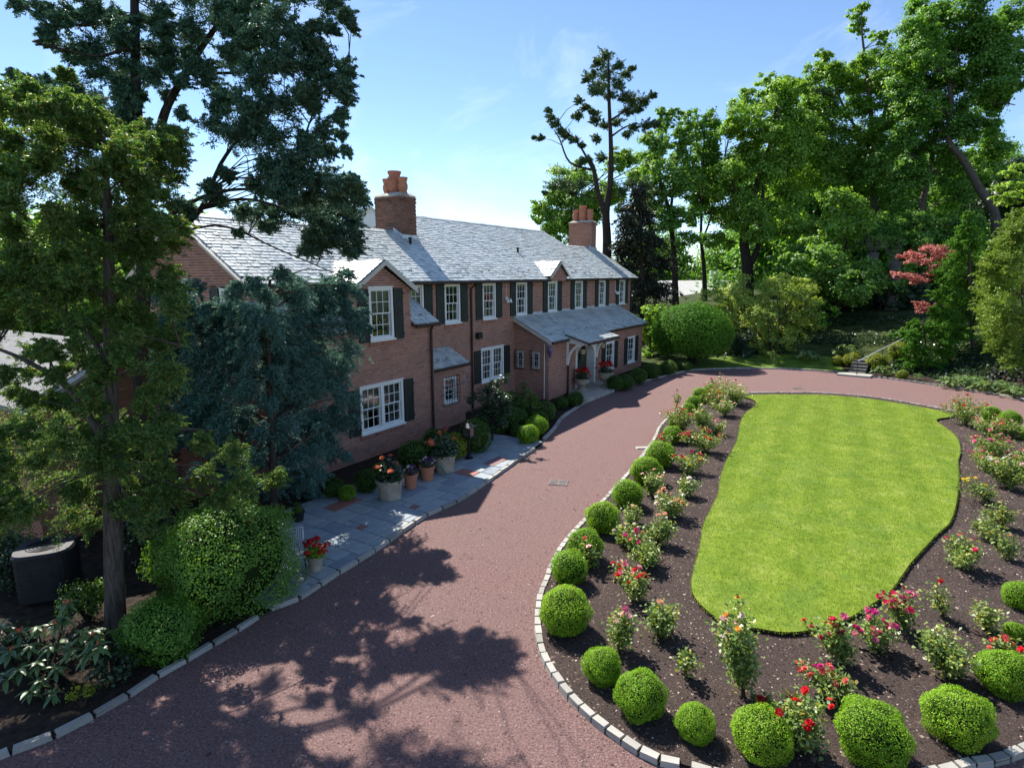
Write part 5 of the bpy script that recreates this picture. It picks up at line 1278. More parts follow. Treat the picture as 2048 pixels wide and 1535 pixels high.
tree('juniper_tree', 'drooping blue green conifer in front of the wing, behind the big round shrub', 'tree', base,
     [([Vector(base)] + tp([(546, 960), (540, 800), (535, 650), (540, 560)], Yj), 0.10, 0.03)], sum((pb([q], Yj + 2.4 * smooth(480, 690, q[0]), 0.6, 0.85, 700 + i_, 1.0, 1.12, 0) for i_, q in enumerate(jun)), []), M['blue'], M['bark_dark'], 0, 0.070, 0.019, 7, limb_r=0.016, twig=(32, 72, 0.45, -0.1, 0.12))
# big loose round shrub and its neighbours beside the drive
def round_bush(name, label, px, py, rp, matl, seed, L=0.07, Wd=0.04, dens=5200, lumps=26, zs=0.95, base_z=0.03, yk=0.9):
    p, Rr = ball_at(px, py, rp, zs, base_z); rng = np.random.default_rng(seed)
    e = empty(name, (p.x, p.y, 0.0)); tag(e, label, 'shrub')
    bl = []
    for _ in range(lumps):
        d = rng.normal(size=3); d /= np.linalg.norm(d); d[2] = abs(d[2]) if rng.uniform() < 0.7 else d[2]
        bl.append((tuple(d * Rr * 0.66 * np.array([1, 1, zs]) + np.array([0, 0, p.z])), Rr * 0.36, Rr * 0.36, Rr * 0.36))
    v, f = blob_leaves(bl, dens, L, Wd, rng, 0.5, 0.42, 10, 0.9)
    link('foliage', np_mesh('foliage', v, f), M[matl], e)
    b = MB()
    for k in range(9):
        d = Vector((rng.normal(), rng.normal(), abs(rng.normal()) + 0.6)).normalized(); b.tube([(0, 0, 0), (d.x * Rr * .3, d.y * Rr * .3, p.z * .6), (d.x * Rr * .8, d.y * Rr * .8, p.z + d.z * Rr * .6)], [0.03, 0.02, 0.006], 5)
    b.build('stem', M['bark_dark'], e); return e
bush_a = ball_mesh('round_shrub', 71, 30000, 0.042, 0.024, 0.15, 0.95, 'shade_bush', (0.84, 1.09)); bush_b = ball_mesh('round_shrub', 72, 14000, 0.075, 0.05, 0.15, 0.95, 'shade_bush', (0.82, 1.1))
clipped(456, 1112, 131, 'big rounded green shrub beside the drive in front of the blue conifer', [bush_a], None, 'round_shrub', 'shrub', 0.96, 0.03)
clipped(322, 1258, 76, 'loose boxwood like shrub at the kerb right of the cypress trunk', [bush_b], None, 'round_shrub', 'shrub', 0.92, 0.03)
round_bush('round_shrub', 'shaded round shrub just left of the cypress trunk', 172, 1205, 54, 'box_dark', 63, 0.05, 0.034, 5500, 18, 1.0)
round_bush('low_shrub', 'sparse yellowish little shrub at the kerb below the rhododendron', 163, 1392, 30, 'yellow_leaf', 64, 0.035, 0.02, 1500, 10, 1.0)
round_bush('low_shrub', 'dark leafy clump at the foot of the cypress trunk', 225, 1335, 52, 'dark_leaf', 65, 0.08, 0.045, 2500, 16, 0.8)
round_bush('low_shrub', 'dark foliage at the lower left corner under the rhododendron', 20, 1300, 60, 'dark_leaf', 66, 0.09, 0.045, 2500, 16, 0.8)
round_bush('low_shrub', 'dark ragged shrub in the shade around the heat pump', 25, 1120, 70, 'dark_leaf', 67, 0.07, 0.04, 3500, 18, 1.1)
round_bush('low_shrub', 'dark shrub behind the cypress trunk under the garage wall', 285, 1085, 60, 'dark_leaf', 68, 0.07, 0.04, 3500, 18, 1.1)
# rhododendron and hosta: whorls of large leaves, each leaf an object
def leaf_obj_mesh(name, L, Wd, mat, heart=False):
    b = MB(); n_ = 5; prof = [0.05, 0.75, 1.0, 0.72, 0.02] if not heart else [0.35, 1.0, 0.92, 0.55, 0.02]
    v = []
    for i in range(n_):
        t = i / (n_ - 1); w = prof[i] * Wd / 2; z = -0.35 * L * t * t
        v += [(-w, t * L, z + w * 0.35), (0, t * L, z), (w, t * L, z + w * 0.35)]
    b.v = v; b.f = [(i * 3 + k, i * 3 + k + 1, (i + 1) * 3 + k + 1, (i + 1) * 3 + k) for i in range(n_ - 1) for k in range(2)]
    me = b.mesh(name); me.materials.append(mat); me.shade_smooth(); return me
rleaf = leaf_obj_mesh('leaf', 0.15, 0.05, M['rhodo']); hleaf = leaf_obj_mesh('leaf', 0.20, 0.13, M['hosta'], True); hleaf2 = leaf_obj_mesh('leaf', 0.24, 0.15, M['hosta'], True)
def put_leaf(me, parent, loc, az, el, sc):
    o = bpy.data.objects.new('leaf', me); COL.objects.link(o); o.parent = parent; o.location = loc
    o.rotation_euler = (el, 0, az); o.scale = (sc, sc, sc)
rb = G(95, 1345); e = empty('rhododendron', (rb.x, rb.y, 0.03)); tag(e, 'large leaved rhododendron with faded orange flower heads in the lower left corner', 'shrub')
tips = [(0, 1250), (40, 1262), (75, 1255), (110, 1248), (135, 1205), (128, 1235), (160, 1265), (185, 1270), (195, 1290), (60, 1290), (100, 1290), (140, 1300), (20, 1300), (170, 1310), (75, 1325), (110, 1335), (40, 1335), (80, 1360), (105, 1385), (60, 1380), (10, 1350)]
st = MB(); fl_ = MB()
for k, (px, py) in enumerate(tips):
    zz = 0.95 - (py - 1205) / 190 * 0.8; p = G(px, py, max(0.12, zz)) - Vector((rb.x, rb.y, 0.03))
    st.tube([(R.uniform(-.1, .1), R.uniform(-.1, .1), 0), (p.x * .6, p.y * .6, p.z * .5), p], [0.02, 0.014, 0.008], 5)
    for q in range(12):
        put_leaf(rleaf, e, p - Vector((0, 0, 0.05 * (q // 6))), q * 1.047 + R.uniform(-.2, .2) + 0.5 * (q // 6), R.uniform(-0.15, 0.45) - 0.35 * (q // 6), R.uniform(0.8, 1.2) * (1.25 if k % 4 == 0 else 1))
    if k in (1, 3, 4, 7, 8, 12):
        fl_ = MB()
        for q in range(7): fl_.tube([p, p + Vector((R.uniform(-.05, .05), R.uniform(-.05, .05), R.uniform(0.03, 0.07)))], [0.006, 0.004], 4)
        fl_.build('faded_flower', BL['orange'], e)
st.build('stem', M['bark_dark'], e)
def hosta(px, py, rad, label, n=26, big=False, grp=None, dark=False):
    p = GH(px, py); e = empty('hosta', p); tag(e, label, 'plant', grp); st = MB()
    for k in range(n):
        a = R.uniform(0, 6.28); rr_ = rad * R.uniform(0.15, 0.9); z = rad * 0.75 * (1 - (rr_ / rad) ** 2) + 0.08
        loc = Vector((math.cos(a) * rr_, math.sin(a) * rr_, z))
        st.tube([(0, 0, 0), (loc.x * .5, loc.y * .5, loc.z * .9), loc], [0.01, 0.008, 0.005], 4)
        put_leaf(hleaf2 if big else hleaf, e, loc, a - math.pi / 2 + R.uniform(-.4, .4), R.uniform(-0.3, 0.35), R.uniform(0.8, 1.3) * (rad / 0.55))
    st.build('stem', M['rose_leaf'], e); return e
hosta(175, 1312, 0.34, 'broad pale hosta leaves beside the cypress trunk', 22, True)
hosta(1768, 752, 0.62, 'sunlit hosta clump right of the garden steps', 44)
hosta(1900, 776, 0.60, 'bright leaved hosta at the kerb below the dark conifer', 40)
hosta(2028, 797, 0.55, 'bright hosta clump at the right edge of the drive', 34)
hosta(1940, 776, 0.6, 'shaded hosta between the two bright hosta clumps', 36); hosta(1985, 784, 0.6, 'shaded hosta left of the right edge clump', 36)
hosta(1690, 713, 0.75, 'large hosta with pale leaves left of the garden steps', 44); hosta(1610, 722, 0.75, 'dark leaved hosta at the edge of the azalea bank', 44)
for k_, (hx, hy) in enumerate(((1920, 770), (1958, 772), (1965, 785), (2005, 783), (2018, 788))):
    hosta(hx, hy, 0.55, ('hosta in the dark row behind the bright kerb hosta', 'upper hosta in the dark row, below the bare hemlock trunk', 'hosta in the dark row nearest the kerb', 'hosta in the dark row left of the right edge', 'rightmost hosta of the dark row')[k_], 30)
hosta(1832, 760, 0.35, 'small hosta at the kerb between the steps and the bright hosta', 18)

# ---- the trees behind the house and drive
def bgtree(name, label, Y, trunks, circles, leafm, barkm='bark_dark', dens=820, L=0.23, Wd=0.17, seed=1, jit=2.0, up=0.9, zf=0.75, clump=0.28, subs=9, cat='tree', r0=0.3, tout=False, flat=0.6, limb_r=0.10, group=None, twig=None):
    tr_ = []
    for k, (pts, ra, rb_) in enumerate(trunks):
        w = tp(pts, Y)
        if k == 0: w = with_foot(w, Y)
        tr_.append((w, ra, rb_))
    c0 = tr_[0][0][0] if tr_ else PY(circles[0][0], circles[0][1], Y)
    base = (c0.x, c0.y, gz(c0.x, c0.y))
    return tree(name, label, cat, base, tr_, pb(circles, Y, jit, zf, seed, 1.0, 1.08, 0 if twig else 3, (0.5, 0.75)), leafm, M[barkm], dens, L, Wd, seed, up, clump, subs, flat, tout, group, True, limb_r, twig)
pine = [(1217, 116, 20), (1200, 126, 16), (1235, 132, 14), (1215, 148, 26), (1188, 152, 16), (1250, 150, 14), (1205, 172, 20), (1232, 172, 18), (1175, 160, 8), (1262, 138, 7), (1196, 186, 18), (1222, 192, 14), (1245, 196, 16), (1262, 203, 18), (1284, 204, 14), (1303, 191, 8), (1160, 202, 10), (1175, 215, 12), (1190, 228, 10), (1250, 222, 16), (1270, 222, 12), (1160, 232, 10), (1150, 233, 6), (1192, 243, 12), (1210, 250, 10), (1232, 245, 12), (1100, 222, 8), (1106, 235, 9), (1112, 248, 11), (1125, 262, 11), (1133, 272, 12), (1150, 280, 12), (1085, 277, 8), (1070, 275, 4), (1165, 292, 8), (1196, 277, 10), (1265, 256, 12), (1288, 252, 14), (1310, 250, 12), (1250, 270, 10), (1180, 320, 10), (1165, 325, 8), (1205, 315, 12), (1110, 374, 16), (1138, 369, 20), (1166, 372, 20), (1092, 385, 6), (1150, 385, 14), (1258, 368, 20), (1285, 372, 16), (1240, 385, 14), (1235, 420, 14), (1260, 440, 14), (1290, 390, 12), (1310, 385, 8)]
bgtree('pine_tree', 'tall white pine with layered tiers and a forked trunk, right of the far chimney', 52, [([(1213, 560), (1214, 480), (1212, 425), (1220, 370), (1222, 300), (1218, 200), (1217, 120)], 0.55, 0.08), ([(1211, 430), (1196, 385), (1188, 340), (1180, 320)], 0.27, 0.14), ([(1188, 345), (1165, 300), (1145, 275), (1115, 245), (1098, 218)], 0.12, 0.03), ([(1186, 340), (1140, 325), (1120, 280), (1108, 260)], 0.12, 0.04), ([(1220, 275), (1260, 250), (1310, 250)], 0.10, 0.03), ([(1222, 240), (1262, 215), (1300, 192)], 0.10, 0.03)],
       pine, M['pine'], 'bark_dark', 0, 0.26, 0.055, 71, 1.0, zf=0.5, limb_r=0.09, twig=(26, 38, 0.0, 0.2, 0.16))
bgtree('spruce_tree', 'very dark purplish spruce standing behind the right end of the roof', 48, [([(1285, 610), (1283, 500), (1280, 370)], 0.3, 0.05)], [(1280, 385, 16), (1278, 410, 24), (1290, 430, 26), (1265, 440, 24), (1280, 465, 34), (1300, 480, 28), (1258, 490, 28), (1280, 510, 40), (1310, 520, 30), (1255, 535, 36), (1290, 555, 44), (1270, 590, 44), (1310, 580, 32), (1245, 580, 28), (1295, 620, 36), (1260, 620, 30)], M['spruce'], 'bark_dark', 0, 0.26, 0.08, 72, 1.2, twig=(44, 56, 0.4, -0.1, 0.16))
bgtree('maple_tree', 'light green maple behind the far chimney', 60, [([(1150, 560), (1152, 480), (1160, 400)], 0.35, 0.1)], [(1100, 405, 30), (1085, 425, 22), (1075, 440, 14), (1125, 380, 32), (1150, 350, 34), (1165, 335, 22), (1180, 385, 36), (1110, 440, 30), (1150, 420, 36), (1130, 460, 34), (1095, 460, 22), (1235, 340, 30), (1245, 310, 24), (1230, 380, 34), (1260, 340, 26), (1165, 450, 34), (1200, 430, 32), (1080, 405, 12)], M['maple_light'], seed=73)
bgtree('maple_tree', 'narrow two topped maple just right of the tall pine', 55, [([(1352, 620), (1348, 520), (1340, 430), (1325, 380), (1315, 340)], 0.32, 0.10), ([(1340, 435), (1350, 350), (1365, 260)], 0.16, 0.05)], [(1330, 232, 14), (1322, 255, 22), (1310, 285, 26), (1335, 290, 26), (1300, 320, 28), (1330, 335, 34), (1365, 222, 12), (1367, 245, 18), (1370, 275, 24), (1372, 305, 26), (1370, 335, 30), (1350, 370, 34), (1310, 365, 32), (1375, 380, 28), (1340, 410, 34), (1300, 400, 28), (1370, 430, 26), (1385, 480, 24), (1330, 450, 28)], M['maple'], seed=74)
bgtree('maple_tree', 'slim round topped maple standing alone above the far lawn', 57, [([(1411, 640), (1408, 540), (1402, 470), (1405, 400)], 0.28, 0.08), ([(1404, 480), (1420, 440), (1424, 400)], 0.12, 0.05)], [(1400, 235, 18), (1420, 245, 20), (1405, 265, 26), (1425, 280, 24), (1400, 300, 28), (1425, 320, 28), (1410, 345, 32), (1430, 370, 28), (1395, 375, 28), (1415, 410, 34), (1440, 420, 26), (1385, 430, 22)], M['maple'], seed=75)
bgtree('oak_tree', 'broad tree with a heavy dark trunk left of centre in the wood', 54, [([(1494, 620), (1495, 540), (1488, 470), (1510, 380), (1540, 290), (1560, 180)], 0.62, 0.08), ([(1495, 540), (1520, 480), (1525, 400), (1530, 320)], 0.32, 0.08), ([(1500, 450), (1470, 380), (1450, 310)], 0.16, 0.05)],
       [(1550, 165, 26), (1530, 180, 26), (1570, 185, 28), (1500, 200, 30), (1545, 215, 36), (1585, 220, 30), (1475, 235, 30), (1515, 250, 40), (1560, 265, 42), (1465, 275, 34), (1500, 295, 40), (1545, 315, 44), (1590, 280, 36), (1455, 325, 32), (1490, 345, 40), (1540, 365, 44), (1450, 375, 28), (1480, 405, 40), (1525, 420, 40), (1575, 350, 40), (1570, 400, 36), (1455, 435, 30), (1510, 465, 30), (1560, 450, 34), (1440, 475, 26), (1590, 470, 30)], M['maple_light'], 'bark_dark', seed=76)
bgtree('oak_tree', 'tall tree with a thin spire of leaves rising above its crown', 58, [([(1748, 560), (1749, 420), (1742, 320), (1742, 220), (1730, 120), (1722, 50)], 0.5, 0.06), ([(1745, 330), (1770, 220), (1790, 150)], 0.26, 0.06), ([(1742, 300), (1690, 220), (1660, 140)], 0.16, 0.05)],
       [(1718, 28, 16), (1726, 15, 9), (1712, 48, 16), (1732, 62, 14), (1755, 72, 14), (1765, 85, 10), (1640, 105, 14), (1652, 112, 10), (1625, 150, 26), (1655, 150, 32), (1690, 155, 34), (1720, 125, 22), (1750, 115, 30), (1780, 110, 26), (1600, 175, 24), (1625, 195, 34), (1665, 205, 40), (1710, 200, 40), (1750, 175, 38), (1790, 165, 32), (1610, 240, 36), (1650, 260, 42), (1700, 265, 44), (1745, 245, 40), (1785, 225, 34), (1620, 300, 40), (1665, 320, 44), (1715, 325, 46), (1760, 295, 40), (1640, 365, 44), (1690, 380, 44), (1740, 370, 42), (1610, 360, 34), (1780, 280, 30)], M['maple_light'], 'bark_gray', seed=77)
bgtree('oak_tree', 'great leaning tree at the right with its pale trunk slanting into the crown', 52, [([(1992, 445), (1960, 380), (1925, 318), (1897, 280), (1903, 210), (1900, 150), (1925, 60)], 0.42, 0.10), ([(1900, 165), (1860, 120), (1830, 90)], 0.16, 0.05), ([(1902, 180), (1950, 110), (1985, 60)], 0.18, 0.05), ([(1900, 230), (1960, 205), (2030, 210)], 0.08, 0.02)],
       [(1870, 15, 40), (1915, 15, 46), (1890, 50, 44), (1850, 45, 30), (1955, 40, 44), (1995, 45, 44), (2030, 60, 36), (1830, 75, 34), (1870, 95, 44), (1920, 95, 48), (1970, 95, 46), (2015, 110, 38), (1845, 120, 40), (1895, 145, 46), (1950, 150, 46), (2000, 155, 38), (2035, 130, 24), (1820, 155, 36), (1865, 185, 44), (1920, 195, 46), (1970, 200, 40), (2005, 195, 26), (1840, 225, 40), (1890, 240, 42), (1940, 240, 40), (1980, 240, 26), (1805, 240, 34), (1835, 270, 36), (1800, 200, 26), (1865, 280, 34), (2040, 30, 30)], M['maple'], 'bark_gray', seed=78)
bgtree('oak_tree', 'second pale trunk left of the leaning one, crown merging behind it', 55, [([(1828, 500), (1846, 400), (1866, 305), (1870, 240)], 0.42, 0.15)], [(1800, 290, 36), (1845, 305, 34), (1785, 330, 40), (1820, 345, 30), (1910, 310, 36), (1950, 300, 36), (1930, 345, 40), (1975, 320, 34), (1955, 270, 30), (1800, 375, 34), (1905, 375, 36), (1880, 400, 30), (1770, 400, 34)], M['maple'], 'bark_gray', seed=79)
bgtree('oak_tree', 'dark tree behind the leaning trunk at the right edge', 62, [([(2010, 500), (2012, 400)], 0.3, 0.1)], [(2000, 340, 34), (2035, 330, 36), (1990, 380, 40), (2030, 380, 42), (2010, 420, 44), (2045, 430, 40), (1965, 410, 34), (1960, 450, 34)], M['dark_leaf'], seed=80)
bgtree('dogwood', 'bright layered maple branch reaching in at the right edge', 36, [([(2075, 560), (2062, 440), (2050, 380)], 0.12, 0.05)], [(2030, 345, 20, .35), (2045, 330, 20, .35), (2010, 375, 22, .35), (2035, 370, 26, .35), (1995, 395, 14, .35), (2025, 395, 24, .35), (2050, 395, 24, .4)], M['maple_light'], L=0.2, Wd=0.15, dens=1100, seed=81, jit=1)
bgtree('dogwood', 'pale green small tree in front of the woodland trunks', 46, [([(1690, 590), (1692, 520), (1695, 430)], 0.14, 0.05)], [(1690, 405, 28), (1660, 425, 26), (1720, 420, 26), (1640, 450, 24), (1680, 450, 34), (1715, 460, 30), (1655, 480, 34), (1695, 490, 34), (1740, 450, 24), (1630, 480, 22), (1670, 510, 30), (1735, 490, 22)], M['maple_light'], dens=800, L=0.24, Wd=0.16, seed=82, jit=1.4)
bgtree('dogwood', 'dense rounded dogwood above the shaded bank', 43, [([(1680, 655), (1675, 600), (1665, 560)], 0.14, 0.05), ([(1678, 620), (1710, 580)], 0.08, 0.04)], [(1630, 520, 32), (1660, 515, 32), (1690, 530, 34), (1720, 540, 32), (1605, 545, 28), (1640, 555, 38), (1680, 565, 38), (1720, 570, 34), (1750, 555, 26), (1760, 575, 20), (1620, 580, 30), (1700, 595, 28), (1650, 590, 30), (1595, 520, 22)], M['maple'], dens=800, L=0.24, Wd=0.17, seed=83, jit=1.4)
bgtree('azalea', 'big yellowish flowering bank of shrub right of the domed yew', 40, [([(1500, 725), (1498, 690), (1490, 640)], 0.1, 0.04), ([(1540, 728), (1545, 690), (1560, 640)], 0.1, 0.04)], [(1430, 590, 22), (1460, 600, 30), (1495, 590, 34), (1535, 580, 36), (1570, 575, 34), (1595, 595, 32), (1450, 625, 28), (1490, 630, 38), (1535, 625, 40), (1580, 625, 38), (1610, 640, 32), (1520, 665, 34), (1560, 670, 40), (1600, 680, 32), (1535, 705, 30), (1570, 710, 30), (1480, 590, 26), (1610, 610, 30), (1550, 560, 22), (1590, 560, 20)], M['olive_leaf'], dens=900, L=0.17, Wd=0.09, seed=84, jit=1.4, cat='shrub')
bgtree('azalea', 'orange tinged azalea low in front of the yellowish bank', 38, [([(1545, 735), (1540, 700)], 0.08, 0.04)], [(1500, 640, 18), (1520, 625, 20), (1545, 640, 22), (1525, 660, 26), (1555, 675, 26), (1530, 690, 26), (1565, 700, 24), (1590, 710, 20), (1545, 715, 22), (1580, 725, 14)], M['olive_leaf'], dens=1000, L=0.14, Wd=0.08, seed=85, jit=0.8, cat='shrub')
bgtree('yew', 'dark low yew between the domed yew and the azalea bank', 38.5, [([(1480, 735), (1480, 700)], 0.1, 0.04)], [(1455, 690, 26), (1480, 680, 28), (1500, 700, 30), (1470, 715, 26), (1510, 720, 20), (1440, 715, 22), (1490, 728, 16)], M['dark_leaf'], dens=1200, L=0.15, Wd=0.07, seed=86, jit=0.6, cat='shrub')
bgtree('lilac', 'pale leaved shrub at the corner behind the extension', 40, [([(1300, 720), (1300, 660)], 0.1, 0.04)], [(1300, 625, 22), (1285, 640, 18), (1310, 650, 24), (1295, 675, 26), (1330, 620, 20), (1310, 700, 22), (1292, 710, 16)], M['maple_light'], dens=900, L=0.2, Wd=0.13, seed=87, jit=0.8, cat='shrub')
# domed yew on short stems
yb = G(1385, 729); e = empty('domed_yew', (yb.x, yb.y, 0)); tag(e, 'large clipped dome of yew on short stems at the far end of the drive', 'shrub')
yr = 81 * yb.y / F; yc_ = PY(1383, 672, yb.y); rng = np.random.default_rng(90)
d = rng.normal(size=(26000, 3)); d /= np.linalg.norm(d, axis=1, keepdims=True); d = d[d[:, 2] > -0.75]
hgt = (PY(1383, 604, yb.y).z - yc_.z)
rad = rng.uniform(0.8, 1.02, (len(d), 1)) * (1 + 0.04 * np.sin(d[:, :1] * 7) * np.sin(d[:, 1:2] * 6 + 1))
pos = d * rad * np.where(d[:, 2:3] > 0, np.array([[yr, yr, hgt]]), np.array([[yr * 0.97, yr * 0.97, hgt * 0.75]])) + np.array([yc_.x - yb.x, 0, yc_.z])
v, f = leaf_quads(pos, d + rng.normal(size=d.shape) * 0.5, 0.15, 0.055, rng, 0.2)
link('foliage', np_mesh('foliage', v, f), M['yew'], e)
b = MB(); 
for k in range(6):
    a = k * 1.05; b.tube([(math.cos(a) * .12, math.sin(a) * .12, 0), (math.cos(a) * .5, math.sin(a) * .5, yc_.z * 0.6), (math.cos(a) * yr * .7, math.sin(a) * yr * .7, yc_.z + .3)], [0.09, 0.07, 0.03], 6)
b.build('trunk', M['bark_dark'], e)
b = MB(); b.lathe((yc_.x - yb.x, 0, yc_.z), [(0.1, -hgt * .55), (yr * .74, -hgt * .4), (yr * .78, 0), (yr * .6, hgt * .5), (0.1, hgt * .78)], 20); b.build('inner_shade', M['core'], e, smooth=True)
clipped(1370, 732, 15, 'low dark clump under the near side of the domed yew', dark_meshes, None, 'shrub', 'shrub', 0.7)
bgtree('japanese_maple', 'red leaved Japanese maple with layered branches', 35.5, [([(1880, 640), (1882, 570), (1872, 520)], 0.1, 0.04), ([(1880, 560), (1845, 520)], 0.05, 0.02)], [(1808, 515, 13, .3), (1830, 506, 20, .3), (1855, 499, 22, .3), (1880, 497, 22, .35), (1900, 505, 18, .35), (1862, 516, 24, .3), (1890, 518, 22, .35), (1838, 524, 16, .3), (1875, 535, 22, .3), (1808, 548, 18, .3), (1832, 553, 22, .3), (1856, 548, 20, .3), (1850, 562, 20, .3), (1880, 555, 18, .3), (1843, 606, 14, .3), (1857, 617, 20, .3), (1872, 612, 14, .3), (1848, 622, 13, .3)], M['redmaple'], dens=1500, L=0.15, Wd=0.06, seed=91, jit=0.8)
bgtree('hemlock_tree', 'dark green conifer with a bare reddish trunk at the right', 33, [([(1944, 735), (1944, 660), (1940, 560), (1938, 460), (1940, 415)], 0.16, 0.03)], [(1942, 430, 10), (1940, 455, 16), (1930, 480, 22), (1952, 490, 22), (1920, 515, 24), (1945, 525, 28), (1905, 550, 24), (1935, 560, 34), (1965, 555, 26), (1895, 585, 24), (1925, 600, 34), (1965, 600, 32), (1905, 625, 26), (1945, 635, 34), (1980, 640, 26), (1890, 540, 14), (1975, 520, 16), (1895, 650, 22), (1925, 665, 26), (1985, 670, 18), (1880, 620, 14), (1985, 580, 20)], M['yew'], 'bark', L=0.15, Wd=0.05, seed=92, jit=0.7, limb_r=0.05, twig=(34, 60, 0.25, 0.0, 0.14))
bgtree('hemlock_tree', 'small ragged conifer standing beside the garden steps', 32.5, [([(1850, 760), (1852, 700), (1845, 640)], 0.07, 0.02)], [(1830, 648, 12), (1838, 668, 18), (1860, 655, 14), (1880, 655, 18), (1885, 680, 20), (1825, 690, 18), (1850, 700, 24), (1880, 705, 20), (1835, 725, 22), (1865, 730, 22), (1895, 725, 14), (1825, 750, 18), (1850, 752, 18), (1870, 670, 18)], M['yew'], 'bark', L=0.13, Wd=0.045, seed=93, jit=0.5, limb_r=0.04, twig=(32, 56, 0.2, 0.0, 0.14))
bgtree('arborvitae', 'broad yellow green arborvitae at the right edge', 27.5, [([(2050, 790), (2048, 700), (2042, 500)], 0.12, 0.03)], [(2045, 435, 16), (2038, 460, 26), (2050, 490, 32), (2020, 495, 26), (2030, 525, 36), (2000, 535, 26), (2050, 550, 40), (2015, 570, 38), (1990, 575, 22), (2040, 600, 42), (2005, 610, 34), (2050, 640, 40), (2015, 650, 38), (1998, 660, 20), (2035, 685, 38), (2012, 695, 26), (2050, 715, 34), (2030, 725, 22), (1978, 545, 10)], M['arbor'], 'bark', L=0.13, Wd=0.045, seed=94, jit=0.6, zf=1.0, limb_r=0.04, twig=(40, 50, 0.1, 0.45, 0.16))
# shrubs of the shaded bank
for k, (nm, lab, Y, cs, mt) in enumerate((
    ('understory_shrub', 'dark shrubs massed under the dogwood', 44, [(1600, 630, 24), (1635, 625, 30), (1670, 630, 30), (1705, 630, 30), (1650, 650, 24), (1690, 655, 22), (1730, 620, 30), (1620, 655, 18)], 'dark_leaf'),
    ('understory_shrub', 'dark evergreen shrubs between the stumps and the red maple', 42, [(1760, 610, 30), (1790, 600, 32), (1820, 590, 30), (1780, 640, 30), (1810, 635, 32), (1845, 640, 26), (1750, 645, 24), (1835, 570, 24), (1800, 660, 22), (1765, 665, 18)], 'dark_leaf'),
    ('understory_shrub', 'shaded undergrowth behind the bare hemlock trunk', 36, [(1960, 690, 26), (1990, 700, 26), (1915, 715, 26), (1940, 735, 22), (1975, 740, 24), (1900, 740, 20), (2005, 735, 22), (1960, 720, 22)], 'dark_leaf'),
    ('understory_shrub', 'mid green shrub right of the second stump', 43, [(1800, 540, 26), (1780, 560, 24), (1820, 560, 24), (1790, 580, 22), (1810, 520, 18)], 'maple'),
    ('understory_shrub', 'upright bright shrub at the left of the shaded bank', 41, [(1640, 610, 14), (1645, 635, 18), (1660, 650, 14), (1665, 625, 12)], 'yew'),
    ('understory_shrub', 'tall green undergrowth below the pale leaning trunks', 48, [(1840, 450, 30), (1870, 440, 30), (1800, 450, 30), (1860, 480, 34), (1900, 460, 30), (1820, 490, 30), (1780, 490, 30), (1890, 490, 26), (1930, 440, 26), (1960, 470, 28)], 'maple'),
    ('understory_shrub', 'low dark shrubs on the bank left of the garden steps', 42, [(1590, 690, 14), (1612, 684, 16), (1634, 688, 15), (1655, 682, 14), (1602, 672, 14)], 'yew'),
    ('understory_shrub', 'shaded shrubs across the middle of the bank above the steps', 41, [(1672, 672, 16), (1695, 668, 17), (1716, 664, 17), (1705, 680, 14), (1738, 668, 15), (1752, 660, 15)], 'dark_leaf'),
    ('understory_shrub', 'dark shrub behind the top of the handrail', 37, [(1800, 672, 18), (1822, 664, 18), (1812, 688, 15), (1786, 680, 14)], 'yew'),
    ('understory_shrub', 'bluish shrub above the hosta left of the steps', 39.5, [(1735, 690, 12), (1750, 682, 14), (1765, 690, 12), (1740, 703, 12)], 'dark_leaf'),
    ('understory_shrub', 'low brown undergrowth above the hosta at the right edge', 28.5, [(2010, 745, 22), (2040, 745, 24), (1985, 750, 18), (2025, 765, 18)], 'spruce'))):
    bgtree(nm, lab, Y, [([(cs[0][0], cs[0][1] + 25), (cs[0][0], cs[0][1])], 0.06, 0.03)], cs, M[mt], dens=900, L=0.2, Wd=0.12, seed=100 + k, jit=1.0, cat='shrub', limb_r=0.05)
for px, py, rp, lab in ((1752, 722, 20, 'bright golden shrub beside the handrail'), (1796, 700, 20, 'golden shrub at the upper end of the handrail'), (1703, 718, 16, 'low yellow green shrub left of the garden steps'), (1674, 720, 11, 'small yellowish shrub at the end of the grass verge'), (1804, 748, 11, 'tiny golden shrub right of the sunlit hosta')):
    p = GH(px, py + rp * 0.9); r_ = rp * p.y / F
    o = bpy.data.objects.new('golden_shrub', yellow_mesh); COL.objects.link(o); o.location = (p.x, p.y, p.z + r_ * 0.8); o.scale = (r_, r_, r_); o.rotation_euler = (0, 0, R.uniform(0, 6)); tag(o, lab, 'shrub')
# tree stumps wrapped in vine
for px0, top, bot, Y, w, lab in ((1733, 505, 640, 44, 0.42, 'left tall broken stump in the shaded bank'), (1773, 522, 700, 42, 0.40, 'right flat topped stump in the shaded bank')):
    p0 = PY(px0, bot, Y); p1 = PY(px0 - 1, top, Y); zb = gz(p0.x, Y); e = empty('tree_stump', (p0.x, Y, zb)); tag(e, lab, 'stump')
    b = MB(); hh = p1.z - zb; b.tube([(0, 0, -0.1), (0.03, 0, hh * .4), (0, 0.02, hh * .8), (-0.02, 0, hh)], [w * 1.1, w * .85, w * .8, w * .95], 10)
    b.build('trunk', M['bark_gray'], e, smooth=True)
    b = MB()
    for q in range(14):
        a = R.uniform(0, 6.28); b.tube([(0, 0, hh - .1), (math.cos(a) * .5, math.sin(a) * .5, hh + .5), (math.cos(a) * 1.0, math.sin(a) * 1.0, hh + R.uniform(.8, 1.8))], [0.03, 0.02, 0.006], 4)
    b.build('bare_twig', M['bark_gray'], e)
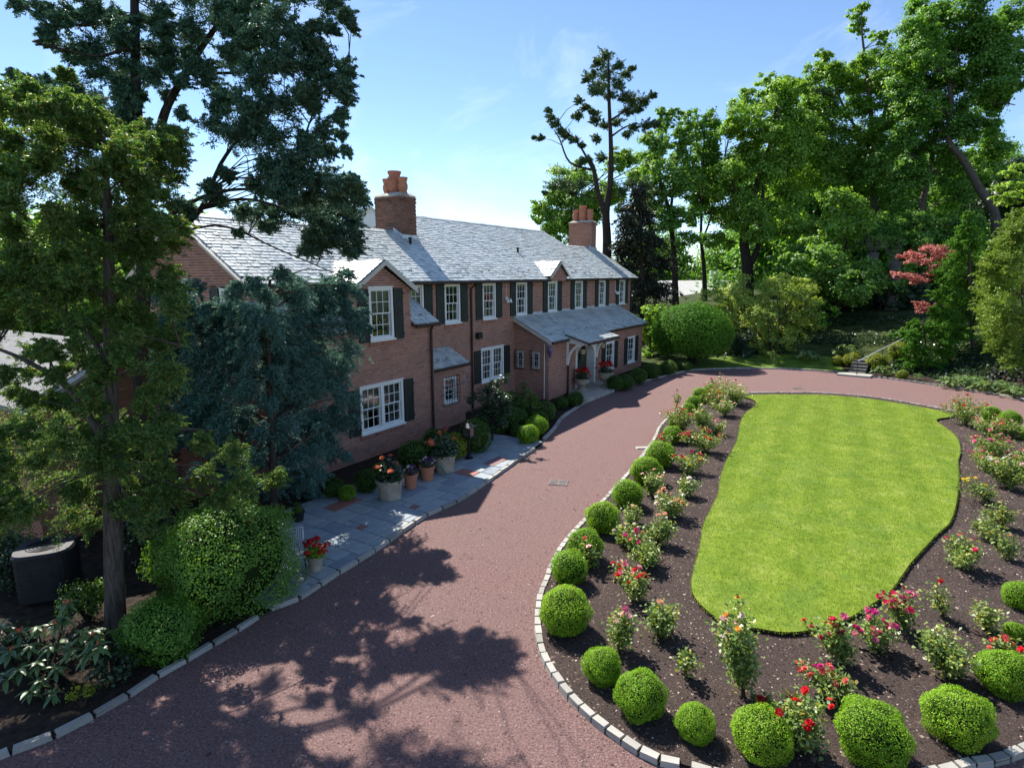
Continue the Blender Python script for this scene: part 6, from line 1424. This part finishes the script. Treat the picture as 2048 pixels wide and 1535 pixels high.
# far wood that closes the view: one mass
rng = np.random.default_rng(120); bl = []
rr_ = random.Random(5)
for px in range(1440, 2080, 26):
    for py in range(345, 640, 38):
        if px < 1470 and py < 470: continue
        Y = rr_.uniform(70, 88); bl.append((tuple(PY(px + rr_.uniform(-10, 10), py + rr_.uniform(-10, 10), Y)), 2.6, 2.6, 2.2))
for px in range(1280, 1450, 24):
    for py in range(500 if px < 1370 else 540, 600, 24):
        Y = rr_.uniform(85, 100); bl.append((tuple(PY(px, py + rr_.uniform(-8, 8), Y)), 2.4, 2.4, 2.0))
for px in range(-60, 440, 34):
    for py in range(470, 660, 34):
        Y = rr_.uniform(38, 46); bl.append((tuple(PY(px, py + rr_.uniform(-12, 12), Y)), 1.7, 1.7, 1.5))
for px in range(1590, 2080, 30):
    for py in range(480, 640, 34):
        Y = rr_.uniform(50, 60); bl.append((tuple(PY(px + rr_.uniform(-10, 10), py + rr_.uniform(-10, 10), Y)), 1.9, 1.9, 1.5))
v, f = blob_leaves(bl, 230, 0.42, 0.30, rng, 0.8, 0.34, 5, 0.7)
o = link('far_wood', np_mesh('far_wood', v, f), M['maple']); tag(o, 'mass of green woodland closing the view behind the trees', 'woodland', kind='stuff')
# treetops beyond the house at left, seen through the cedar
bgtree('garden_tree', 'sunlit green tree far behind the cypress at the left edge', 30, [([(120, 620), (115, 520), (110, 430)], 0.25, 0.08)], [(20, 520, 50), (80, 500, 50), (140, 520, 46), (50, 570, 50), (120, 580, 50), (180, 560, 40), (10, 600, 44), (90, 620, 44), (160, 620, 40), (210, 610, 30), (30, 460, 40), (100, 440, 40), (160, 470, 34), (230, 540, 24)], M['maple_light'], dens=800, L=0.2, Wd=0.14, seed=130, jit=1.5)
# holly and loose shrub in the corner by the main wall
bgtree('holly', 'dark holly bush filling the corner between the bay and the extension', 19.3, [([tuple((985, 860)), (990, 820), (995, 770)], 0.05, 0.02)], [(975, 775, 22), (1000, 765, 20), (965, 800, 24), (990, 795, 28), (1010, 795, 20), (960, 825, 22), (985, 825, 28), (1008, 822, 20), (975, 848, 22), (1000, 845, 18), (950, 800, 14), (955, 850, 14)], M['dark_leaf'], dens=3200, L=0.075, Wd=0.045, seed=131, jit=0.25, cat='shrub', limb_r=0.02)
bgtree('lilac', 'mid green bush against the side wall of the extension', 21.6, [([(1045, 830), (1045, 790)], 0.04, 0.02)], [(1030, 785, 14), (1050, 780, 16), (1068, 795, 14), (1035, 805, 16), (1055, 805, 16), (1075, 810, 12)], M['box_dark'], dens=3000, L=0.08, Wd=0.05, seed=132, jit=0.2, cat='shrub', limb_r=0.02)

rng = np.random.default_rng(140); PL = []
while len(PL) < 26000:
    th = rng.uniform(math.radians(22), math.radians(84)); off = rng.uniform(0.15, 1) ** 1.3 * 15
    if off < 3.2 and th > math.radians(66): continue
    if math.sin(off * 1.7 + th * 9) + math.sin(th * 23) * 0.7 < -0.25 + (0.5 if off > 3 and th > math.radians(60) else -0.7): continue
    r_ = float(np.interp(th, _pt, _pr)) + off; PL.append((HC[0] + math.cos(th) * r_, HC[1] + math.sin(th) * r_, hz_(th, off) + rng.uniform(0.03, 0.22)))
PL = np.array(PL); v, f = leaf_quads(PL, rng.normal(size=PL.shape) * 0.5 + np.array([0, 0, 0.9]), 0.15, 0.09, rng)
o = link('ground_cover', np_mesh('ground_cover', v, f), M['dark_leaf']); tag(o, 'low leafy ground cover on the shaded bank beyond the drive', 'ground cover', kind='stuff')  # dark leaf colour carries the shade of the bank
# ================================================================== ROSES
def bloom_mesh(name, mat):
    b = MB()
    for ring, (n_, r_, h_, tl) in enumerate(((6, 1.0, 0.0, 0.35), (5, 0.72, 0.22, 0.75), (4, 0.42, 0.38, 1.15))):
        for k in range(n_):
            a = 2 * math.pi * k / n_ + ring * 0.5; ca, sa = math.cos(a), math.sin(a); w = r_ * 0.62
            def P_(u, t): return (ca * t * r_ - sa * u * w, sa * t * r_ + ca * u * w, h_ + t * r_ * tl * 0.6 - 0.15 * abs(u))
            b.add([P_(-0.35, 0.05), P_(0.35, 0.05), P_(0.9, 0.7), P_(0, 1.05), P_(-0.9, 0.7)], [(0, 1, 2, 3, 4)])
    me = b.mesh(name); me.materials.append(mat); return me
BM = {k: bloom_mesh(k + '_bloom', m_) for k, m_ in BL.items()}
rose_leaves = []
def rose(base_px, top_px, width_px, cols, nb, label, dens=1.0, seed=0, leafm='rose_leaf', name='rose_bush', bz=0.06, cat='rose bush', bs=1.0, cane_only=0.25, group='rose bushes planted round the island'):
    rr_ = random.Random(seed * 13 + 5); rng = np.random.default_rng(seed + 500)
    p = G(base_px[0], base_px[1], bz); dist = math.hypot(p.x, p.y)
    top = PY(top_px[0], top_px[1], p.y); far_ = smooth(9, 14, dist); h = max(0.2, top.z - bz) * (1 + 0.12 * far_); lean = (top.x - p.x); width_px = width_px * (1.12 + 0.25 * far_); wd = width_px * px_of(p)[2] / F * 0.52
    e = empty(name, p); tag(e, label, cat, group)
    b = MB(); tips = []; nc = max(5, int(6 + wd * 14))
    for k in range(nc):
        a = rr_.uniform(0, 6.28); q = rr_.uniform(0.2, 1.0) ** 0.7; hh = h * (rr_.uniform(0.72, 1.0) if k else 1.0) * (1 - 0.25 * q)
        tip = Vector((math.cos(a) * wd * q + lean, math.sin(a) * wd * q, hh))
        if k == 0: tip = Vector((lean, 0, h))
        mid = Vector((tip.x * 0.45, tip.y * 0.45, hh * 0.55))
        b.tube([(rr_.uniform(-.03, .03), rr_.uniform(-.03, .03), -0.02), mid, tip], [0.009, 0.007, 0.004], 4); tips.append((mid, tip))
    b.build('cane', M['cane'], e)
    P = []
    nl = int(dens * (300 + 1000 * min(1.4, wd * h * 3)))
    for _ in range(nl):
        mid, tip = rr_.choice(tips); t = rr_.uniform(cane_only, 1.0)
        c = (mid * (2 * t) if t < 0.5 else mid.lerp(tip, 2 * t - 1)); sp_ = 0.055 + 0.05 * wd
        P.append((c.x + rr_.gauss(0, sp_), c.y + rr_.gauss(0, sp_), max(0.03, c.z + rr_.gauss(0, sp_ * 0.8))))
    P = np.array(P); v, f = leaf_quads(P, rng.normal(size=P.shape) * 0.6 + np.array([0, 0, 0.8]), 0.064, 0.044, rng, 0.2)
    link('foliage', np_mesh('foliage', v, f), M[leafm], e)
    order = sorted(tips, key=lambda t: -t[1].z)
    for k in range(int(nb * 1.4)):
        t = order[k % len(order)][1]; jt = 0.0 if k == 0 else 0.06
        o = bpy.data.objects.new('bloom', BM[cols[k % len(cols)]]); COL.objects.link(o); o.parent = e
        o.location = t + Vector((rr_.gauss(0, jt), rr_.gauss(0, jt), 0.015 - 0.05 * (k // len(order)) + rr_.uniform(-.01, .02))); s_ = rr_.uniform(0.042, 0.064) * bs
        o.scale = (s_, s_, s_); o.rotation_euler = (rr_.gauss(0, .4) + 0.25, rr_.gauss(0, .4), rr_.uniform(0, 6.28))
    return e
RS = [
 ((1447, 800), (1440, 754), 52, ['magenta', 'magenta', 'pink'], 12, 'magenta rose bush at the far tip of the left rose row', 1.2),
 ((1468, 808), (1468, 768), 50, ['white', 'white', 'blush'], 9, 'white rose bush beside the magenta one at the far tip', 1.3),
 ((1427, 815), (1428, 780), 34, ['red', 'coral'], 9, 'scarlet rose bush in front of the far small boxwoods', 1.0),
 ((1450, 830), (1452, 798), 40, ['blush', 'cream'], 6, 'blush rose bush at the lawn side below the white one', 1.0),
 ((1353, 815), (1353, 784), 12, ['pink'], 1, 'single tall pink rose stem outside the row against the drive', 0.35),
 ((1368, 862), (1352, 816), 48, ['coral', 'coral', 'red'], 10, 'coral rose bush leaning over the far kerb', 1.0),
 ((1405, 862), (1402, 816), 38, ['cream'], 3, 'pale yellow rose bush in the middle of the far left row', 1.0),
 ((1434, 868), (1434, 844), 30, ['pink', 'blush'], 2, 'thin rose with small pink buds beside the lawn', 0.7),
 ((1415, 902), (1405, 862), 60, ['crimson', 'red'], 17, 'wide crimson rose bush near the lawn above the yellow single', 1.1),
 ((1334, 895), (1326, 872), 26, ['red', 'coral'], 4, 'low red rose spilling over the kerb by the pale slab', 0.6),
 ((1375, 886), (1374, 868), 24, ['white'], 1, 'low green rose with a white bud left of the crimson bush', 0.7),
 ((1378, 945), (1384, 908), 46, ['crimson', 'red', 'crimson', 'yellow'], 9, 'crimson rose bush with one yellow flower beside the boxwoods', 0.9),
 ((1303, 992), (1308, 946), 34, ['peach', 'blush'], 4, 'tall peach rose in front of a boxwood ball', 1.0),
 ((1370, 992), (1378, 960), 36, ['white'], 3, 'white rose bush beside the narrow part of the lawn', 0.9),
 ((1342, 1032), (1332, 988), 56, ['peach', 'white', 'peach'], 14, 'peach rose bush with a crowded flower head', 1.0),
 ((1262, 1048), (1264, 1015), 36, ['cream', 'peach'], 2, 'cream rose right of the kerb boxwoods, few flowers', 0.8),
 ((1250, 1088), (1251, 1052), 40, ['cream', 'yellow', 'white'], 5, 'cream and yellow rose bush left of the hot pink one', 1.0),
 ((1275, 1105), (1272, 1062), 34, ['magenta', 'pink'], 6, 'hot pink rose bush between cream and tall green roses', 0.9),
 ((1318, 1088), (1316, 1036), 50, ['peach'], 2, 'tall almost flowerless rose with a peach bloom at its right', 1.0),
 ((1292, 1130), (1293, 1082), 52, ['white'], 0, 'dense green flowerless rose above the two coloured red ones', 1.5),
 ((1186, 1132), (1170, 1080), 40, ['coral', 'blush'], 3, 'coral rose growing in front of the kerb boxwood', 1.1),
 ((1245, 1160), (1249, 1126), 50, ['pink', 'blush', 'red'], 11, 'low pink rose with fallen petals round it', 0.5),
 ((1276, 1202), (1270, 1142), 52, ['red'], 6, 'red rose bush above the flowerless mound shaped rose', 0.9),
 ((1318, 1272), (1320, 1205), 70, ['peach'], 1, 'mound shaped green rose near the lawn with hardly a flower', 1.3),
 ((1242, 1300), (1250, 1222), 54, ['pink', 'blush', 'blush'], 4, 'pale pink rose behind the small kerb bend boxwood', 0.9),
 ((1370, 1352), (1368, 1290), 30, ['cream'], 0, 'spindly young rose alone in the mulch', 0.45),
 ((1487, 1392), (1475, 1198), 76, ['gold', 'white', 'blush', 'gold', 'white'], 6, 'tallest rose, gold and white flowers against the lawn edge', 1.5),
 ((1612, 1502), (1610, 1385), 80, ['red'], 5, 'grey leaved rose with big red flowers between two boxwoods at the bottom', 1.5),
 ((1672, 1398), (1640, 1335), 90, ['magenta', 'coral', 'coral'], 11, 'coral and magenta rose bush above the largest boxwood', 1.1),
 ((1690, 1328), (1668, 1240), 70, ['crimson', 'red', 'crimson'], 8, 'crimson rose bush at the curved foot of the lawn', 1.1),
 ((1752, 1295), (1748, 1225), 72, ['magenta', 'pink'], 13, 'magenta rose bush right of the crimson one at the lawn foot', 1.0),
 ((1810, 1258), (1806, 1178), 62, ['crimson', 'pink', 'crimson'], 14, 'crimson pink rose bush touching the dark lawn edge', 0.8),
 ((1890, 1232), (1880, 1165), 40, ['red'], 1, 'nearly bare rose with one red bud in the right bed', 0.3),
 ((1895, 1348), (1890, 1262), 88, ['white'], 0, 'leafy light green rose without flowers above the lower right boxwoods', 1.6),
 ((1972, 1262), (1970, 1208), 46, ['cream'], 0, 'small greyish flowerless rose in the right bed', 0.7),
 ((2022, 1315), (2010, 1280), 50, ['coral', 'red'], 7, 'low coral rose between the right edge boxwoods', 0.7),
 ((1918, 1132), (1920, 1078), 66, ['crimson'], 3, 'green rose with dark crimson flowers leaning over the lawn edge', 1.2),
 ((2015, 1117), (2018, 1075), 30, ['peach'], 1, 'small yellowish rose near the right edge with an orange flower', 0.6),
 ((1985, 1080), (1982, 1040), 42, ['white'], 0, 'low green rose below the cream budded one', 0.8),
 ((2004, 1052), (1998, 1010), 36, ['cream'], 1, 'green rose with a cream bud in the right bed', 0.9),
 ((1978, 1002), (1950, 962), 50, ['yellow'], 4, 'yellow rose leaning towards the lawn in the right bed', 0.6),
 ((2013, 976), (2014, 920), 64, ['blush', 'white'], 5, 'dark leaved rose with white flowers at the right edge', 1.6),
 ((1985, 925), (1980, 868), 64, ['pink'], 16, 'pink rose bush with the widest flower mass on the right', 1.1),
 ((1970, 938), (1962, 900), 44, ['crimson', 'pink'], 8, 'crimson pink rose at the lawn side below the pink mass', 0.8),
 ((1978, 872), (1990, 836), 54, ['pink', 'coral'], 8, 'coral pink rose below the far right boxwoods', 1.0),
 ((1930, 850), (1934, 795), 58, ['red', 'coral'], 13, 'bright red rose at the corner of the lawn beside the far drive', 1.4),
 ((2021, 874), (2022, 845), 46, ['blush'], 1, 'leafy rose under the boxwoods at the right edge', 1.0),
 ((2043, 942), (2041, 905), 40, ['pink'], 4, 'pink rose cut by the right edge', 1.0),
 ((1548, 1425), (1520, 1398), 44, ['red'], 3, 'red rose leaning over the boxwood at the bottom edge', 0.6)]
for k, (bp, tpx, wpx, cols, nb, lab, dn) in enumerate(RS):
    rose(bp, tpx, wpx, cols, nb, lab, dn, k)

# ================================================================== POTS AND PATIO THINGS
def pot_thing(px, py, h, r_top, r_bot, mat, label, plant, cat='flower pot', z=0.075, rim=True, name='flower_pot', urn=False):
    p = G(px, py, z); e = empty(name, p); tag(e, label, cat); b = MB()
    if urn: prof = [(r_bot * 1.1, 0), (r_bot * 1.1, 0.05), (r_bot * 0.6, 0.09), (r_bot * 0.7, h * 0.3), (r_top * 0.9, h * 0.6), (r_top, h * 0.9), (r_top * 1.08, h), (r_top * 0.9, h), (r_top * 0.85, h * 0.9)]
    else: prof = [(r_bot, 0), (r_bot * 1.02, 0.02), (r_top * 0.95, h * 0.82), (r_top * 1.06, h * 0.84), (r_top * 1.08, h), (r_top * 0.94, h), (r_top * 0.92, h * 0.9)]
    b.lathe((0, 0, 0), prof, 20); b.build('pot', mat, e, smooth=False)
    MB().lathe((0, 0, h * 0.86), [(r_top * 0.93, 0), (0.01, 0.02)], 14).build('soil', M['soil'], e)
    if plant: plant(e, h, r_top)
    return e
def flower_plant(cols, nb, spread, height, leafm, n, L=0.06, Wd=0.05, bs=1.0, seed=1, stalk=True, ball=True):
    def fn(e, h, r):
        rng = np.random.default_rng(seed); rr_ = random.Random(seed)
        d = rng.normal(size=(n, 3)); d /= np.linalg.norm(d, axis=1, keepdims=True); d[:, 2] = np.abs(d[:, 2])
        pos = d * rng.uniform(0.35, 1.0, (n, 1)) * np.array([spread, spread, height]) + np.array([0, 0, h * 0.92])
        v, f = leaf_quads(pos, d * 0.6 + np.array([0, 0, 0.7]) + rng.normal(size=d.shape) * 0.4, L, Wd, rng, 0.15)
        link('foliage', np_mesh('foliage', v, f), M[leafm], e)
        st = MB()
        for k in range(nb):
            a = rr_.uniform(0, 6.28); q = rr_.uniform(0.3, 1.15); c = Vector((math.cos(a) * spread * q, math.sin(a) * spread * q, h * 0.92 + height * (1.12 - 0.55 * q * q) + rr_.uniform(-.02, .05)))
            if stalk: st.tube([(0, 0, h * .9), (c.x * .6, c.y * .6, c.z * .85), c], [0.005, 0.004, 0.003], 4)
            if ball:
                g_ = bpy.data.objects.new('flower_head', GER[cols[k % len(cols)]])
            else: g_ = bpy.data.objects.new('bloom', BM[cols[k % len(cols)]])
            COL.objects.link(g_); g_.parent = e; g_.location = c; s_ = rr_.uniform(0.8, 1.15) * bs; g_.scale = (s_, s_, s_); g_.rotation_euler = (rr_.uniform(-.5, .5) + .4, rr_.uniform(-.5, .5), rr_.uniform(0, 6))
        if stalk and nb: st.build('stem', M['rose_leaf'], e)
    return fn
GER = {}
for c_ in ('red', 'purple', 'white'):
    rng = np.random.default_rng(9); d = rng.normal(size=(46, 3)); d /= np.linalg.norm(d, axis=1, keepdims=True); d = d[d[:, 2] > -0.5]
    v, f = leaf_quads(d * np.array([0.05, 0.05, 0.035]), d, 0.034, 0.032, rng, 0.1); GER[c_] = np_mesh(c_ + '_flower_head', v, f); GER[c_].materials.append(BL[c_])
pot_thing(632, 1138, 0.30, 0.155, 0.115, M['stonepot'], 'clay pot of bright red geraniums at the near corner of the patio', flower_plant(['red'], 15, 0.24, 0.27, 'box', 420, 0.055, 0.05, 1.15, 3), 'flower pot')
pot_thing(781, 995, 0.50, 0.33, 0.26, M['stonepot'], 'big pale pot with an orange hibiscus nearer the wing window', flower_plant(['orange', 'orange', 'coral'], 5, 0.36, 0.55, 'dark_leaf', 560, 0.10, 0.075, 0.085, 4, True, False))
pot_thing(889, 941, 0.50, 0.33, 0.26, M['stonepot'], 'big pale pot with an orange hibiscus nearer the lamp post', flower_plant(['orange', 'coral', 'orange'], 7, 0.46, 0.62, 'dark_leaf', 700, 0.10, 0.075, 0.085, 5, True, False))
pot_thing(822, 974, 0.38, 0.19, 0.14, M['pot'], 'terracotta pot of purple pansies, the left of two', flower_plant(['purple', 'purple', 'white'], 16, 0.17, 0.2, 'dark_leaf', 140, 0.05, 0.04, 0.8, 6))
pot_thing(855, 958, 0.38, 0.20, 0.15, M['pot'], 'terracotta pot of purple and white pansies, the right of two', flower_plant(['purple', 'white', 'purple'], 24, 0.22, 0.2, 'dark_leaf', 160, 0.05, 0.04, 0.8, 7))
pot_thing(597, 1040, 0.22, 0.14, 0.11, M['acgrey'], 'small dark pot with a green plant beside the big round shrub', flower_plant(['white'], 0, 0.16, 0.24, 'box_dark', 170, 0.06, 0.04, 1, 8))
pot_thing(1164, 779, 0.55, 0.36, 0.20, M['stonepot'], 'stone urn of red geraniums left of the front door', flower_plant(['red'], 26, 0.42, 0.45, 'dark_leaf', 400, 0.08, 0.07, 1.5, 9), z=0.145, urn=True, name='stone_urn')
pot_thing(1212, 772, 0.72, 0.38, 0.22, M['stonepot'], 'stone urn of red geraniums right of the front door', flower_plant(['red'], 26, 0.45, 0.48, 'dark_leaf', 400, 0.08, 0.07, 1.5, 10), z=0.145, urn=True, name='stone_urn')
# lamp post with square lantern head
p = G(938, 916, 0.075); e = empty('lamp_post', p, math.atan2(U[1], U[0])); tag(e, 'black square lantern on a short post at the patio', 'lamp')
b = MB(); b.lathe((0, 0, 0), [(0.13, 0), (0.13, 0.03), (0.07, 0.05), (0.06, 0.14), (0.035, 0.16), (0.03, 0.62), (0.05, 0.64), (0.05, 0.68)], 12); b.build('post', M['iron'], e)
b = MB(); w_ = 0.13
for sx in (-1, 1):
    for sy in (-1, 1): b.box(IDT, sx * w_ - 0.014, sx * w_ + 0.014, sy * w_ - 0.014, sy * w_ + 0.014, 0.68, 0.98)
b.box(IDT, -w_ - .02, w_ + .02, -w_ - .02, w_ + .02, 0.665, 0.69); b.box(IDT, -w_ - .016, w_ + .016, -w_ - .016, w_ + .016, 0.96, 0.985)
b.build('lantern_frame', M['iron'], e)
MB().box(IDT, -w_ + .005, w_ - .005, -w_ + .005, w_ - .005, 0.692, 0.958).build('lamp_glass', plain('smoked_glass', (0.07, 0.065, 0.06), 0.25, 0.6), e)
b = MB(); b.prism([(-w_ - .05, -w_ - .05, 0.986), (w_ + .05, -w_ - .05, 0.986), (w_ + .05, w_ + .05, 0.986), (-w_ - .05, w_ + .05, 0.986)], [(-0.05, -0.05, 1.09), (0.05, -0.05, 1.09), (0.05, 0.05, 1.09), (-0.05, 0.05, 1.09)]); b.lathe((0, 0, 1.09), [(0.05, 0), (0.02, 0.03), (0.03, 0.06), (0.0, 0.09)], 8); b.build('lantern_cap', M['acgrey'], e)
# hose pile
p = G(838, 950, 0.075); e = empty('garden_hose', p); tag(e, 'coiled green garden hose behind the terracotta pots', 'hose'); b = MB()
b.tube([(math.cos(t * .4) * (0.30 + .02 * math.sin(t * 1.3)), math.sin(t * .4) * (0.28 + .03 * math.sin(t)), 0.03 + 0.0028 * t) for t in range(80)], 0.016, 6); b.tube([(0.3, 0, 0.15), (0.1, -0.3, 0.25), (0.35, -0.1, 0.36), (0.6, 0.1, 0.22), (0.75, 0.0, 0.03)], 0.016, 6); b.build('coil', M['hose'], e)
# thin wire chair beside the geranium pot
p = G(588, 1150, 0.075); e = empty('wire_chair', p, math.radians(20)); tag(e, 'thin white wire garden chair half hidden by the big round shrub', 'chair')
b = MB()
for k in range(13): b.tube([(-0.2 + k * 0.033, -0.2, 0.42), (-0.2 + k * 0.033, 0.2, 0.42)], 0.004, 4)
b.tube([(-0.21, -0.2, 0.42), (0.21, -0.2, 0.42), (0.21, 0.2, 0.42), (-0.21, 0.2, 0.42), (-0.21, -0.2, 0.42)], 0.007, 5); b.build('seat', M['white'], e)
b = MB()
for k in range(13): b.tube([(-0.2 + k * 0.033, 0.2, 0.44), (-0.2 + k * 0.033, 0.27, 0.78)], 0.004, 4)
b.tube([(-0.21, 0.2, 0.42), (-0.21, 0.28, 0.8), (0.21, 0.28, 0.8), (0.21, 0.2, 0.42)], 0.008, 5); b.build('backrest', M['white'], e)
for x_ in (-0.2, 0.2):
    for y_ in (-0.19, 0.19): MB().tube([(x_, y_, 0.42), (x_ * 1.1, y_ * 1.15, 0)], 0.007, 5).build('leg', M['iron'], e)
# dark heat pump behind the trunk
p = G(95, 1200, 0.03); e = empty('heat_pump', (p.x - .1, p.y + 0.25, 0.03), math.radians(22)); tag(e, 'dark round cornered heat pump in deep shade behind the cypress trunk', 'heat pump')
b = MB(); c8 = [(0.42 * math.copysign(abs(math.cos(t)) ** 0.55, math.cos(t)), 0.42 * math.copysign(abs(math.sin(t)) ** 0.55, math.sin(t))) for t in [2 * math.pi * (k + 0.5) / 24 for k in range(24)]]
b.prism([(x_, y_, 0.05) for x_, y_ in c8], [(x_, y_, 0.85) for x_, y_ in c8])
for k in range(9): b.prism([(x_ * 1.015, y_ * 1.015, 0.12 + k * .08) for x_, y_ in c8], [(x_ * 1.015, y_ * 1.015, 0.15 + k * .08) for x_, y_ in c8])
b.build('casing', M['acgrey'], e); b = MB(); b.prism([(x_ * 1.05, y_ * 1.05, 0.851) for x_, y_ in c8], [(x_ * 0.99, y_ * 0.99, 0.90) for x_, y_ in c8]); b.build('lid', M['acgrey'], e)
b = MB()
for k in range(5): b.tube([(math.cos(t * .42) * (0.08 + k * .05), math.sin(t * .42) * (0.08 + k * .05), 0.905) for t in range(16)], 0.006, 4)
b.build('fan_guard', M['iron'], e)
dark_stone = plain('shade_dark_stone', (0.13, 0.125, 0.11), 0.9, 0.15, 0, 0.4, 5)  # stone colour darkened to carry the shade the steps lie in
# garden steps with handrail
sp0 = GH(1712, 749); ang = math.atan2(0.8, 0.62); e = empty('garden_steps', (sp0.x, sp0.y, 0.0), ang); tag(e, 'stone garden steps climbing the bank beside the handrail', 'steps')
for k in range(5):
    b = MB(); b.prism([(k * .36, -.42, -.1 + k * .11), (k * .36 + .5, -.42, -.1 + k * .11), (k * .36 + .5, .42, -.1 + k * .11), (k * .36, .42, -.1 + k * .11)], [(k * .36 + .01, -.41, .12 + k * .13), (k * .36 + .5, -.41, .12 + k * .13), (k * .36 + .5, .41, .12 + k * .13), (k * .36 + .01, .41, .12 + k * .13)])
    b.build('stone_step', dark_stone, e)
b = MB(); b.box(IDT, -0.9, -0.02, -0.8, 0.8, 0.0, 0.09); b.build('landing', M['kerb'], e)
r0 = GH(1720, 752); e = empty('handrail', r0); tag(e, 'thin grey handrail rising along the garden steps', 'railing')
r1 = PY(1812, 674, r0.y + 2.6) - r0; r00 = PY(1716, 722, r0.y) - r0
MB().tube([r00, r1], 0.028, 6).build('rail', M['lead'], e)
for t in (0.0, 0.5, 1.0):
    q = r00.lerp(r1, t); w = r0 + q; MB().tube([q, (q.x, q.y, gz(w.x, w.y) - r0.z)], 0.02, 5).build('post', M['iron'], e)
print('objects', len(bpy.data.objects), 'tris', sum(len(m.loop_triangles) if m.loop_triangles else sum(len(p.vertices) - 2 for p in m.polygons) if len(m.polygons) < 5000 else len(m.polygons) * 2 for m in bpy.data.meshes), 'stones', nstone)
